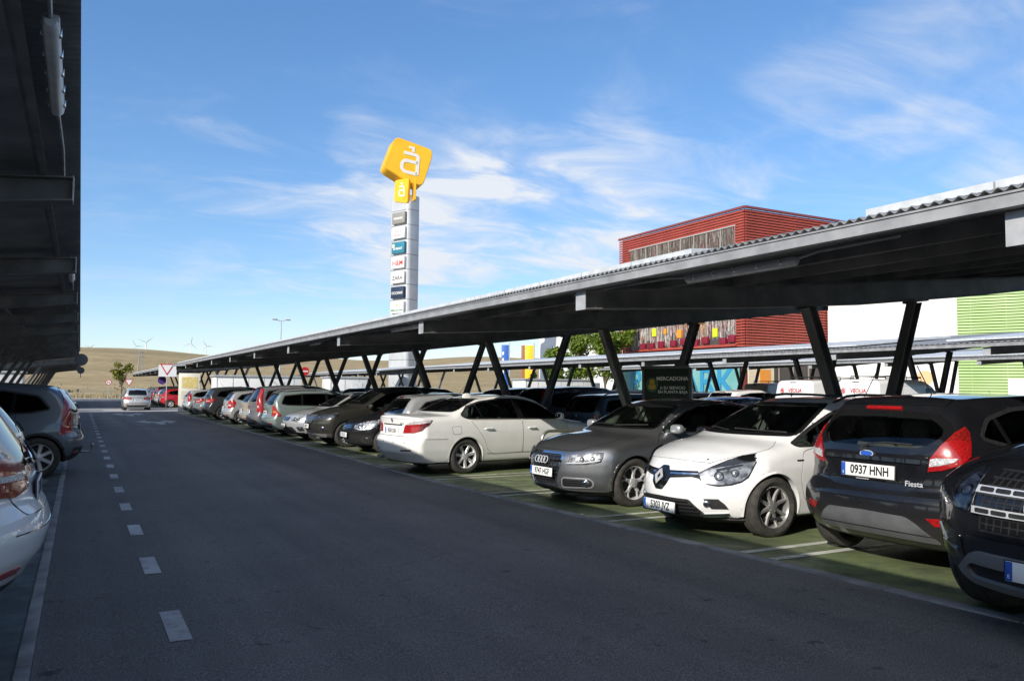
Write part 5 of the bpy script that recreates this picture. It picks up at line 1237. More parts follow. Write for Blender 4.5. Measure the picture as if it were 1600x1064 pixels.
def make_ground():
    ASP = asphalt('asphalt', (.126, .117, .111)); ASP2 = asphalt('old_asphalt', (.14, .132, .125), 40.)
    GREEN = worn('green_bay_paint', (.175, .215, .095), (.08, .095, .055), .34, .60, 2.2, .55)
    WHITE = worn('road_white', (.40, .39, .38), (.15, .145, .14), .30, .46, 14.)
    WHITE2 = worn('bay_white', (.56, .56, .50), (.16, .19, .10), .34, .48, 8.)
    KERB = noisy('kerb_concrete', (.17, .165, .16), (.30, .295, .285), 3.5, .85, .4)
    DIRT = noisy('dirt', (.30, .22, .14), (.42, .33, .22), .05, .95, .3)
    PAVE = noisy('pale_paving', (.36, .33, .30), (.46, .43, .40), .6, .85, .2)
    # one sheet to the horizon
    X = [-6000, -800, -120, -40, 70, 160, 800, 6000]; Y = [-600] + [k for k, _ in GZ]
    V = [(x, y, gz(y)-.03) for y in Y for x in X]; n = len(X)
    Fc = [(j*n+i, j*n+i+1, (j+1)*n+i+1, (j+1)*n+i) for j in range(len(Y)-1) for i in range(n-1)]
    struct(from_py('ground', V, Fc, DIRT, sm=False))
    struct(sheets('road', [(-40, 72, -60, 124)], -.012, ASP2)); struct(sheets('aisle_road', [(-.172, 5.31, -60, 124)], 0., ASP))
    LEFTG = worn('left_bay_ground', (.085, .095, .085), (.06, .062, .06), .34, .60, 2.2, .6)  # darker, greyer tone for the left bays
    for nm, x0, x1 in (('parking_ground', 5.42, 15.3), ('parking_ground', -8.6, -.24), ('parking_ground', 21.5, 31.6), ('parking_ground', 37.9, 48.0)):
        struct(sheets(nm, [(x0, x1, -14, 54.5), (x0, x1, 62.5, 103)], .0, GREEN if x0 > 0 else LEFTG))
    CRS = noisy('sunlit_strip_tone', (.30, .29, .28), (.40, .39, .375), 1.2, .85, .3)  # pale tone put in the colour to brighten the sunlit strip between canopy shadows
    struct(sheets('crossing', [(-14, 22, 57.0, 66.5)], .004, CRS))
    struct(sheets('paving', [(49.5, 59, -20, 104), (-18, 62, 119, 127)], .004, PAVE))
    # flush concrete kerbs laid in blocks
    for x0, x1 in ((5.31, 5.43), (-.25, -.175), (15.3, 15.42), (21.36, 21.5)):
        bm = bmesh.new(); y = -14.
        while y < 54.5:
            L = 1.0; y2 = y+L-.012
            vs = add_box(bm, ((x0+x1)/2, (y+y2)/2, -.04), (x1-x0, y2-y, .11), .006)
            for v in vs: v.co.z += gz(v.co.y)+random.uniform(-.001, .001)
            y += L
        struct(from_bm('kerb', bm, KERB))
    # white lines
    dash = []
    for y in DASH_Y: dash.append((.515, .64, y, y+.74))
    struct(sheets('road_marking', dash, .004, WHITE))
    rects = []
    for y in LINES_Y:
        for d in (-.18, .18): rects.append((5.45, 10.0, y+d-.05, y+d+.05))
    for y in np.arange(-10, 53, 2.5):
        rects += [(10.5, 15.2, y-.05, y+.05), (21.6, 26.2, y-.05, y+.05), (26.6, 31.2, y-.05, y+.05)]
    rects += [(-5.2, -.42, y+d-.045, y+d+.045) for y in LEFT_LINES for d in (-.17, .17)]
    struct(sheets('bay_marking', rects, .004, WHITE2))
    # arrows near the crossing
    ar = [[(2.1, 38.0), (2.9, 41.6), (2.5, 41.6), (2.9, 43.4)]]
    def arrow(cx, y0):
        P = [[(cx-.10, y0), (cx+.10, y0), (cx+.25, y0+2.6), (cx-.25, y0+2.6)]]
        for sd in (-1, 1):
            P.append([(cx, y0+1.6), (cx+sd*.42, y0+2.7), (cx+sd*.42, y0+3.9), (cx, y0+3.0)]); P.append([(cx+sd*.88, y0+3.4), (cx+sd*.38, y0+1.3), (cx+sd*.38, y0+5.2)])
        return P
    struct(sheets('road_arrow', arrow(3.15, 36.8)+arrow(2.55, 48.5), .0045, WHITE))
DASH_Y = [3.08+2.045*k for k in range(25)]
LEFT_LINES = [5.11+2.54*k for k in range(10)]
# ------------------------------------------------------------------ canopies
STEEL = noisy('dark_steel', (.125, .125, .125), (.21, .206, .20), 3., .55, .1, metal=.1)
GALV = noisy('galvanised_steel', (.25, .253, .26), (.35, .353, .36), 5., .5, .08, metal=.05)
PALE = noisy('galvanised_plate', (.36, .37, .38), (.50, .51, .52), 6., .5, .08, metal=.2)
SHEETM = noisy('corrugated_sheet', (.22, .225, .23), (.32, .325, .33), 2., .55, .0, metal=.15)
PANELF = noisy('panel_frame', (.50, .52, .53), (.64, .66, .67), 8., .45, .0, metal=.1)
LAMPW = noisy('lamp_diffuser', (.50, .51, .53), (.62, .63, .65), 9., .35)
def canopy(label, x0, x1, z0, slope, ys, y0, y1, vx, tops, group, near=True, purl=None, high=True, panels=True, gaps=(), over=0.):
    """x0 low edge, x1 high edge; z0 underside of the sheet at x0"""
    T = thing('parking_canopy', label, 'canopy', (0, 0, 0), 0, group)
    zs = lambda x: z0+slope*(x-x0)
    # corrugated sheet
    per = .085 if near else .17; n = int((y1-y0)/per*(6 if near else 4)); Y = np.linspace(y0, y1, n+1)
    W = .014*np.sin(2*np.pi*Y/per); V = []; Fc = []
    xs = [x0-over, x0+.5, (x0+x1)/2, x1]
    for dz in (.0, .006):
        for x in xs: V += [(x, y, zs(x)+.02+w+dz) for y, w in zip(Y, W)]
    N = n+1; K = len(xs)
    for s in (0, 1):
        for k in range(K-1):
            for i in range(n):
                a = (s*K+k)*N+i; q = (a, a+N, a+N+1, a+1)
                Fc.append(q if s else q[::-1])
    for i in range(n):
        a = i; b = K*N+i; Fc.append((a, a+1, b+1, b)); a = (K-1)*N+i; b = (2*K-1)*N+i; Fc.append((a+1, a, b, b+1))
    from_py('roof_sheet', V, Fc, SHEETM, T, ang=80)
    # edge beams (C section)
    def chan(x, zb, h, sd, nm, mat):
        bm = bmesh.new(); w = .06
        for (a, b) in (((x, zb), (x, zb+h)),):
            add_box(bm, (x, (y0+y1)/2, zb+h/2), (.006, y1-y0, h)); add_box(bm, (x+sd*w/2+sd*.003, (y0+y1)/2, zb+.003), (w, y1-y0, .006)); add_box(bm, (x+sd*w/2+sd*.003, (y0+y1)/2, zb+h-.003), (w, y1-y0, .006))
            add_box(bm, (x-sd*.008, (y0+y1)/2, zb+.008), (.012, y1-y0, .014)); add_box(bm, (x-sd*.008, (y0+y1)/2, zb+h-.008), (.012, y1-y0, .014))
        return from_bm(nm, bm, mat, T, sm=False)
    chan(x0, z0-.104, .102, 1, 'edge_beam', GALV)
    if high: chan(x1-.06, zs(x1-.06)-.126, .124, -1, 'edge_beam', STEEL)
    for x in (purl or np.arange(x0+1.2, x1-.6, 1.25)):
        bm = bmesh.new(); z = zs(x)
        add_box(bm, (x, (y0+y1)/2, z-.062), (.004, y1-y0-.02, .116)); add_box(bm, (x+.025, (y0+y1)/2, z-.122), (.05, y1-y0-.02, .004)); add_box(bm, (x-.025, (y0+y1)/2, z-.004), (.05, y1-y0-.02, .004))
        from_bm('purlin', bm, STEEL, T, sm=False)
    # beams and V legs
    def ibeam(y):
        bm = bmesh.new(); xa, xb = x0+.10, x1-(.13 if high else .055)
        XS = [xa, (xa+vx)/2, vx, (xb+vx)/2, xb]; D = [.21, .29, .33, .29, .21]
        top = [(x, zs(x)-.126) for x in XS]; bot = [(x, zs(x)-.126-d) for x, d in zip(XS, D)]
        def prism(P, t):
            A = [bm.verts.new((x, y-t/2, z)) for x, z in P]; B = [bm.verts.new((x, y+t/2, z)) for x, z in P]; m = len(P)
            bm.faces.new(A); bm.faces.new(B[::-1])
            for i in range(m): bm.faces.new((A[i-1], A[i], B[i], B[i-1]))
        prism(top+bot[::-1], .012)
        prism(top+[(x, z-.014) for x, z in top[::-1]], .20); prism([(x, z+.014) for x, z in bot]+bot[::-1], .20)
        o = from_bm('beam', bm, STEEL, T, sm=False)
        for x, d in ((xa, .21), (xb, .21)):
            bm = bmesh.new()
            sg = 1 if x == xa else -1
            bm2 = add_box(bm, (x-sg*.006, y, zs(x)-.126-d/2), (.010, .20, d+.01))
            # stiffener gusset
            for sy in (1,):
                P = [(x+sg*.002, zs(x)-.14), (x+sg*.26, zs(x)-.14), (x+sg*.002, zs(x)-.126-d+.014)]
                A = [bm.verts.new((px, y+.05, pz)) for px, pz in P]; B = [bm.verts.new((px, y+.062, pz)) for px, pz in P]
                bm.faces.new(A); bm.faces.new(B[::-1])
                for i in range(3): bm.faces.new((A[i-1], A[i], B[i], B[i-1]))
            bmesh.ops.recalc_face_normals(bm, faces=bm.faces[:]); from_bm('end_plate', bm, PALE, o, sm=False)
        g = gz(y)
        for tx in tops:
            bm = bmesh.new(); zt = zs(tx)-.126-.315; bx = vx+(tx-vx)*.06
            A = Vector((bx, y, g+.02)); B = Vector((tx, y, zt))
            d = (B-A).normalized(); s = Vector((0, 1, 0)); u = d.cross(s)
            for off in (-.072, .072):
                bar(bm, A+u*off, B+u*off, .15, .012, up=u)
            bar(bm, A, B, .012, .132, up=u)
            add_box(bm, (tx, y, zt+.008), (.34, .24, .016)); add_box(bm, (tx, y+.09, zt-.02), (.30, .03, .05))
            from_bm('column_leg', bm, STEEL, T, sm=False)
        bm = bmesh.new(); add_box(bm, (vx, y, g+.14), (.55, .45, .30), .02); from_bm('footing', bm, MATS['kerb_concrete'], T)
    for y in ys: ibeam(y)
    if panels:
        y = y0+.3; k = 0
        while y < y1-1.1 and k < 95:
            if not any(a < y+.5 < b for a, b in gaps):
                bm = bmesh.new(); xa, xb = x0+.28, x0+.28+4.9
                P = [(xa, zs(xa)+.075), (xb, zs(xb)+.075), (xb, zs(xb)+.13), (xa, zs(xa)+.13)]
                A = [bm.verts.new((a, y, b)) for a, b in P]; B = [bm.verts.new((a, y+.985, b)) for a, b in P]
                bm.faces.new(A); bm.faces.new(B[::-1])
                for i in range(4): bm.faces.new((A[i-1], A[i], B[i], B[i-1]))
                bmesh.ops.recalc_face_normals(bm, faces=bm.faces[:])
                from_bm('solar_panel', bm, PANELF, T, sm=False)
            y += 1.0; k += 1
    return T
def tube_light(x, z, y, label, group):
    T = thing('tube_light', label, 'lamp', (x, y, z), 0, group)
    bm = bmesh.new(); add_box(bm, (0, 0, 0), (.085, 1.52, .04), .012); from_bm('lamp_base', bm, PALE, T)
    bm = bmesh.new()
    P = [(.042*math.cos(t), -.016-.05*math.sin(t)) for t in np.linspace(0, math.pi, 9)]
    A = []
    for y_, s in ((-.76, .72), (-.735, 1.), (.735, 1.), (.76, .72)): A.append([bm.verts.new((a*s, y_, b*s)) for a, b in P])
    for R1, R2 in zip(A, A[1:]):
        for i in range(8): bm.faces.new((R1[i], R1[i+1], R2[i+1], R2[i]))
    bm.faces.new(A[0]); bm.faces.new(A[-1][::-1]); bmesh.ops.recalc_face_normals(bm, faces=bm.faces[:])
    d = from_bm('diffuser', bm, LAMPW, T)
    for y_ in (-.6, -.3, 0, .3, .6):
        for sx in (1, -1):
            bm = bmesh.new(); add_box(bm, (sx*.045, y_, -.015), (.012, .035, .05), .003); from_bm('clip', bm, CHROME, T)
    bm = bmesh.new(); tube(bm, [(.0, .76, 0), (.0, 1.1, .03), (.01, 2.0, .04), (0, 3.0, .03)], .012, 6); from_bm('conduit', bm, PALE, T)
    bm = bmesh.new(); tube(bm, [(.0, -.76, 0), (.0, -1.0, .03), (.01, -1.8, .04)], .012, 6); from_bm('conduit', bm, PALE, T)
    return T
def make_canopies():
    B1 = [2.82+5.0*k for k in range(-3, 11)]; B2 = [63.4+5.0*k for k in range(0, 8)]
    g = 'steel parking canopies with V legs'; S = .093
    canopy('long near canopy over the right hand row of cars, grey edge beam and corrugated roof', 5.05, 15.35, 2.79, S, B1, -13.2, 54.3, 10.12, (8.95, 11.3), g, gaps=((4.3, 5.75),))
    canopy('dark canopy overhead along the left edge of the aisle', -8.3, -.065, 2.70, S, [7.9+5.0*k for k in range(-5, 10)], -18, 54.0, -4.2, (-5.8, -2.45), g, purl=[-7.3, -5.3, -4.1, -2.9, -1.6, -.36], high=False)
    canopy('small far canopy beyond the crossing on the right, behind the yield sign', 5.05, 15.35, 2.73, S, B2, 62.5, 101.0, 10.12, (8.95, 11.3), g, near=False)
    canopy('far canopy beyond the crossing on the left, its end edge in the sun', -8.3, -.065, 2.62, S, B2, 62.5, 99, -4.2, (-5.8, -2.45), g, near=False)
    canopy('second canopy behind the near one, roof edge in the sun above the delivery vans', 21.45, 31.75, 2.86, S, B1, -13.2, 54.3, 26.52, (25.35, 27.7), g, near=False, gaps=((14, 17),))
    canopy('far end of the second canopy line, in front of the sign tower', 21.45, 31.75, 2.78, S, B2, 62.5, 88, 26.52, (25.35, 27.7), g, near=False)
    canopy('third canopy in front of the shopping centre wall', 37.6, 47.9, 3.15, S, B1, -13.2, 54.3, 42.67, (41.5, 43.85), g, near=False)
    g = 'tube lights under the canopies'
    for x, z, y, l in ((5.75, 2.745, 5.9, 'tube light under the near right canopy edge, in front of the red building'), (5.75, 2.745, 15.2, 'tube light under the right canopy edge, just left of a bright beam end'), (5.75, 2.745, 22.5, 'smaller tube light farther along the right canopy edge'), (5.75, 2.745, 32.4, 'farthest small tube light under the right canopy edge'),
            (-.20, 3.40, 5.35, 'pale tube light hanging overhead at the top left corner'), (-.20, 3.40, 15.35, 'second tube light under the dark left canopy'), (-.20, 3.40, 25.35, 'third and smallest tube light under the dark left canopy')):
        tube_light(x, z, y, l, g)
# ------------------------------------------------------------------ sign tower
def stroke(P, w, h, mat, name, parent, M, rnd=True):
    """thick flat stroke along a 2-D polyline (lettering)"""
    bm = bmesh.new(); P = [Vector((p[0], p[1], 0)) for p in P]; L = []; R = []
    for i, p in enumerate(P):
        a = (P[i]-P[i-1]).normalized() if i else (P[1]-P[0]).normalized(); b = (P[i+1]-P[i]).normalized() if i < len(P)-1 else a
        n = Vector((-(a.y+b.y), a.x+b.x, 0)); n.normalize(); k = 1/max(.5, n.dot(Vector((-a.y, a.x, 0))))
        L.append(p+n*w/2*k); R.append(p-n*w/2*k)
    for i in range(len(P)-1):
        v = [bm.verts.new(q+Vector((0, 0, dz))) for dz in (0, h) for q in (L[i], R[i], R[i+1], L[i+1])]
        for f in ((4, 5, 6, 7), (0, 4, 7, 3), (1, 2, 6, 5), (0, 1, 5, 4), (3, 7, 6, 2)): bm.faces.new([v[k] for k in f])
    bmesh.ops.remove_doubles(bm, verts=bm.verts, dist=1e-4); bmesh.ops.recalc_face_normals(bm, faces=bm.faces[:]); bm.transform(M)
    return from_bm(name, bm, mat, parent, sm=False)
def letter_a(parent, M, s, mat):
    """lower case a with a square accent, strokes as on the tower"""
    arc = lambda cx, cy, r, a0, a1, n=7: [(cx+r*math.cos(t), cy+r*math.sin(t)) for t in np.linspace(rad(a0), rad(a1), n)]
    P = [(-.38, .52)]+arc(.22, .36, .16, 90, 0)+[(.38, -.52)]
    Q = [(.38, .12)]+arc(-.20, -.12, .24, 90, 180)+arc(-.20, -.24, .24, 180, 270)+[(.38, -.48)]
    for pts in (P, Q): stroke([(x*s, y*s) for x, y in pts], .17*s, .02*s, mat, 'letter', parent, M)
    stroke([(-.14*s, .86*s), (.10*s, .86*s), (.10*s, .64*s)], .13*s, .02*s, mat, 'letter', parent, M)
def sign_slab(name, pts, thick, mat, M, parent, r=.3):
    P = rp(pts, r, 6); bm = bmesh.new(); f = bm.faces.new([bm.verts.new((a, b, 0)) for a, b in P])
    q = bmesh.ops.extrude_face_region(bm, geom=[f]); bmesh.ops.translate(bm, vec=(0, 0, -thick), verts=[v for v in q['geom'] if isinstance(v, bmesh.types.BMVert)])
    bmesh.ops.bevel(bm, geom=[e for e in bm.edges if abs(e.verts[0].co.z-e.verts[1].co.z) < 1e-4], offset=.10*r, segments=2, affect='EDGES')
    bmesh.ops.recalc_face_normals(bm, faces=bm.faces[:]); bm.transform(M)
    return from_bm(name, bm, mat, parent, ang=30)
def make_tower():
    bx, by = 33.9, 90.2; g = gz(by)
    T = thing('sign_tower', 'tall silver sign tower with stacked shop signs and a yellow slab on top', 'sign tower', (bx, by, g))
    CLAD = noisy('silver_cladding', (.46, .47, .49), (.56, .57, .59), .5, .35, metal=.12); SEAM = simple('seam_dark', (.05, .05, .055), .6)
    YEL = noisy('yellow_sign', (.80, .42, .008), (.88, .50, .015), .6, .5, .15, coat=.1, bscale=5); LET = simple('letter_white', (.72, .70, .66), .5)
    u = Vector((-.36, .93, 0)).normalized(); n = Vector((-.93, -.36, 0)).normalized()   # along the sign face / out of it
    def plan(hw, hd, r, k=10):
        P = []
        for cx, cy, a0 in ((hw-r, hd-r, 0), (-hw+r, hd-r, 90), (-hw+r, -hd+r, 180), (hw-r, -hd+r, 270)):
            for t in np.linspace(a0, a0+90, k): P.append((cx+r*math.cos(rad(t)), cy+r*math.sin(rad(t))))
        return P
    H = 24.4-g; z = -.1; k = 0; seg = 1.79; zt = H
    def ring(hw, hd, r, z0, z1, mat, nm):
        P = plan(hw, hd, r); bm = bmesh.new(); A = [bm.verts.new((u.x*a+n.x*b, u.y*a+n.y*b, z0)) for a, b in P]; B = [bm.verts.new((u.x*a+n.x*b, u.y*a+n.y*b, z1)) for a, b in P]
        m = len(P)
        for i in range(m): bm.faces.new((A[i-1], A[i], B[i], B[i-1]))
        bm.faces.new(A[::-1]); bm.faces.new(B); bmesh.ops.recalc_face_normals(bm, faces=bm.faces[:]); return from_bm(nm, bm, mat, T, ang=25)
    ring(1.62, .92, .42, -.1, H-.08, SEAM, 'core')
    z = H
    while z > 0:
        z0 = max(-.1, z-seg); ring(1.70, 1.0, .48, z0+.05, z, CLAD, 'cladding'); z -= seg
    # shop signs on the broad face
    cols = dict(a=simple('sign_grey', (.26, .25, .23), .5), b=simple('sign_white', (.74, .72, .70), .45), c=simple('sign_teal', (.03, .19, .27), .45), d=simple('sign_navy', (.02, .035, .07), .45))
    ink = dict(w=LET, p=simple('ink_pink', (.6, .25, .3), .5), r=simple('ink_red', (.60, .04, .03), .5), k=INK, g=simple('ink_green', (.02, .22, .08), .5), y=simple('ink_yellow', (.75, .45, .03), .5))
    rows = [('a', 'PRIMARK', 'w', .40), ('b', 'PÖCK\nWORLD', 'p', .42), ('c', 'areasur', 'w', .54), ('b', 'H&M', 'r', .90), ('b', 'ZARA', 'k', .70), ('d', 'OCCIANS', 'w', .44), ('b', 'MERCADONA', 'g', .33)]
    for i, (c, s, k, sz) in enumerate(rows):
        zc = H-seg*(i+1.52)
        M = frame(n*1.36-u*.32+Vector((0, 0, zc)), -u, (0, 0, 1))
        bm = bmesh.new(); add_box(bm, (0, 0, -.16), (2.25, 1.36, .34), .03); bm.transform(M); o = from_bm('shop_sign', bm, cols[c], T)
        text_mesh('sign_text', s, sz, ink[k], o, M @ Matrix.Translation((0, -.08 if i != 6 else -.35, .012)), .012, bold=.008)
        if i == 6:
            bm = bmesh.new(); add_box(bm, (0, .22, .02), (.22, .28, .02), .01); bmesh.ops.create_circle(bm, segments=12, radius=.16, cap_ends=True, matrix=Matrix.Translation((0, .25, .022))); bm.transform(M); from_bm('sign_emblem', bm, ink['y'], o)
        if i == 2:
            bm = bmesh.new(); bmesh.ops.create_circle(bm, segments=16, radius=.26, cap_ends=True, matrix=Matrix.Translation((-.8, .25, .016))); bm.transform(M); from_bm('sign_emblem', bm, noisy('map_sand', (.6, .45, .25), (.75, .65, .5), 3), o)
    # yellow slab on top and two smaller plates
    def face(az, tilt, pos):
        nn = Vector((math.sin(az), math.cos(az), 0)); x = Vector((0, 0, 1)).cross(nn)
        M = frame(Vector(pos), x, Vector((0, 0, 1))); return M @ Matrix.Rotation(tilt, 4, 'X')
    az0 = math.atan2(-bx, -by)                      # towards the car park entrance
    M = face(az0-rad(19), rad(-6), (0, 0, H+4.2))
    s = sign_slab('top_slab', [(-1.55, 2.95), (3.2, 1.9), (3.0, .6), (1.75, -3.0), (-.4, -2.5), (-3.1, -1.15)], 2.0, YEL, M @ Matrix.Translation((0, 0, .9)), T, .75)
    letter_a(s, M @ Matrix.Translation((.25, -.30, .9)) @ Matrix.Rotation(rad(-6), 4, 'Z'), 2.4, LET)
    bm = bmesh.new(); lathe(bm, [(.55, H-.1), (.55, H+2.6)], 20, 'z'); from_bm('neck', bm, CLAD, T)
    M = frame(n*1.25-u*.75+Vector((0, 0, H+.45)), -u, Vector((0, 0, 1))+n*.12) @ Matrix.Rotation(rad(-4), 4, 'Z')
    s = sign_slab('small_slab', [(-1.2, 1.4), (1.3, 1.45), (.9, -1.5), (-1.45, -1.1)], .3, YEL, M, T, .3)
    letter_a(s, M @ Matrix.Translation((.0, .0, .01)), 1.1, LET)
    v = Vector((n.y, -n.x, 0)) if Vector((n.y, -n.x, 0)).dot(Vector((1, 0, 0))) > 0 else Vector((-n.y, n.x, 0))
    M = frame(v*1.75+n*.35+Vector((0, 0, H+.5)), Vector((-.25, -.97, 0)), Vector((0, 0, 1)))
    s = sign_slab('small_slab', [(-1.0, 1.25), (1.1, 1.3), (.8, -1.35), (-1.25, -.95)], .25, YEL, M, T, .3)
# ------------------------------------------------------------------ shopping centre
def wall_box(name, a, b, z0, z1, t, mat, parent):
    bm = bmesh.new(); bar(bm, (a[0], a[1], (z0+z1)/2), (b[0], b[1], (z0+z1)/2), t, z1-z0); return from_bm(name, bm, mat, parent, sm=False)
def louvres(name, a, b, z0, z1, pitch, h, d, out, mat, parent, holes=()):
    """horizontal slats on a facade from a to b, out = outward direction; holes: (s0,s1,z0,z1) along the run"""
    a = Vector((*a, 0)); b = Vector((*b, 0)); L = (b-a).length; t = (b-a)/L; o = Vector((*out, 0)); bm = bmesh.new(); z = z0
    while z < z1:
        runs = [(0, L)]
        for s0, s1, h0, h1 in holes:
            if h0 < z < h1: runs = [q for r in runs for q in ((r[0], min(r[1], s0)), (max(r[0], s1), r[1])) if q[1]-q[0] > .05]
        for r0, r1 in runs: bar(bm, a+t*r0+o*.12+Vector((0, 0, z)), a+t*r1+o*.12+Vector((0, 0, z)), d, h)
        z += pitch
    return from_bm(name, bm, mat, parent, sm=False)
def make_mall():
    RED_ = noisy('red_louvre', (.32, .056, .039), (.41, .074, .051), .35, .55); RDK = simple('red_backing', (.13, .022, .018), .7)
    WHT = noisy('white_panel', (.68, .67, .65), (.78, .77, .75), .15, .6); GRN = noisy('green_slat', (.34, .49, .19), (.41, .545, .255), .3, .5); GDK = simple('green_backing', (.16, .27, .07), .7)
    B = thing('shopping_centre', 'red louvred shopping centre block with a tall bead curtain window', 'building', (59.7, 60.1, -.3))
    def W(p): return (p[0]-59.7, p[1]-60.1)
    x0, y0, y1 = 59.7, 60.1, 81.7
    bm = bmesh.new(); add_box(bm, (14.0, 10.8, 10.2), (27.6, 21.2, 20.7)); from_bm('wall', bm, RDK, B, sm=False)
    hole = (1.35, 19.5, 6.6, 18.9)
    louvres('louvre_cladding', W((x0, y0)), W((x0, y1)), 5.2, 20.55, .29, .175, .10, (-1, 0), RED_, B, [hole])
    louvres('louvre_cladding', W((x0-.1, y0)), W((x0+28, y0)), 5.2, 20.55, .29, .175, .10, (0, -1), RED_, B)
    for y in np.arange(0.6, 21.5, 2.1):
        low = not 1.3 < y < 19.5; box_obj('cladding_rail', (-.06, y, 12.8 if low else 19.7), (.05, .06, 15.4 if low else 1.6), RED_, B)
    for x in np.arange(.9, 27, 2.1): box_obj('cladding_rail', (x, -.06, 12.8), (.06, .05, 15.4), RED_, B)
    for a, b in ((W((x0-.2, y0-.2)), W((x0-.2, y1))), (W((x0-.2, y0-.2)), W((x0+28, y0-.2)))): wall_box('coping', a, b, 20.52, 20.75, .3, simple('coping_red', (.20, .05, .05), .5), B)
    # bead curtain window
    win = box_obj('window', (-.0, (hole[0]+hole[1])/2, (hole[2]+hole[3])/2), (.06, hole[1]-hole[0], hole[3]-hole[2]), simple('window_dark', (.07, .065, .06), .25), B)
    bm = bmesh.new()
    for y in np.arange(hole[0], hole[1]+.1, 2.13): add_box(bm, (-.10, y, (hole[2]+hole[3])/2), (.10, .07, hole[3]-hole[2]))
    add_box(bm, (-.12, (hole[0]+hole[1])/2, hole[3]+.05), (.14, hole[1]-hole[0]+.2, .12)); from_bm('frame', bm, simple('window_frame', (.40, .38, .37), .5), win)
    rr = random.Random(5); mats = [simple('bead_%s' % n_, c, .5) for n_, c in (('white', (.62, .58, .55)), ('sand', (.26, .24, .20)), ('rose', (.36, .15, .16)), ('brown', (.14, .11, .095)), ('orange', (.62, .24, .05)))]
    bm = bmesh.new(); fm = []
    for k in range(420):
        y = rr.uniform(hole[0]+.1, hole[1]-.1); zb = hole[2]+rr.uniform(.0, 1.6); w = rr.uniform(.02, .045); zt = hole[3]-rr.uniform(0, .1); mid = abs(y-8.2) < 2.6
        z = zt
        while z > zb:
            q = max(zb, z-rr.uniform(.25, 1.1));             add_box(bm, (-.09+rr.uniform(-.03, .03), y+rr.uniform(-.02, .02), (z+q)/2), (.03, w, (z-q)*.93))
            low = z < hole[2]+3.4
            mi = rr.choices(range(5), (5, 3, 3, 3, 3.5 if (low and mid) else .15))[0] if low else rr.choices(range(5), (.25, 4, .8, 6, 0))[0]
            fm += [mi]*6; z = q
    o = from_bm('bead_curtain', bm, mats, win, sm=False); o.data.polygons.foreach_set('material_index', fm)
    card = [('card', (.55, .65, .02)), ('card', (.70, .28, .02))]
    for k, (y, z, c, s) in enumerate(((4.3, 7.9, 0, .75), (14.6, 8.5, 0, .75), (10.1, 8.1, 1, .75), (8.2, 9.5, 1, .8), (12.6, 8.5, 1, .5), (6.5, 9.4, 1, .6))):
        box_obj('hanging_card', (-.22, y, z), (.03, s*1.05, s*1.25), MATS.get('card%d' % c) or simple('card%d' % c, card[c][1], .6), win)
    PL = simple('planter_wine', (.20, .012, .03), .5)
    for y in (1.7, 3.0, 5.7, 7.3, 9.2, 11.0, 13.2, 15.0, 16.6): box_obj('planter', (-.28, y, 6.95+rr.uniform(-.1, .2)), (.4, .9, .75), PL, B, .02)
    box_obj('ledge', (-.2, 9.8, 6.45), (.5, 17.4, .25), RED_, B)
    # ground floor: painted panel with letters, cream corner, orange door, dark entrance
    TQ = noisy('turquoise_paint', (.12, .32, .31), (.19, .39, .38), .4, .6); BL = simple('blue_letter', (.03, .24, .42), .5); CR = noisy('cream_wall', (.62, .52, .36), (.70, .60, .44), .5, .7)
    m = box_obj('mural', (-.16, 11.1, 2.3), (.12, 20.6, 4.6), TQ, B)
    M = frame(Vector((-.24, 1.3, 2.5)), (0, -1, 0), (0, 0, 1)); text_mesh('mural_letters', 'PRIMARK', 4.2, BL, m, M, .08, align='RIGHT', bold=.05, sx=1.05)
    box_obj('corner_wall', (1.9, -.14, 2.35), (3.6, .12, 4.7), CR, B); d = box_obj('door', (2.4, -.22, 2.1), (1.5, .06, 3.6), simple('orange_door', (.70, .26, .03), .5), B)
    box_obj('door_frame', (2.4, -.215, 3.98), (1.7, .06, .14), CR, d); box_obj('entrance', (7.6, -.12, 2.35), (7.6, .06, 4.7), simple('entrance_dark', (.05, .04, .038), .4), B)
    for x in (4.4, 6.5, 8.8, 11.0): box_obj('entrance_post', (x, -.2, 2.35), (.12, .12, 4.7), simple('post_grey%d' % int(x), (.25, .22, .2), .5), B)
    # white and green wings
    a = Vector((71.7, 59.9)); t = Vector((.43, -.90)).normalized(); n_ = Vector((-.90, -.43)).normalized()
    B2 = thing('shop_wing', 'plain white wall of the shopping centre between the red and the green facade', 'building', (71.7, 59.9, -.3))
    c = a+t*12.4
    wall_box('wall', (0, 0), tuple(t*12.4), 0, 13.2, .5, WHT, B2)
    for z in (4.3, 7.9): wall_box('panel_joint', tuple(n_*.252), tuple(t*12.4+n_*.252), z, z+.03, .01, simple('joint%d' % int(z), (.45, .44, .43), .7), B2)
    dd = t*9.4+n_*.27; bm = bmesh.new(); bmesh.ops.create_circle(bm, segments=28, radius=.75, cap_ends=True, matrix=frame(Vector((dd.x, dd.y, 3.2)), (t.x, t.y, 0), (0, 0, 1))); from_bm('round_sign', bm, simple('round_sign', (.66, .42, .22), .6), B2)
    B3 = thing('shop_wing', 'bright green slatted wing of the shopping centre with a pale roller door', 'building', (c.x, c.y, -.3))
    wall_box('wall', (0, 0), tuple(t*46), 0, 13.2, .5, GDK, B3)
    louvres('slat_cladding', tuple(n_*.2), tuple(t*46+n_*.2), .3, 13.2, .285, .19, .12, tuple(n_), GRN, B3)
    for s in np.arange(1.2, 46, 3.0): q = t*s+n_*.29; box_obj('cladding_rail', (q.x, q.y, 6.7), (.05, .05, 13.0), GRN, B3)
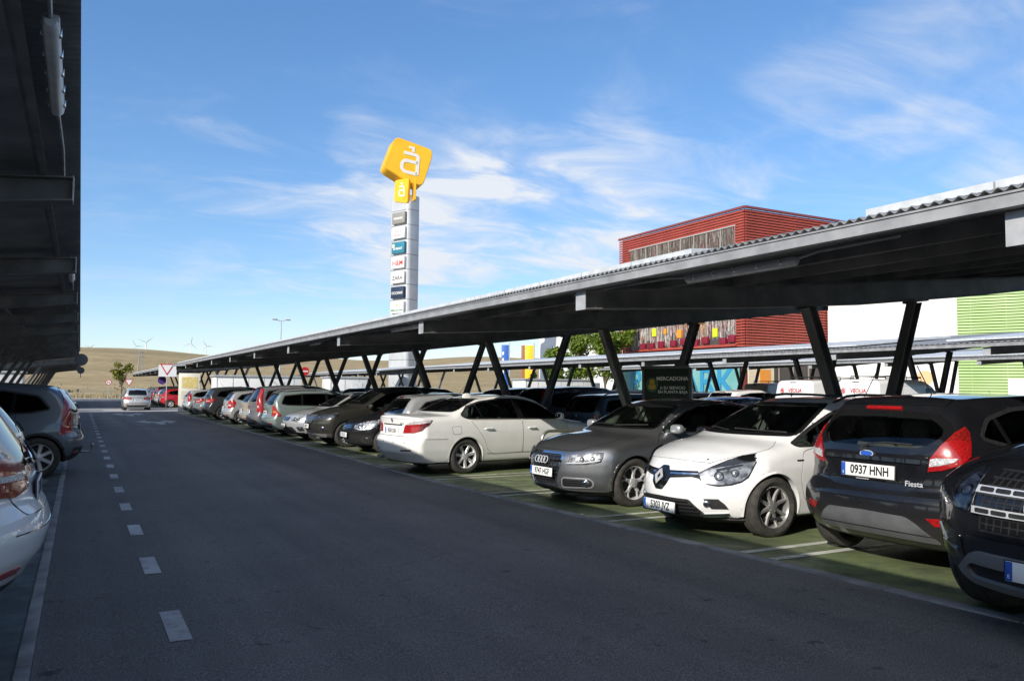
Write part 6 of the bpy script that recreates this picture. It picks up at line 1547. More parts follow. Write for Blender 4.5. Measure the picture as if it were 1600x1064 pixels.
    q = t*4.2+n_*.42; q2 = t*7.5+n_*.42; wall_box('roller_door', tuple(q), tuple(q2), 0, 3.1, .12, noisy('roller_pale', (.55, .60, .62), (.62, .66, .68), .6, .5), B3)
    # white hall on the left and its small details
    B4 = thing('white_hall', 'low white hall of the shopping centre behind the green trees', 'building', (62.1, 82.3, -.3))
    bm = bmesh.new(); add_box(bm, (12, 12.2, 5.6), (24, 23.0, 11.4)); from_bm('wall', bm, WHT, B4, sm=False)
    for i, (y, w, h, m_) in enumerate(((3.0, 2.0, 3.2, TQ), (9, 3.4, 2.6, simple('shop_glass', (.08, .10, .12), .1)), (15, 2.4, 2.6, simple('shop_glass_two', (.10, .12, .13), .1)))): box_obj('shop_front', (-.06, y, h/2), (.12, w, h), m_, B4)
    # banner pylons
    for (u_, w, col, lab, txt, tc) in (((50.75, 95.8), 1.0, (.02, .10, .42), 'tall blue banner sign with white lettering beyond the canopies', 'alcampo', (.7, .7, .7)), ((53.9, 94.7), 1.15, (.85, .50, .01), 'tall yellow and brown banner sign beside the white hall', '', (0, 0, 0))):
        P = thing('banner_sign', lab, 'banner sign', (u_[0], u_[1], -.3)); x = Vector((.86, -.5, 0)); M = frame(Vector((0, 0, 4.2)), x, (0, 0, 1))
        bm = bmesh.new(); add_box(bm, (0, 0, 0), (w, 6.9, .2), .02); bm.transform(M); f = from_bm('panel', bm, simple('banner_'+('blue' if txt else 'yellow'), col, .5), P)
        if txt:
            BW = simple('banner_white', (.75, .76, .8), .5)
            for z_, h_ in ((2.3, .5), (1.2, .95), (-.1, 1.1), (-1.4, .7), (-2.4, .8)): polymesh('sign_mark', rp([(-.42, z_-h_/2), (-.16, z_-h_/2+.08), (-.16, z_+h_/2), (-.42, z_+h_/2-.08)], .06), .004, BW, f, M @ Matrix.Translation((0, 0, .101)))
        else:
            bm = bmesh.new(); add_box(bm, (-.85, 0, 0), (.5, 6.9, .2), .02); bm.transform(M); from_bm('panel', bm, simple('banner_brown', (.30, .12, .05), .5), P)
        bm = bmesh.new(); lathe(bm, [(.08, 0), (.08, 8)], 10, 'z'); q = x*(w/2+.1); bmesh.ops.translate(bm, vec=q, verts=bm.verts); from_bm('pole', bm, PALE, P)
# ------------------------------------------------------------------ trees, hills and far things
LEAFM = None
def leaf_mat(name, c1, c2):
    m, t, b = nt(name); ob = node(t, 'ShaderNodeNewGeometry')
    r = ramp(t, ob.outputs['Random Per Island'], [(0., c1), (1., c2)]); t.links.new(r.outputs[0], b.inputs['Base Color']); b.inputs['Roughness'].default_value = .6
    tr = node(t, 'ShaderNodeBsdfTranslucent'); t.links.new(r.outputs[0], tr.inputs[0]); mx = node(t, 'ShaderNodeMixShader'); mx.inputs[0].default_value = .35
    t.links.new(b.outputs[0], mx.inputs[1]); t.links.new(tr.outputs[0], mx.inputs[2]); t.links.new(mx.outputs[0], t.nodes['Material Output'].inputs[0]); return m
def tree(loc, h, r, label, lm, bark, n=2600, leaf=.16, trunk=.35, seed=1, cat='tree', group=None, squash=1., lobes=11):
    rr = random.Random(seed); T = thing('tree' if squash < 2.5 else 'cypress', label, cat, loc, 0, group)
    bm = bmesh.new(); zt = h*trunk; tube(bm, [(0, 0, -.1), (.02*h*.1, 0, zt*.6), (0, .02, zt), (.05, .03, h*.7)], [.028*h*.8, .022*h*.8, .018*h*.8, .006*h], 8)
    cl = []
    for k in range(lobes):
        a = rr.uniform(0, 6.283); q = rr.uniform(.15, .75)*r; z = zt+(h-zt)*rr.uniform(.18, .86); f = 1-.5*abs((z-zt)/(h-zt)-.45)
        c = Vector((q*f*math.cos(a), q*f*math.sin(a), z)); cl.append((c, r*rr.uniform(.30, .52)))
        tube(bm, [(0, 0, zt*.8), tuple(c*.5+Vector((0, 0, zt*.35))), tuple(c)], [.012*h, .008*h, .003*h], 5)
    from_bm('trunk', bm, bark, T)
    V = []; Fc = []
    for k in range(n):
        c, cr = rr.choice(cl); d = Vector((rr.gauss(0, 1), rr.gauss(0, 1), rr.gauss(0, 1))).normalized()
        p = c+Vector((d.x, d.y, d.z*min(squash, 1.6)*.85))*cr*(rr.random()**.4)*1.08
        s = leaf*rr.uniform(.6, 1.35); a = Vector((rr.gauss(0, 1), rr.gauss(0, 1), rr.gauss(0, .6))).normalized(); b = a.cross(d+Vector((.01, .3, .2))).normalized()
        i = len(V); V += [p-a*s, p-b*s*.55, p+a*s, p+b*s*.55]; Fc.append((i, i+1, i+2, i+3))
    from_py('crown', V, Fc, lm, T, sm=False)
    return T
def make_far():
    # dry hills
    HM, t, b = nt('dry_hill'); tc = node(t, 'ShaderNodeTexCoord')
    mp = node(t, 'ShaderNodeMapping'); mp.inputs['Scale'].default_value = (.004, .010, .03); t.links.new(tc.outputs['Object'], mp.inputs['Vector'])
    n1 = node(t, 'ShaderNodeTexNoise', Scale=2.2, Detail=10., Roughness=.65, Distortion=.5); t.links.new(mp.outputs[0], n1.inputs['Vector'])
    r = ramp(t, n1.outputs['Fac'], [(.30, (.215, .165, .075)), (.44, (.32, .24, .115)), (.58, (.385, .285, .15)), (.72, (.27, .215, .105))])
    n2 = node(t, 'ShaderNodeTexNoise', Scale=.25, Detail=6.); t.links.new(tc.outputs['Object'], n2.inputs['Vector'])
    r2 = ramp(t, n2.outputs['Fac'], [(.3, (.75, .75, .72)), (.7, (1.2, 1.18, 1.1))]); ml = node(t, 'ShaderNodeMixRGB', blend_type='MULTIPLY'); ml.inputs[0].default_value = 1.
    t.links.new(r.outputs[0], ml.inputs[1]); t.links.new(r2.outputs[0], ml.inputs[2]); t.links.new(ml.outputs[0], b.inputs['Base Color']); b.inputs['Roughness'].default_value = .95
    AZ = np.linspace(rad(-50), rad(75), 161); R = np.array([150, 175, 205, 235, 270, 310, 360, 420, 480, 540, 600, 660, 720, 800, 1000, 1500])
    V = []; Fc = []
    for a in AZ:
        d = math.degrees(a)
        top = 23.5+1.2*math.sin(d*.21+1.0)+.7*math.sin(d*.53+.4)-1.2*math.exp(-((d-14)/6)**2)+(1.5*math.exp(-((d+1)/3.)**2))
        for q in R:
            s = min(max((q-150)/(620.-150), 0), 1); s = s*s*(3-2*s)
            z = -.5+top*s*(1+.0*q)+.5*math.sin(q*.045+d*.6)*s
            if q > 640: z += (q-640)*.018 if q < 800 else (160*.018)
            V.append((math.sin(a)*q, math.cos(a)*q, z))
    m = len(R)
    for i in range(len(AZ)-1):
        for j in range(m-1): Fc.append((i*m+j, (i+1)*m+j, (i+1)*m+j+1, i*m+j+1))
    struct(from_py('hill', V, Fc, HM, ang=None))
    WT = simple('turbine_white', (.82, .85, .88), .5)
    for k, (u, v, s) in enumerate(((212, 541, .8), (228, 535, 1.0), (298, 537, .9), (322, 541, .75), (141, 543, .6))):
        D = 2300.; d = pray(u, v); p = Vector((0, 0, 1.54))+d*D; T = thing('wind_turbine', ('small white wind turbine on the ridge just left of its taller twin', 'tallest white wind turbine on the ridge above the pylon', 'white wind turbine on the ridge midway to the canopy', 'white wind turbine on the ridge nearest the right hand canopy', 'faint white wind turbine on the ridge beside the dark left canopy')[k], 'wind turbine', (p.x, p.y, p.z-60), math.atan2(-d.x, d.y)+.3, 'wind turbines on the ridge')
        bm = bmesh.new(); lathe(bm, [(1.7, 0), (1.0, 60)], 10, 'z'); from_bm('mast', bm, WT, T); bm = bmesh.new(); add_box(bm, (0, -.5, 60), (2.4, 5.5, 2.4), .5); from_bm('hub', bm, WT, T)
        for j in range(3):
            t = j*2*math.pi/3+k*.7; L = 26*s; bm = bmesh.new(); c, s_ = math.cos(t), math.sin(t)
            P = [(.9, 0), (1.1, .25*L), (.25, L)]; A = [bm.verts.new((c*q-s_*w, -3.2, 60+s_*q+c*w)) for w, q in P]; B2 = [bm.verts.new((c*q+s_*w, -2.8, 60+s_*q-c*w)) for w, q in P]
            for i in range(2): bm.faces.new((A[i], A[i+1], B2[i+1], B2[i]))
            f = bmesh.ops.solidify(bm, geom=bm.faces[:], thickness=.35); from_bm('blade', bm, WT, T, sm=False)
    # scrub along the foot of the hill
    rr = random.Random(8); V = []; Fc = []
    for k in range(420):
        x = rr.uniform(-40, 260); y = rr.choice((rr.gauss(205, 3), rr.gauss(240, 6), rr.uniform(170, 300))); R_ = rr.uniform(.4, 1.3)
        for m_ in range(16):
            c = Vector((x+rr.gauss(0, R_), y+rr.gauss(0, R_*.5), -.2+max(0, (y-150)/470)**2*14+abs(rr.gauss(0, R_*.45)))); a = Vector((rr.gauss(0, 1), rr.gauss(0, 1), rr.gauss(0, 1))).normalized()*rr.uniform(.15, .4); b_ = a.orthogonal().normalized()*.2; i = len(V)
            V += [c-a, c-b_, c+a, c+b_]; Fc.append((i, i+1, i+2, i+3))
    o = from_py('scrub', V, Fc, leaf_mat('scrub_leaf', (.09, .09, .03), (.20, .17, .07)), sm=False); o['kind'] = 'stuff'
    # lattice pylon
    PY = simple('pylon_grey', (.26, .25, .24), .6); d = pray(218, 600); p = d*(300/d.y); T = thing('power_pylon', 'grey lattice power pylon on the dry hillside', 'pylon', (p.x, 300, 1.6)); bm = bmesh.new(); H = 11.5
    for i in range(9):
        w0, w1 = 1.1*(1-i/12), 1.1*(1-(i+1)/12); z0, z1 = H*i/9, H*(i+1)/9
        for sx, sy in ((-1, -1), (1, -1), (1, 1), (-1, 1)): bar(bm, (sx*w0, sy*w0, z0), (sx*w1, sy*w1, z1), .16, .16)
        for s in (-1, 1): bar(bm, (-w0, s*w0, z0), (w1, s*w1, z1), .09, .09); bar(bm, (w0, s*w0, z0), (-w1, s*w1, z1), .09, .09); bar(bm, (s*w0, -w0, z0), (s*w1, w1, z1), .09, .09)
    from_bm('lattice', bm, PY, T, sm=False); bm = bmesh.new()
    for z in (H*.82, H*.95): bar(bm, (-1.9, 0, z), (1.9, 0, z), .18, .2)
    from_bm('cross_arm', bm, PY, T, sm=False)
    # light mast
    d = pray(437, 598); p = d*(125/d.y); T = thing('light_mast', 'tall thin light mast with two floodlights beyond the canopies', 'street lamp', (p.x, 125, -.4)); bm = bmesh.new(); lathe(bm, [(.14, 0), (.07, 12.0)], 10, 'z'); from_bm('mast', bm, PALE, T)
    for s in (-1, 1): bm = bmesh.new(); bar(bm, (0, 0, 11.9), (s*.9, 0, 12.1), .08, .08); add_box(bm, (s*1.0, -.1, 12.12), (.7, .45, .18), .04); from_bm('floodlight', bm, GALV, T)
    # wire fence along the far road
    T = thing('wire_fence', 'low wire fence along the dirt verge below the hill', 'fence', (-30, 131, -.45)); WD = simple('fence_post', (.30, .27, .22), .8)
    for k in range(24):
        bm = bmesh.new(); add_box(bm, (k*3.0, 0, .65), (.09, .09, 1.3), .01); from_bm('post', bm, WD, T)
    bm = bmesh.new()
    for z in (.4, .8, 1.2): tube(bm, [(0, 0, z), (69, 0, z)], .015, 4)
    from_bm('wire', bm, GALV, T)
    # dry grass on the verge
    rr = random.Random(3); V = []; Fc = []
    for k in range(9000):
        x = rr.uniform(-20, 90); y = rr.choice((rr.uniform(128, 135), rr.uniform(135, 170))); hh = rr.uniform(.15, .55); a = rr.uniform(0, 3.14); w = rr.uniform(.05, .16); i = len(V)
        V += [(x-w*math.cos(a), y-w*math.sin(a), -.47), (x+w*math.cos(a), y+w*math.sin(a), -.47), (x+rr.uniform(-.1, .1), y, -.45+hh)]; Fc.append((i, i+1, i+2))
    o = from_py('dry_grass', V, Fc, leaf_mat('dry_grass', (.34, .26, .12), (.46, .37, .2)), sm=False); o['kind'] = 'stuff'
    BARK = noisy('bark', (.10, .075, .05), (.17, .13, .09), 8, .9, .4); L1 = leaf_mat('leaf_green', (.07, .13, .012), (.24, .32, .035)); L2 = leaf_mat('leaf_autumn', (.06, .11, .015), (.30, .26, .03)); L3 = leaf_mat('leaf_cypress', (.035, .085, .02), (.07, .14, .03))
    g = 'trees by the shopping centre'
    d = pray(190, 600); p = d*(121/d.y); tree((p.x, 121, -.45), 5.2, 1.35, 'young roadside tree with green and yellow leaves by the crossing', L2, BARK, 900, .17, .42, 11)
    for k, (x, y, h, r, n, lb) in enumerate(((48.6, 79.0, 6.9, 1.7, 2600, 'smaller rounded green tree against the white hall, left of the others'), (52.3, 79.6, 8.6, 2.8, 4600, 'broad green tree in the middle of the clump before the white hall'), (54.5, 77.6, 8.9, 2.6, 4600, 'green tree between the middle one and the red building'), (57.2, 78.4, 10.3, 2.3, 4000, 'tallest green tree, touching the left edge of the red building'))):
        tree((x, y, -.3), h, r, lb, L1, BARK, n, .19, .30, 20+k, group=g)
    for k, (u, D, h) in enumerate(((853, 80, 4.6), (890, 82, 4.8), (832, 86, 4.2))):
        q = pray(u, 605)*D; tree((q.x, q.y, -.3), h, .55, ('slim cypress by the white hall just right of the palm gap', 'slim cypress left of the pale round column', 'slim cypress farthest left by the white hall')[k], L3, BARK, 1100, .13, .06, 40+k, 'cypress', 'slim cypresses by the hall', squash=3., lobes=16)
# ------------------------------------------------------------------ signs and small furniture
def road_sign(name, label, loc, h, shape, r, rz=0., extra=None):
    """post with a plate facing -y (rotated by rz)"""
    T = thing(name, label, 'road sign', loc, rz); bm = bmesh.new(); lathe(bm, [(.03, 0), (.03, h+r*.8)], 10, 'z'); from_bm('post', bm, PALE, T)
    RD = MATS.get('sign_red') or simple('sign_red', (.55, .02, .02), .4); WH = MATS.get('sign_white_sheet') or simple('sign_white_sheet', (.78, .78, .77), .4)
    BK = MATS.get('sign_black') or simple('sign_black', (.02, .02, .02), .5); PU = MATS.get('sign_purple') or simple('sign_purple', (.10, .05, .28), .5); GB = MATS.get('sign_back') or simple('sign_back', (.10, .105, .11), .5)
    def poly(P, y, mat, nm, t=.012, par=None):
        M = Matrix(((1, 0, 0, 0), (0, 0, -1, y), (0, 1, 0, h), (0, 0, 0, 1))); return polymesh(nm, P, t, mat, par or T, M)
    circ = lambda rr, k=32: [(rr*math.cos(t), rr*math.sin(t)) for t in np.linspace(0, 2*math.pi, k+1)[:-1]]
    tri = lambda rr: rp([(-rr, rr*.58), (0, -rr*1.15), (rr, rr*.58)], rr*.12)
    if shape == 'yield':
        a = poly(tri(r), -.035, RD, 'plate'); poly(tri(r*.74), -.049, WH, 'plate_face', .003, a)
    elif shape == 'noentry':
        a = poly(circ(r), -.035, RD, 'plate'); poly([(-r*.72, -r*.15), (r*.72, -r*.15), (r*.72, r*.15), (-r*.72, r*.15)], -.049, WH, 'plate_bar', .003, a)
    elif shape == 'noright':
        a = poly(circ(r), -.035, RD, 'plate'); poly(circ(r*.78), -.049, WH, 'plate_face', .003, a)
        M = Matrix(((1, 0, 0, 0), (0, 0, -1, -.053), (0, 1, 0, h), (0, 0, 0, 1))); stroke([(-.3*r, -.45*r), (-.3*r, .1*r), (.4*r, .1*r)], .14*r, .002, BK, 'arrow', a, M); stroke([(-.5*r, .5*r), (.5*r, -.5*r)], .14*r, .003, RD, 'slash', a, M)
    elif shape == 'noparking': poly(circ(r), -.035, PU, 'plate')
    elif shape == 'back':
        poly(circ(r), -.035, GB, 'plate'); M = None
    if extra: extra(T, poly, WH, GB)
    return T
def make_furniture():
    def plate(T, poly, WH, GB): poly([(-.55, -.62), (.62, -.62), (.62, .2), (-.55, .2)], -.018, WH, 'backing_plate', .012)
    road_sign('yield_sign', 'red and white yield triangle on a white plate beyond the right hand row', (5.35, 61.0, gz(61)), 2.95, 'yield', .47, extra=plate)
    road_sign('yield_sign', 'small distant yield triangle beside the young tree', (5.70, 117.5, gz(117)), 2.3, 'yield', .55)
    road_sign('turn_ban_sign', 'round no right turn sign on the far verge', (3.25, 117.2, gz(117)), 2.2, 'noright', .36)
    road_sign('no_entry_sign', 'round red no entry sign between the canopy legs', (14.2, 57.6, gz(57)), 2.8, 'noentry', .31)
    road_sign('no_parking_sign', 'small purple disc sign under the far right canopy', (6.32, 76.3, gz(76)), 2.2, 'noparking', .36)
    def second(T, poly, WH, GB): poly([(.19*math.cos(t), -.60+.19*math.sin(t)) for t in np.linspace(0, 2*math.pi, 25)[:-1]], -.035, GB, 'lower_disc')
    T = road_sign('sign_discs', 'two dark round sign backs hanging at the end of the left canopy', (.0, 51.0, gz(51)), 3.1, 'back', .34, extra=second)
    for o in list(T.children):
        if o.name.startswith('post'): bpy.data.objects.remove(o)
    bm = bmesh.new(); lathe(bm, [(.02, 2.1), (.02, 3.4)], 8, 'z'); from_bm('hanger', bm, STEEL, T)
    # shop board on a frame by the trolley rails
    T = thing('notice_board', 'dark green shop notice board standing by the trolley rails', 'sign', (10.15, 12.35, gz(12)), rad(-62)); GRNB = noisy('board_green', (.006, .016, .012), (.008, .026, .016), 3, .6); FR = simple('board_frame', (.12, .125, .13), .4)
    box_obj('panel', (0, 0, 1.52), (.92, .05, .98), GRNB, T); p = T.children[-1]
    bm = bmesh.new()
    for x in (-.49, .49): add_box(bm, (x, 0, 1.0), (.06, .07, 2.04), .008)
    for z in (1.0, 2.03): add_box(bm, (0, 0, z), (.92, .07, .06), .008)
    from_bm('frame', bm, FR, T)
    M = frame(Vector((0, -.028, 0)), (1, 0, 0), (0, 0, 1)); TX = simple('board_text', (.85, .85, .83), .5); YB = simple('board_yellow', (.62, .42, .05), .5); GE = simple('board_ring', (.05, .14, .05), .5)
    text_mesh('sign_text', 'MERCADONA', .105, TX, p, M @ Matrix.Translation((.12, 1.80, 0)), .002, bold=.003); text_mesh('sign_text', 'A SU SERVICIO\nEN PLANTA BAJA', .08, TX, p, M @ Matrix.Translation((.13, 1.58, 0)), .002, bold=.0015)
    text_mesh('sign_text', 'horario de atencion', .04, simple('dim_green', (.05, .14, .07), .5), p, M @ Matrix.Translation((0, 1.2, 0)), .002)
    o = polymesh('sign_emblem', [(.13*math.cos(t), .15*math.sin(t)) for t in np.linspace(0, 6.283, 25)[:-1]], .003, GE, p, M @ Matrix.Translation((-.30, 1.68, 0))); polymesh('sign_emblem', rp([(-.07, -.07), (.07, -.07), (.08, .02), (-.08, .02)], .02), .003, YB, p, M @ Matrix.Translation((-.30, 1.66, .003)))
    for a in (-.35, 0, .35): polymesh('sign_emblem', [(-.02+.1*a, .0), (.02+.1*a, .0), (.03*a/.35+.012, .10), (.03*a/.35-.012, .10)], .003, YB, p, M @ Matrix.Translation((-.30, 1.69, .003)))
    # trolley rails
    for k, y in enumerate((11.75,)):
        T = thing('trolley_rail', ('steel hoop rail of the trolley bay beside the white saloon', 'steel hoop rail of the trolley bay beside the grey saloon')[k], 'rail', (6.95, y, gz(y)))
        bm = bmesh.new(); P = [(0, 0, 0), (0, 0, .70)]+[(.16-.16*math.cos(t), 0, .70+.16*math.sin(t)) for t in np.linspace(0, math.pi/2, 7)]+[(2.6, 0, .86)]+[(2.6+.16*math.sin(t), 0, .70+.16*math.cos(t)) for t in np.linspace(0, math.pi/2, 7)]+[(2.76, 0, 0)]
        tube(bm, P, .026, 10); from_bm('rail', bm, simple('stainless%d' % k, (.55, .54, .50), .28, .85), T); bm = bmesh.new()
        for x in (0, 2.76): add_box(bm, (x, 0, .008), (.14, .14, .016), .004)
        from_bm('base_plate', bm, PALE, T)
    # map kiosk and white shelters
    T = thing('map_board', 'white board with a yellow map at the end of the right hand row', 'sign', (6.22, 55.3, gz(55)), rad(-8)); WB = noisy('board_white', (.70, .68, .62), (.76, .74, .68), 2, .5)
    box_obj('panel', (0, 0, 1.25), (1.3, .16, 2.5), WB, T, .02); p = T.children[-1]; box_obj('map', (.0, -.085, 1.9), (.95, .012, .7), noisy('map_yellow', (.66, .50, .12), (.72, .66, .40), 6, .5), p); box_obj('map', (.0, -.085, 1.1), (.95, .012, .5), noisy('map_text', (.62, .58, .45), (.70, .68, .6), 14, .5), p)
    for k, (x, y, w, lb) in enumerate(((11.7, 62.0, 6.2, 'long white site cabin behind the right hand row near the crossing'), (18.3, 61.5, 3.0, 'short white cabin just right of the long white one'), (-5.6, 58.0, 5.0, 'white cabin behind the cars under the left canopy'), (35.0, 57.5, 6.5, 'white cabin with a blue figure sign between the second and third canopies'))):
        T = thing('site_cabin', lb, 'cabin', (x, y, gz(y))); CB = MATS.get('cabin_white') or noisy('cabin_white', (.66, .66, .65), (.74, .74, .73), .8, .5)
        box_obj('wall', (0, 0, 1.2), (w, 2.2, 2.4), CB, T, .02); box_obj('roof', (0, 0, 2.45), (w+.25, 2.4, .12), PALE, T); bm = bmesh.new()
        for x_ in np.arange(-w/2+.1, w/2, 1.1): add_box(bm, (x_, -1.105, 1.2), (.04, .02, 2.2))
        from_bm('panel_rib', bm, PALE, T, sm=False)
        d = box_obj('door', (w*.22, -1.12, 1.05), (.85, .03, 2.0), CB, T); box_obj('handle', (w*.22+.32, -1.15, 1.05), (.04, .03, .12), BLACK, d)
# ------------------------------------------------------------------ parking the cars
ROWG = 'cars parked under the canopies'
PAL = {}
def pal(n, c, m=0., r=.32):
    if n not in PAL: PAL[n] = paint(n+'_car_paint', c, m, r)
    return PAL[n]
def colours():
    for n, c, m in (('silver', (.50, .51, .52), .45), ('white', (.78, .78, .78), 0), ('black', (.010, .010, .012), 0), ('charcoal', (.055, .057, .062), .4), ('navy', (.012, .018, .05), .2), ('red', (.42, .012, .02), 0),
                    ('green_grey', (.27, .325, .31), .4), ('mauve_grey', (.22, .215, .235), .4), ('gold', (.50, .46, .36), .4), ('olive_black', (.048, .046, .036), .45), ('steel_blue', (.10, .14, .19), .4), ('slate', (.12, .145, .175), .4), ('grey', (.20, .205, .21), .4), ('wine', (.12, .008, .015), .1), ('pearl', (.62, .62, .60), .2)):
        pal(n, c, m)
def recolour(root, old, new):
    for o in root.children_recursive:
        if o.type == 'MESH':
            for s in o.material_slots:
                if s.material == old: s.link = 'OBJECT'; s.material = new
def place(root, x, y, rz): root.location = (x, y, gz(y)); root.rotation_euler = (0, 0, rad(rz))
def hero(fn, x, y, rz, label, name='parked_car', cat='car'):
    r = thing(name, label, cat, (0, 0, 0), 0, ROWG); fn(r); place(r, x, y, rz); return r
PROTO = {}
def gen(key, kind, col, x, y, rz, label, **kw):
    r = thing('parked_car', label, 'car', (0, 0, 0), 0, ROWG); gen_car(r, kind, PAL[col], **kw); place(r, x, y, rz); PROTO[key] = (r, PAL[col], KIND[kind]['L']/2); return r
def dup(key, col, xe, y, rz, label):
    """another car of a kind already built; xe is where its near end stands"""
    src, old, hl = PROTO[key]; r = copy_tree(src); r['label'] = label
    if PAL[col] != old: recolour(r, old, PAL[col])
    if rz in (0, 180): place(r, xe+hl, y, rz)
    else: place(r, xe, y, rz)
    return r
def make_cars():
    colours()
    # the nearest cars on the right
    hero(car_gls, 7.33, 2.50, 180, 'big black off roader with chrome grille bars, at the right edge of the frame')
    hero(car_fiesta, 7.86, 4.60, 0, 'black hatchback seen from behind with tall red lights and plate 0937 HNH')
    hero(car_clio, 7.65, 6.86, 180, 'white estate facing the aisle with a diamond badge and plate 5303 JVZ')
    hero(car_audi, 7.92, 9.52, 183, 'graphite grey saloon facing the aisle with four rings and plate 9747 HGF')
    hero(car_bmw, 7.57, 14.60, 7, 'ivory white saloon seen from behind with plate 9550 DSH')
    C = .030
    Lh, Le, Lm, Ls, Ln = (KIND[k]['L']/2 for k in ('hatchback', 'estate', 'mpv', 'suv', 'saloon'))
    BG = mk_glass('sky_glass', (.10, .13, .17))
    gen('silver_hatch', 'hatchback', 'silver', 6.0+Lh, 17.05, 0, 'silver hatchback just behind the ivory saloon, blue sky in its rear window', tail='round', plate='3321 GKN', cell=.026, glass=BG)
    gen('black_hatch', 'hatchback', 'black', 5.75+Lh, 19.3, 180, 'small black hatchback facing the aisle beside the silver one', tail='wide', face='plain', plate='7762 DCL', cell=.026)
    gen('olive_suv', 'suv', 'olive_black', 5.45+Ls, 21.8, 180, 'dark olive off roader facing the aisle with a wide grille', tail='wide', face='big', plate='2208 KFX', cell=.026, wheel=(5, 'Y', RIM))
    gen('silver_saloon', 'saloon', 'silver', 5.45+Ln, 24.6, 180, 'silver saloon facing the aisle beside the green grey estate', tail='wide', face='plain', plate='8841 CNB', cell=C)
    gen('green_estate', 'estate', 'green_grey', 5.35+Le, 27.2, 0, 'pale green grey estate seen from behind with big low red lights', tail='low', plate='6450 BWD', cell=C, rails=True)
    gen('mauve_mpv', 'mpv', 'mauve_grey', 5.30+Lm, 29.7, 0, 'mauve grey people carrier with red strips up its rear pillars', tail='pillar', plate='1903 FVR', cell=C)
    gen('gold_hatch', 'hatchback', 'gold', 5.45+Lh, 32.2, 0, 'pale gold hatchback squeezed left of the mauve people carrier', tail='low', plate='5517 DGT', cell=C, tailmat=lens_red('orange_red_lens', (.55, .07, .02)))
    gen('pearl_mpv', 'mpv', 'pearl', 6.4+Lm, 34.5, 0, 'tall pale people carrier standing deeper in the row', tail='tall', plate='4412 HBD', cell=C)
    gen('charcoal_estate', 'suv', 'charcoal', 5.30+Ls, 41.8, 0, 'low charcoal crossover seen from behind with wide lights', tail='wide', plate='9938 FKL', cell=C, mods=dict(H=1.58))
    dup('silver_hatch', 'silver', 5.5, 36.9, 0, 'silver hatchback between the gold one and the charcoal crossover')
    dup('silver_saloon', 'grey', 5.4, 46.2, 0, 'grey saloon seen from behind just beyond the charcoal crossover')
    gen('upright_hatch', 'hatchback', 'silver', 5.4+Lh, 51.4, 0, 'silver hatchback with upright red lights in front of the map board', tail='tall', plate='0074 DPR', cell=C)
    # beyond the crossing
    dup('black_hatch', 'red', 5.4, 67.0, 0, 'bright red hatchback just beyond the map board')
    dup('charcoal_estate', 'charcoal', 5.5, 69.7, 0, 'charcoal crossover beyond the red hatchback')
    dup('silver_hatch', 'silver', 5.4, 72.3, 0, 'silver hatchback beyond the crossing, third in its row')
    dup('mauve_mpv', 'black', 5.5, 75.0, 0, 'black people carrier beyond the crossing')
    dup('upright_hatch', 'wine', 5.4, 77.6, 0, 'wine red hatchback beyond the crossing, far down the row')
    dup('green_estate', 'steel_blue', 5.5, 80.4, 0, 'steel blue estate near the end of the far row')
    dup('silver_saloon', 'pearl', 5.4, 83.1, 0, 'pale saloon last but one in the far row')
    dup('olive_suv', 'grey', 5.5, 86.0, 0, 'grey off roader last in the far row')
    r = thing('moving_car', 'silver hatchback driving away along the aisle in the sun', 'car', (0, 0, 0), 0); gen_car(r, 'hatchback', PAL['silver'], tail='wide', plate='3906 KHC', cell=C, glass=BG); place(r, 3.45, 61.5, 90); PROTO['leon'] = (r, PAL['silver'], Lh)
    # left hand row, tails to the aisle
    def left(key, col, xt, y, label):
        src, old, hl = PROTO[key]; q = copy_tree(src); q['label'] = label
        if PAL[col] != old: recolour(q, old, PAL[col])
        place(q, xt-hl, y, 180); return q
    gen('white_estate', 'estate', 'white', -.12-Le, 5.45, 180, 'white estate in the shade at the left edge of the frame, dark red lamp', tail='wide', plate='7140 JKM', cell=.022, tailmat=lens_red('deep_red_lens', (.36, .010, .014)), mods=dict(plz=.95, zb=.40, refz=.53, inz=.12, rear=[(-2.02, .40), (-2.11, .50), (-2.18, .60), (-2.21, .72), (-2.18, .81), (-2.12, .9), (-2.11, 1.6)]))
    left('silver_hatch', 'silver', -.42, 10.2, 'silver hatchback in the shade between the white estate and the slate off roader')
    s = gen('slate_suv', 'suv', 'slate', .10-Ls, 16.85, 180, 'slate blue off roader in the shade on the left with tall red lamps', tail='pillar', plate='8215 DWX', cell=.024, glass=mk_glass('smoked_glass', (.07, .075, .085)), mods=dict(axles=(1.15, -1.54)))
    bm = bmesh.new(); tube(bm, [(-2.1, 0, .38), (-2.32, 0, .36), (-2.38, 0, .42), (-2.38, 0, .47)], .025, 8); bmesh.ops.create_uvsphere(bm, u_segments=10, v_segments=8, radius=.035, matrix=Matrix.Translation((-2.38, 0, .49))); from_bm('tow_bar', bm, RIMD, s)
    left('gold_hatch', 'wine', -.3, 23.3, 'wine red hatchback in the shade behind the slate off roader')
    left('green_estate', 'steel_blue', -.15, 27.0, 'steel blue estate in the shade far down the left row')
    left('silver_saloon', 'navy', -.05, 32.0, 'navy saloon in the shade far down the left row')
    left('upright_hatch', 'charcoal', -.2, 37.2, 'charcoal hatchback near the end of the left row')
    left('black_hatch', 'navy', -.2, 44.8, 'last dark blue hatchback in the left row before the crossing')
    # back row under the near canopy, nose to nose with the first
    bk = 'in the back row'
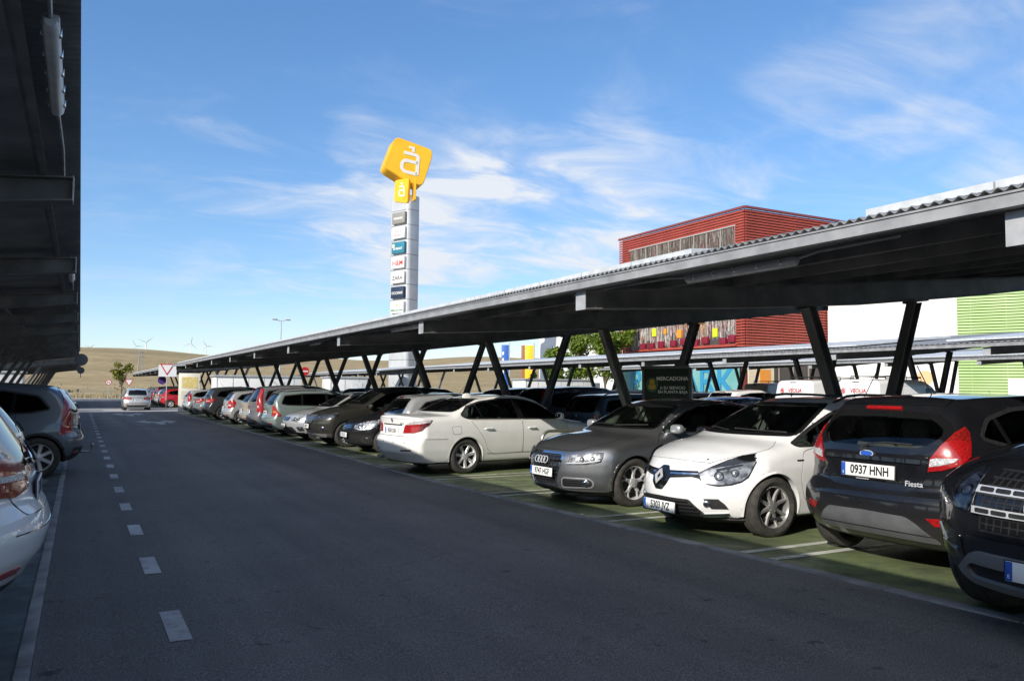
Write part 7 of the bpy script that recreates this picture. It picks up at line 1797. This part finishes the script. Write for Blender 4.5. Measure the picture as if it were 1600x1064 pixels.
    for key, col, xe, y, rz, lab in (
        ('green_estate', 'steel_blue', 10.7, 16.6, 0, 'steel blue estate seen from behind above the bonnet of the ivory saloon'),
        ('mauve_mpv', 'charcoal', 10.7, 19.2, 0, 'charcoal people carrier %s behind the ivory saloon roof' % bk),
        ('silver_saloon', 'navy', 10.7, 13.7, 180, 'navy saloon %s beside the notice board' % bk),
        ('silver_saloon', 'wine', 10.7, 9.4, 0, 'dark wine saloon %s behind the graphite saloon roof' % bk),
        ('silver_saloon', 'navy', 10.7, 6.9, 0, 'navy saloon tail outwards %s behind the white estate roof' % bk),
        ('silver_saloon', 'steel_blue', 10.7, 4.4, 180, 'steel blue saloon %s behind the black hatchback roof' % bk),
        ('black_hatch', 'charcoal', 10.7, 1.9, 0, 'charcoal hatchback %s at the right edge of the frame' % bk),
        ('olive_suv', 'black', 10.7, 21.8, 0, 'black off roader %s beyond the silver hatchback' % bk),
        ('black_hatch', 'black', 10.7, 24.4, 0, 'black hatchback %s beyond the olive off roader' % bk),
        ('silver_saloon', 'grey', 10.7, 26.9, 180, 'grey saloon %s beyond the silver saloon' % bk),
        ('green_estate', 'black', 10.7, 29.4, 0, 'black estate %s beyond the green grey estate' % bk),
        ('mauve_mpv', 'black', 10.7, 31.9, 0, 'black people carrier %s beyond the mauve one' % bk),
        ('charcoal_estate', 'navy', 10.7, 36.9, 0, 'navy crossover %s halfway down' % bk),
        ('silver_hatch', 'white', 10.7, 41.8, 0, 'white hatchback %s near the far end' % bk),
        ('green_estate', 'charcoal', 10.7, 46.8, 0, 'charcoal estate last %s under the near canopy' % bk)):
        dup(key, col, xe, y, rz, lab)
    # second and third rows beyond
    v = thing('delivery_van', 'white delivery van with red lettering, the right hand one of the lettered pair', 'van', (0, 0, 0), 0, 'white delivery vans with red lettering'); car_van(v); v.scale = (1.04, 1.04, 1.09); place(v, 21.7+2.25, 17.2, 0)
    v2 = copy_tree(v); v2['label'] = 'white delivery van with red lettering, partly hidden by a canopy leg on its right'; place(v2, 21.7+2.25, 19.75, 0)
    v3 = copy_tree(v); v3['label'] = 'white delivery van farther back behind the pair with red lettering'; place(v3, 31.5, 29.0, 0)
    for key, col, xe, y, rz, lab in (
        ('olive_suv', 'white', 21.7, 23.6, 0, 'white off roader with black window frames left of the delivery vans'),
        ('black_hatch', 'red', 24.2, 21.9, 0, 'red hatchback half hidden between the white off roader and the vans'),
        ('silver_hatch', 'black', 21.8, 13.4, 0, 'black hatchback with a long aerial right of the delivery vans'),
        ('silver_saloon', 'navy', 22.0, 10.6, 180, 'navy saloon in the second row in front of the green wing'),
        ('upright_hatch', 'white', 27.0, 13.6, 0, 'white hatchback behind the black one, in front of the white wall'),
        ('mauve_mpv', 'charcoal', 21.9, 7.9, 0, 'charcoal people carrier at the right edge in front of the green wing'),
        ('silver_hatch', 'silver', 27.1, 10.2, 0, 'silver hatchback farther back in front of the green wing'),
        ('green_estate', 'navy', 21.8, 26.4, 0, 'navy estate in the second row left of the white off roader'),
        ('charcoal_estate', 'steel_blue', 21.8, 31.5, 0, 'steel blue crossover in the second row below the white hall'),
        ('silver_saloon', 'black', 21.8, 36.6, 180, 'black saloon in the second row below the banner signs'),
        ('mauve_mpv', 'grey', 27.0, 34.0, 0, 'grey people carrier in the second row seen between canopy legs'),
        ('gold_hatch', 'white', 27.0, 24.4, 0, 'white hatchback behind the white off roader'),
        ('black_hatch', 'wine', 26.9, 27.0, 0, 'wine red hatchback behind the notice board'),
        ('silver_saloon', 'silver', 38.2, 20.5, 180, 'silver saloon in the third row before the dark entrance'),
        ('green_estate', 'grey', 38.2, 28.0, 0, 'grey estate in the third row before the mural'),
        ('olive_suv', 'silver', 38.2, 15.0, 0, 'silver off roader in the third row in front of the white wall'),
        ('black_hatch', 'navy', 38.2, 35.0, 0, 'navy hatchback in the third row before the mural')):
        dup(key, col, xe, y, rz, lab)
make_world(); make_light(); make_camera()
make_ground(); make_canopies(); make_tower(); make_mall(); make_far(); make_furniture(); make_cars()
SC.view_settings.view_transform = 'Standard'; SC.view_settings.look = 'None'; SC.view_settings.gamma = 1; SC.view_settings.exposure = .22
SC.cycles.max_bounces = 8; SC.cycles.transparent_max_bounces = 16; SC.cycles.use_denoising = True
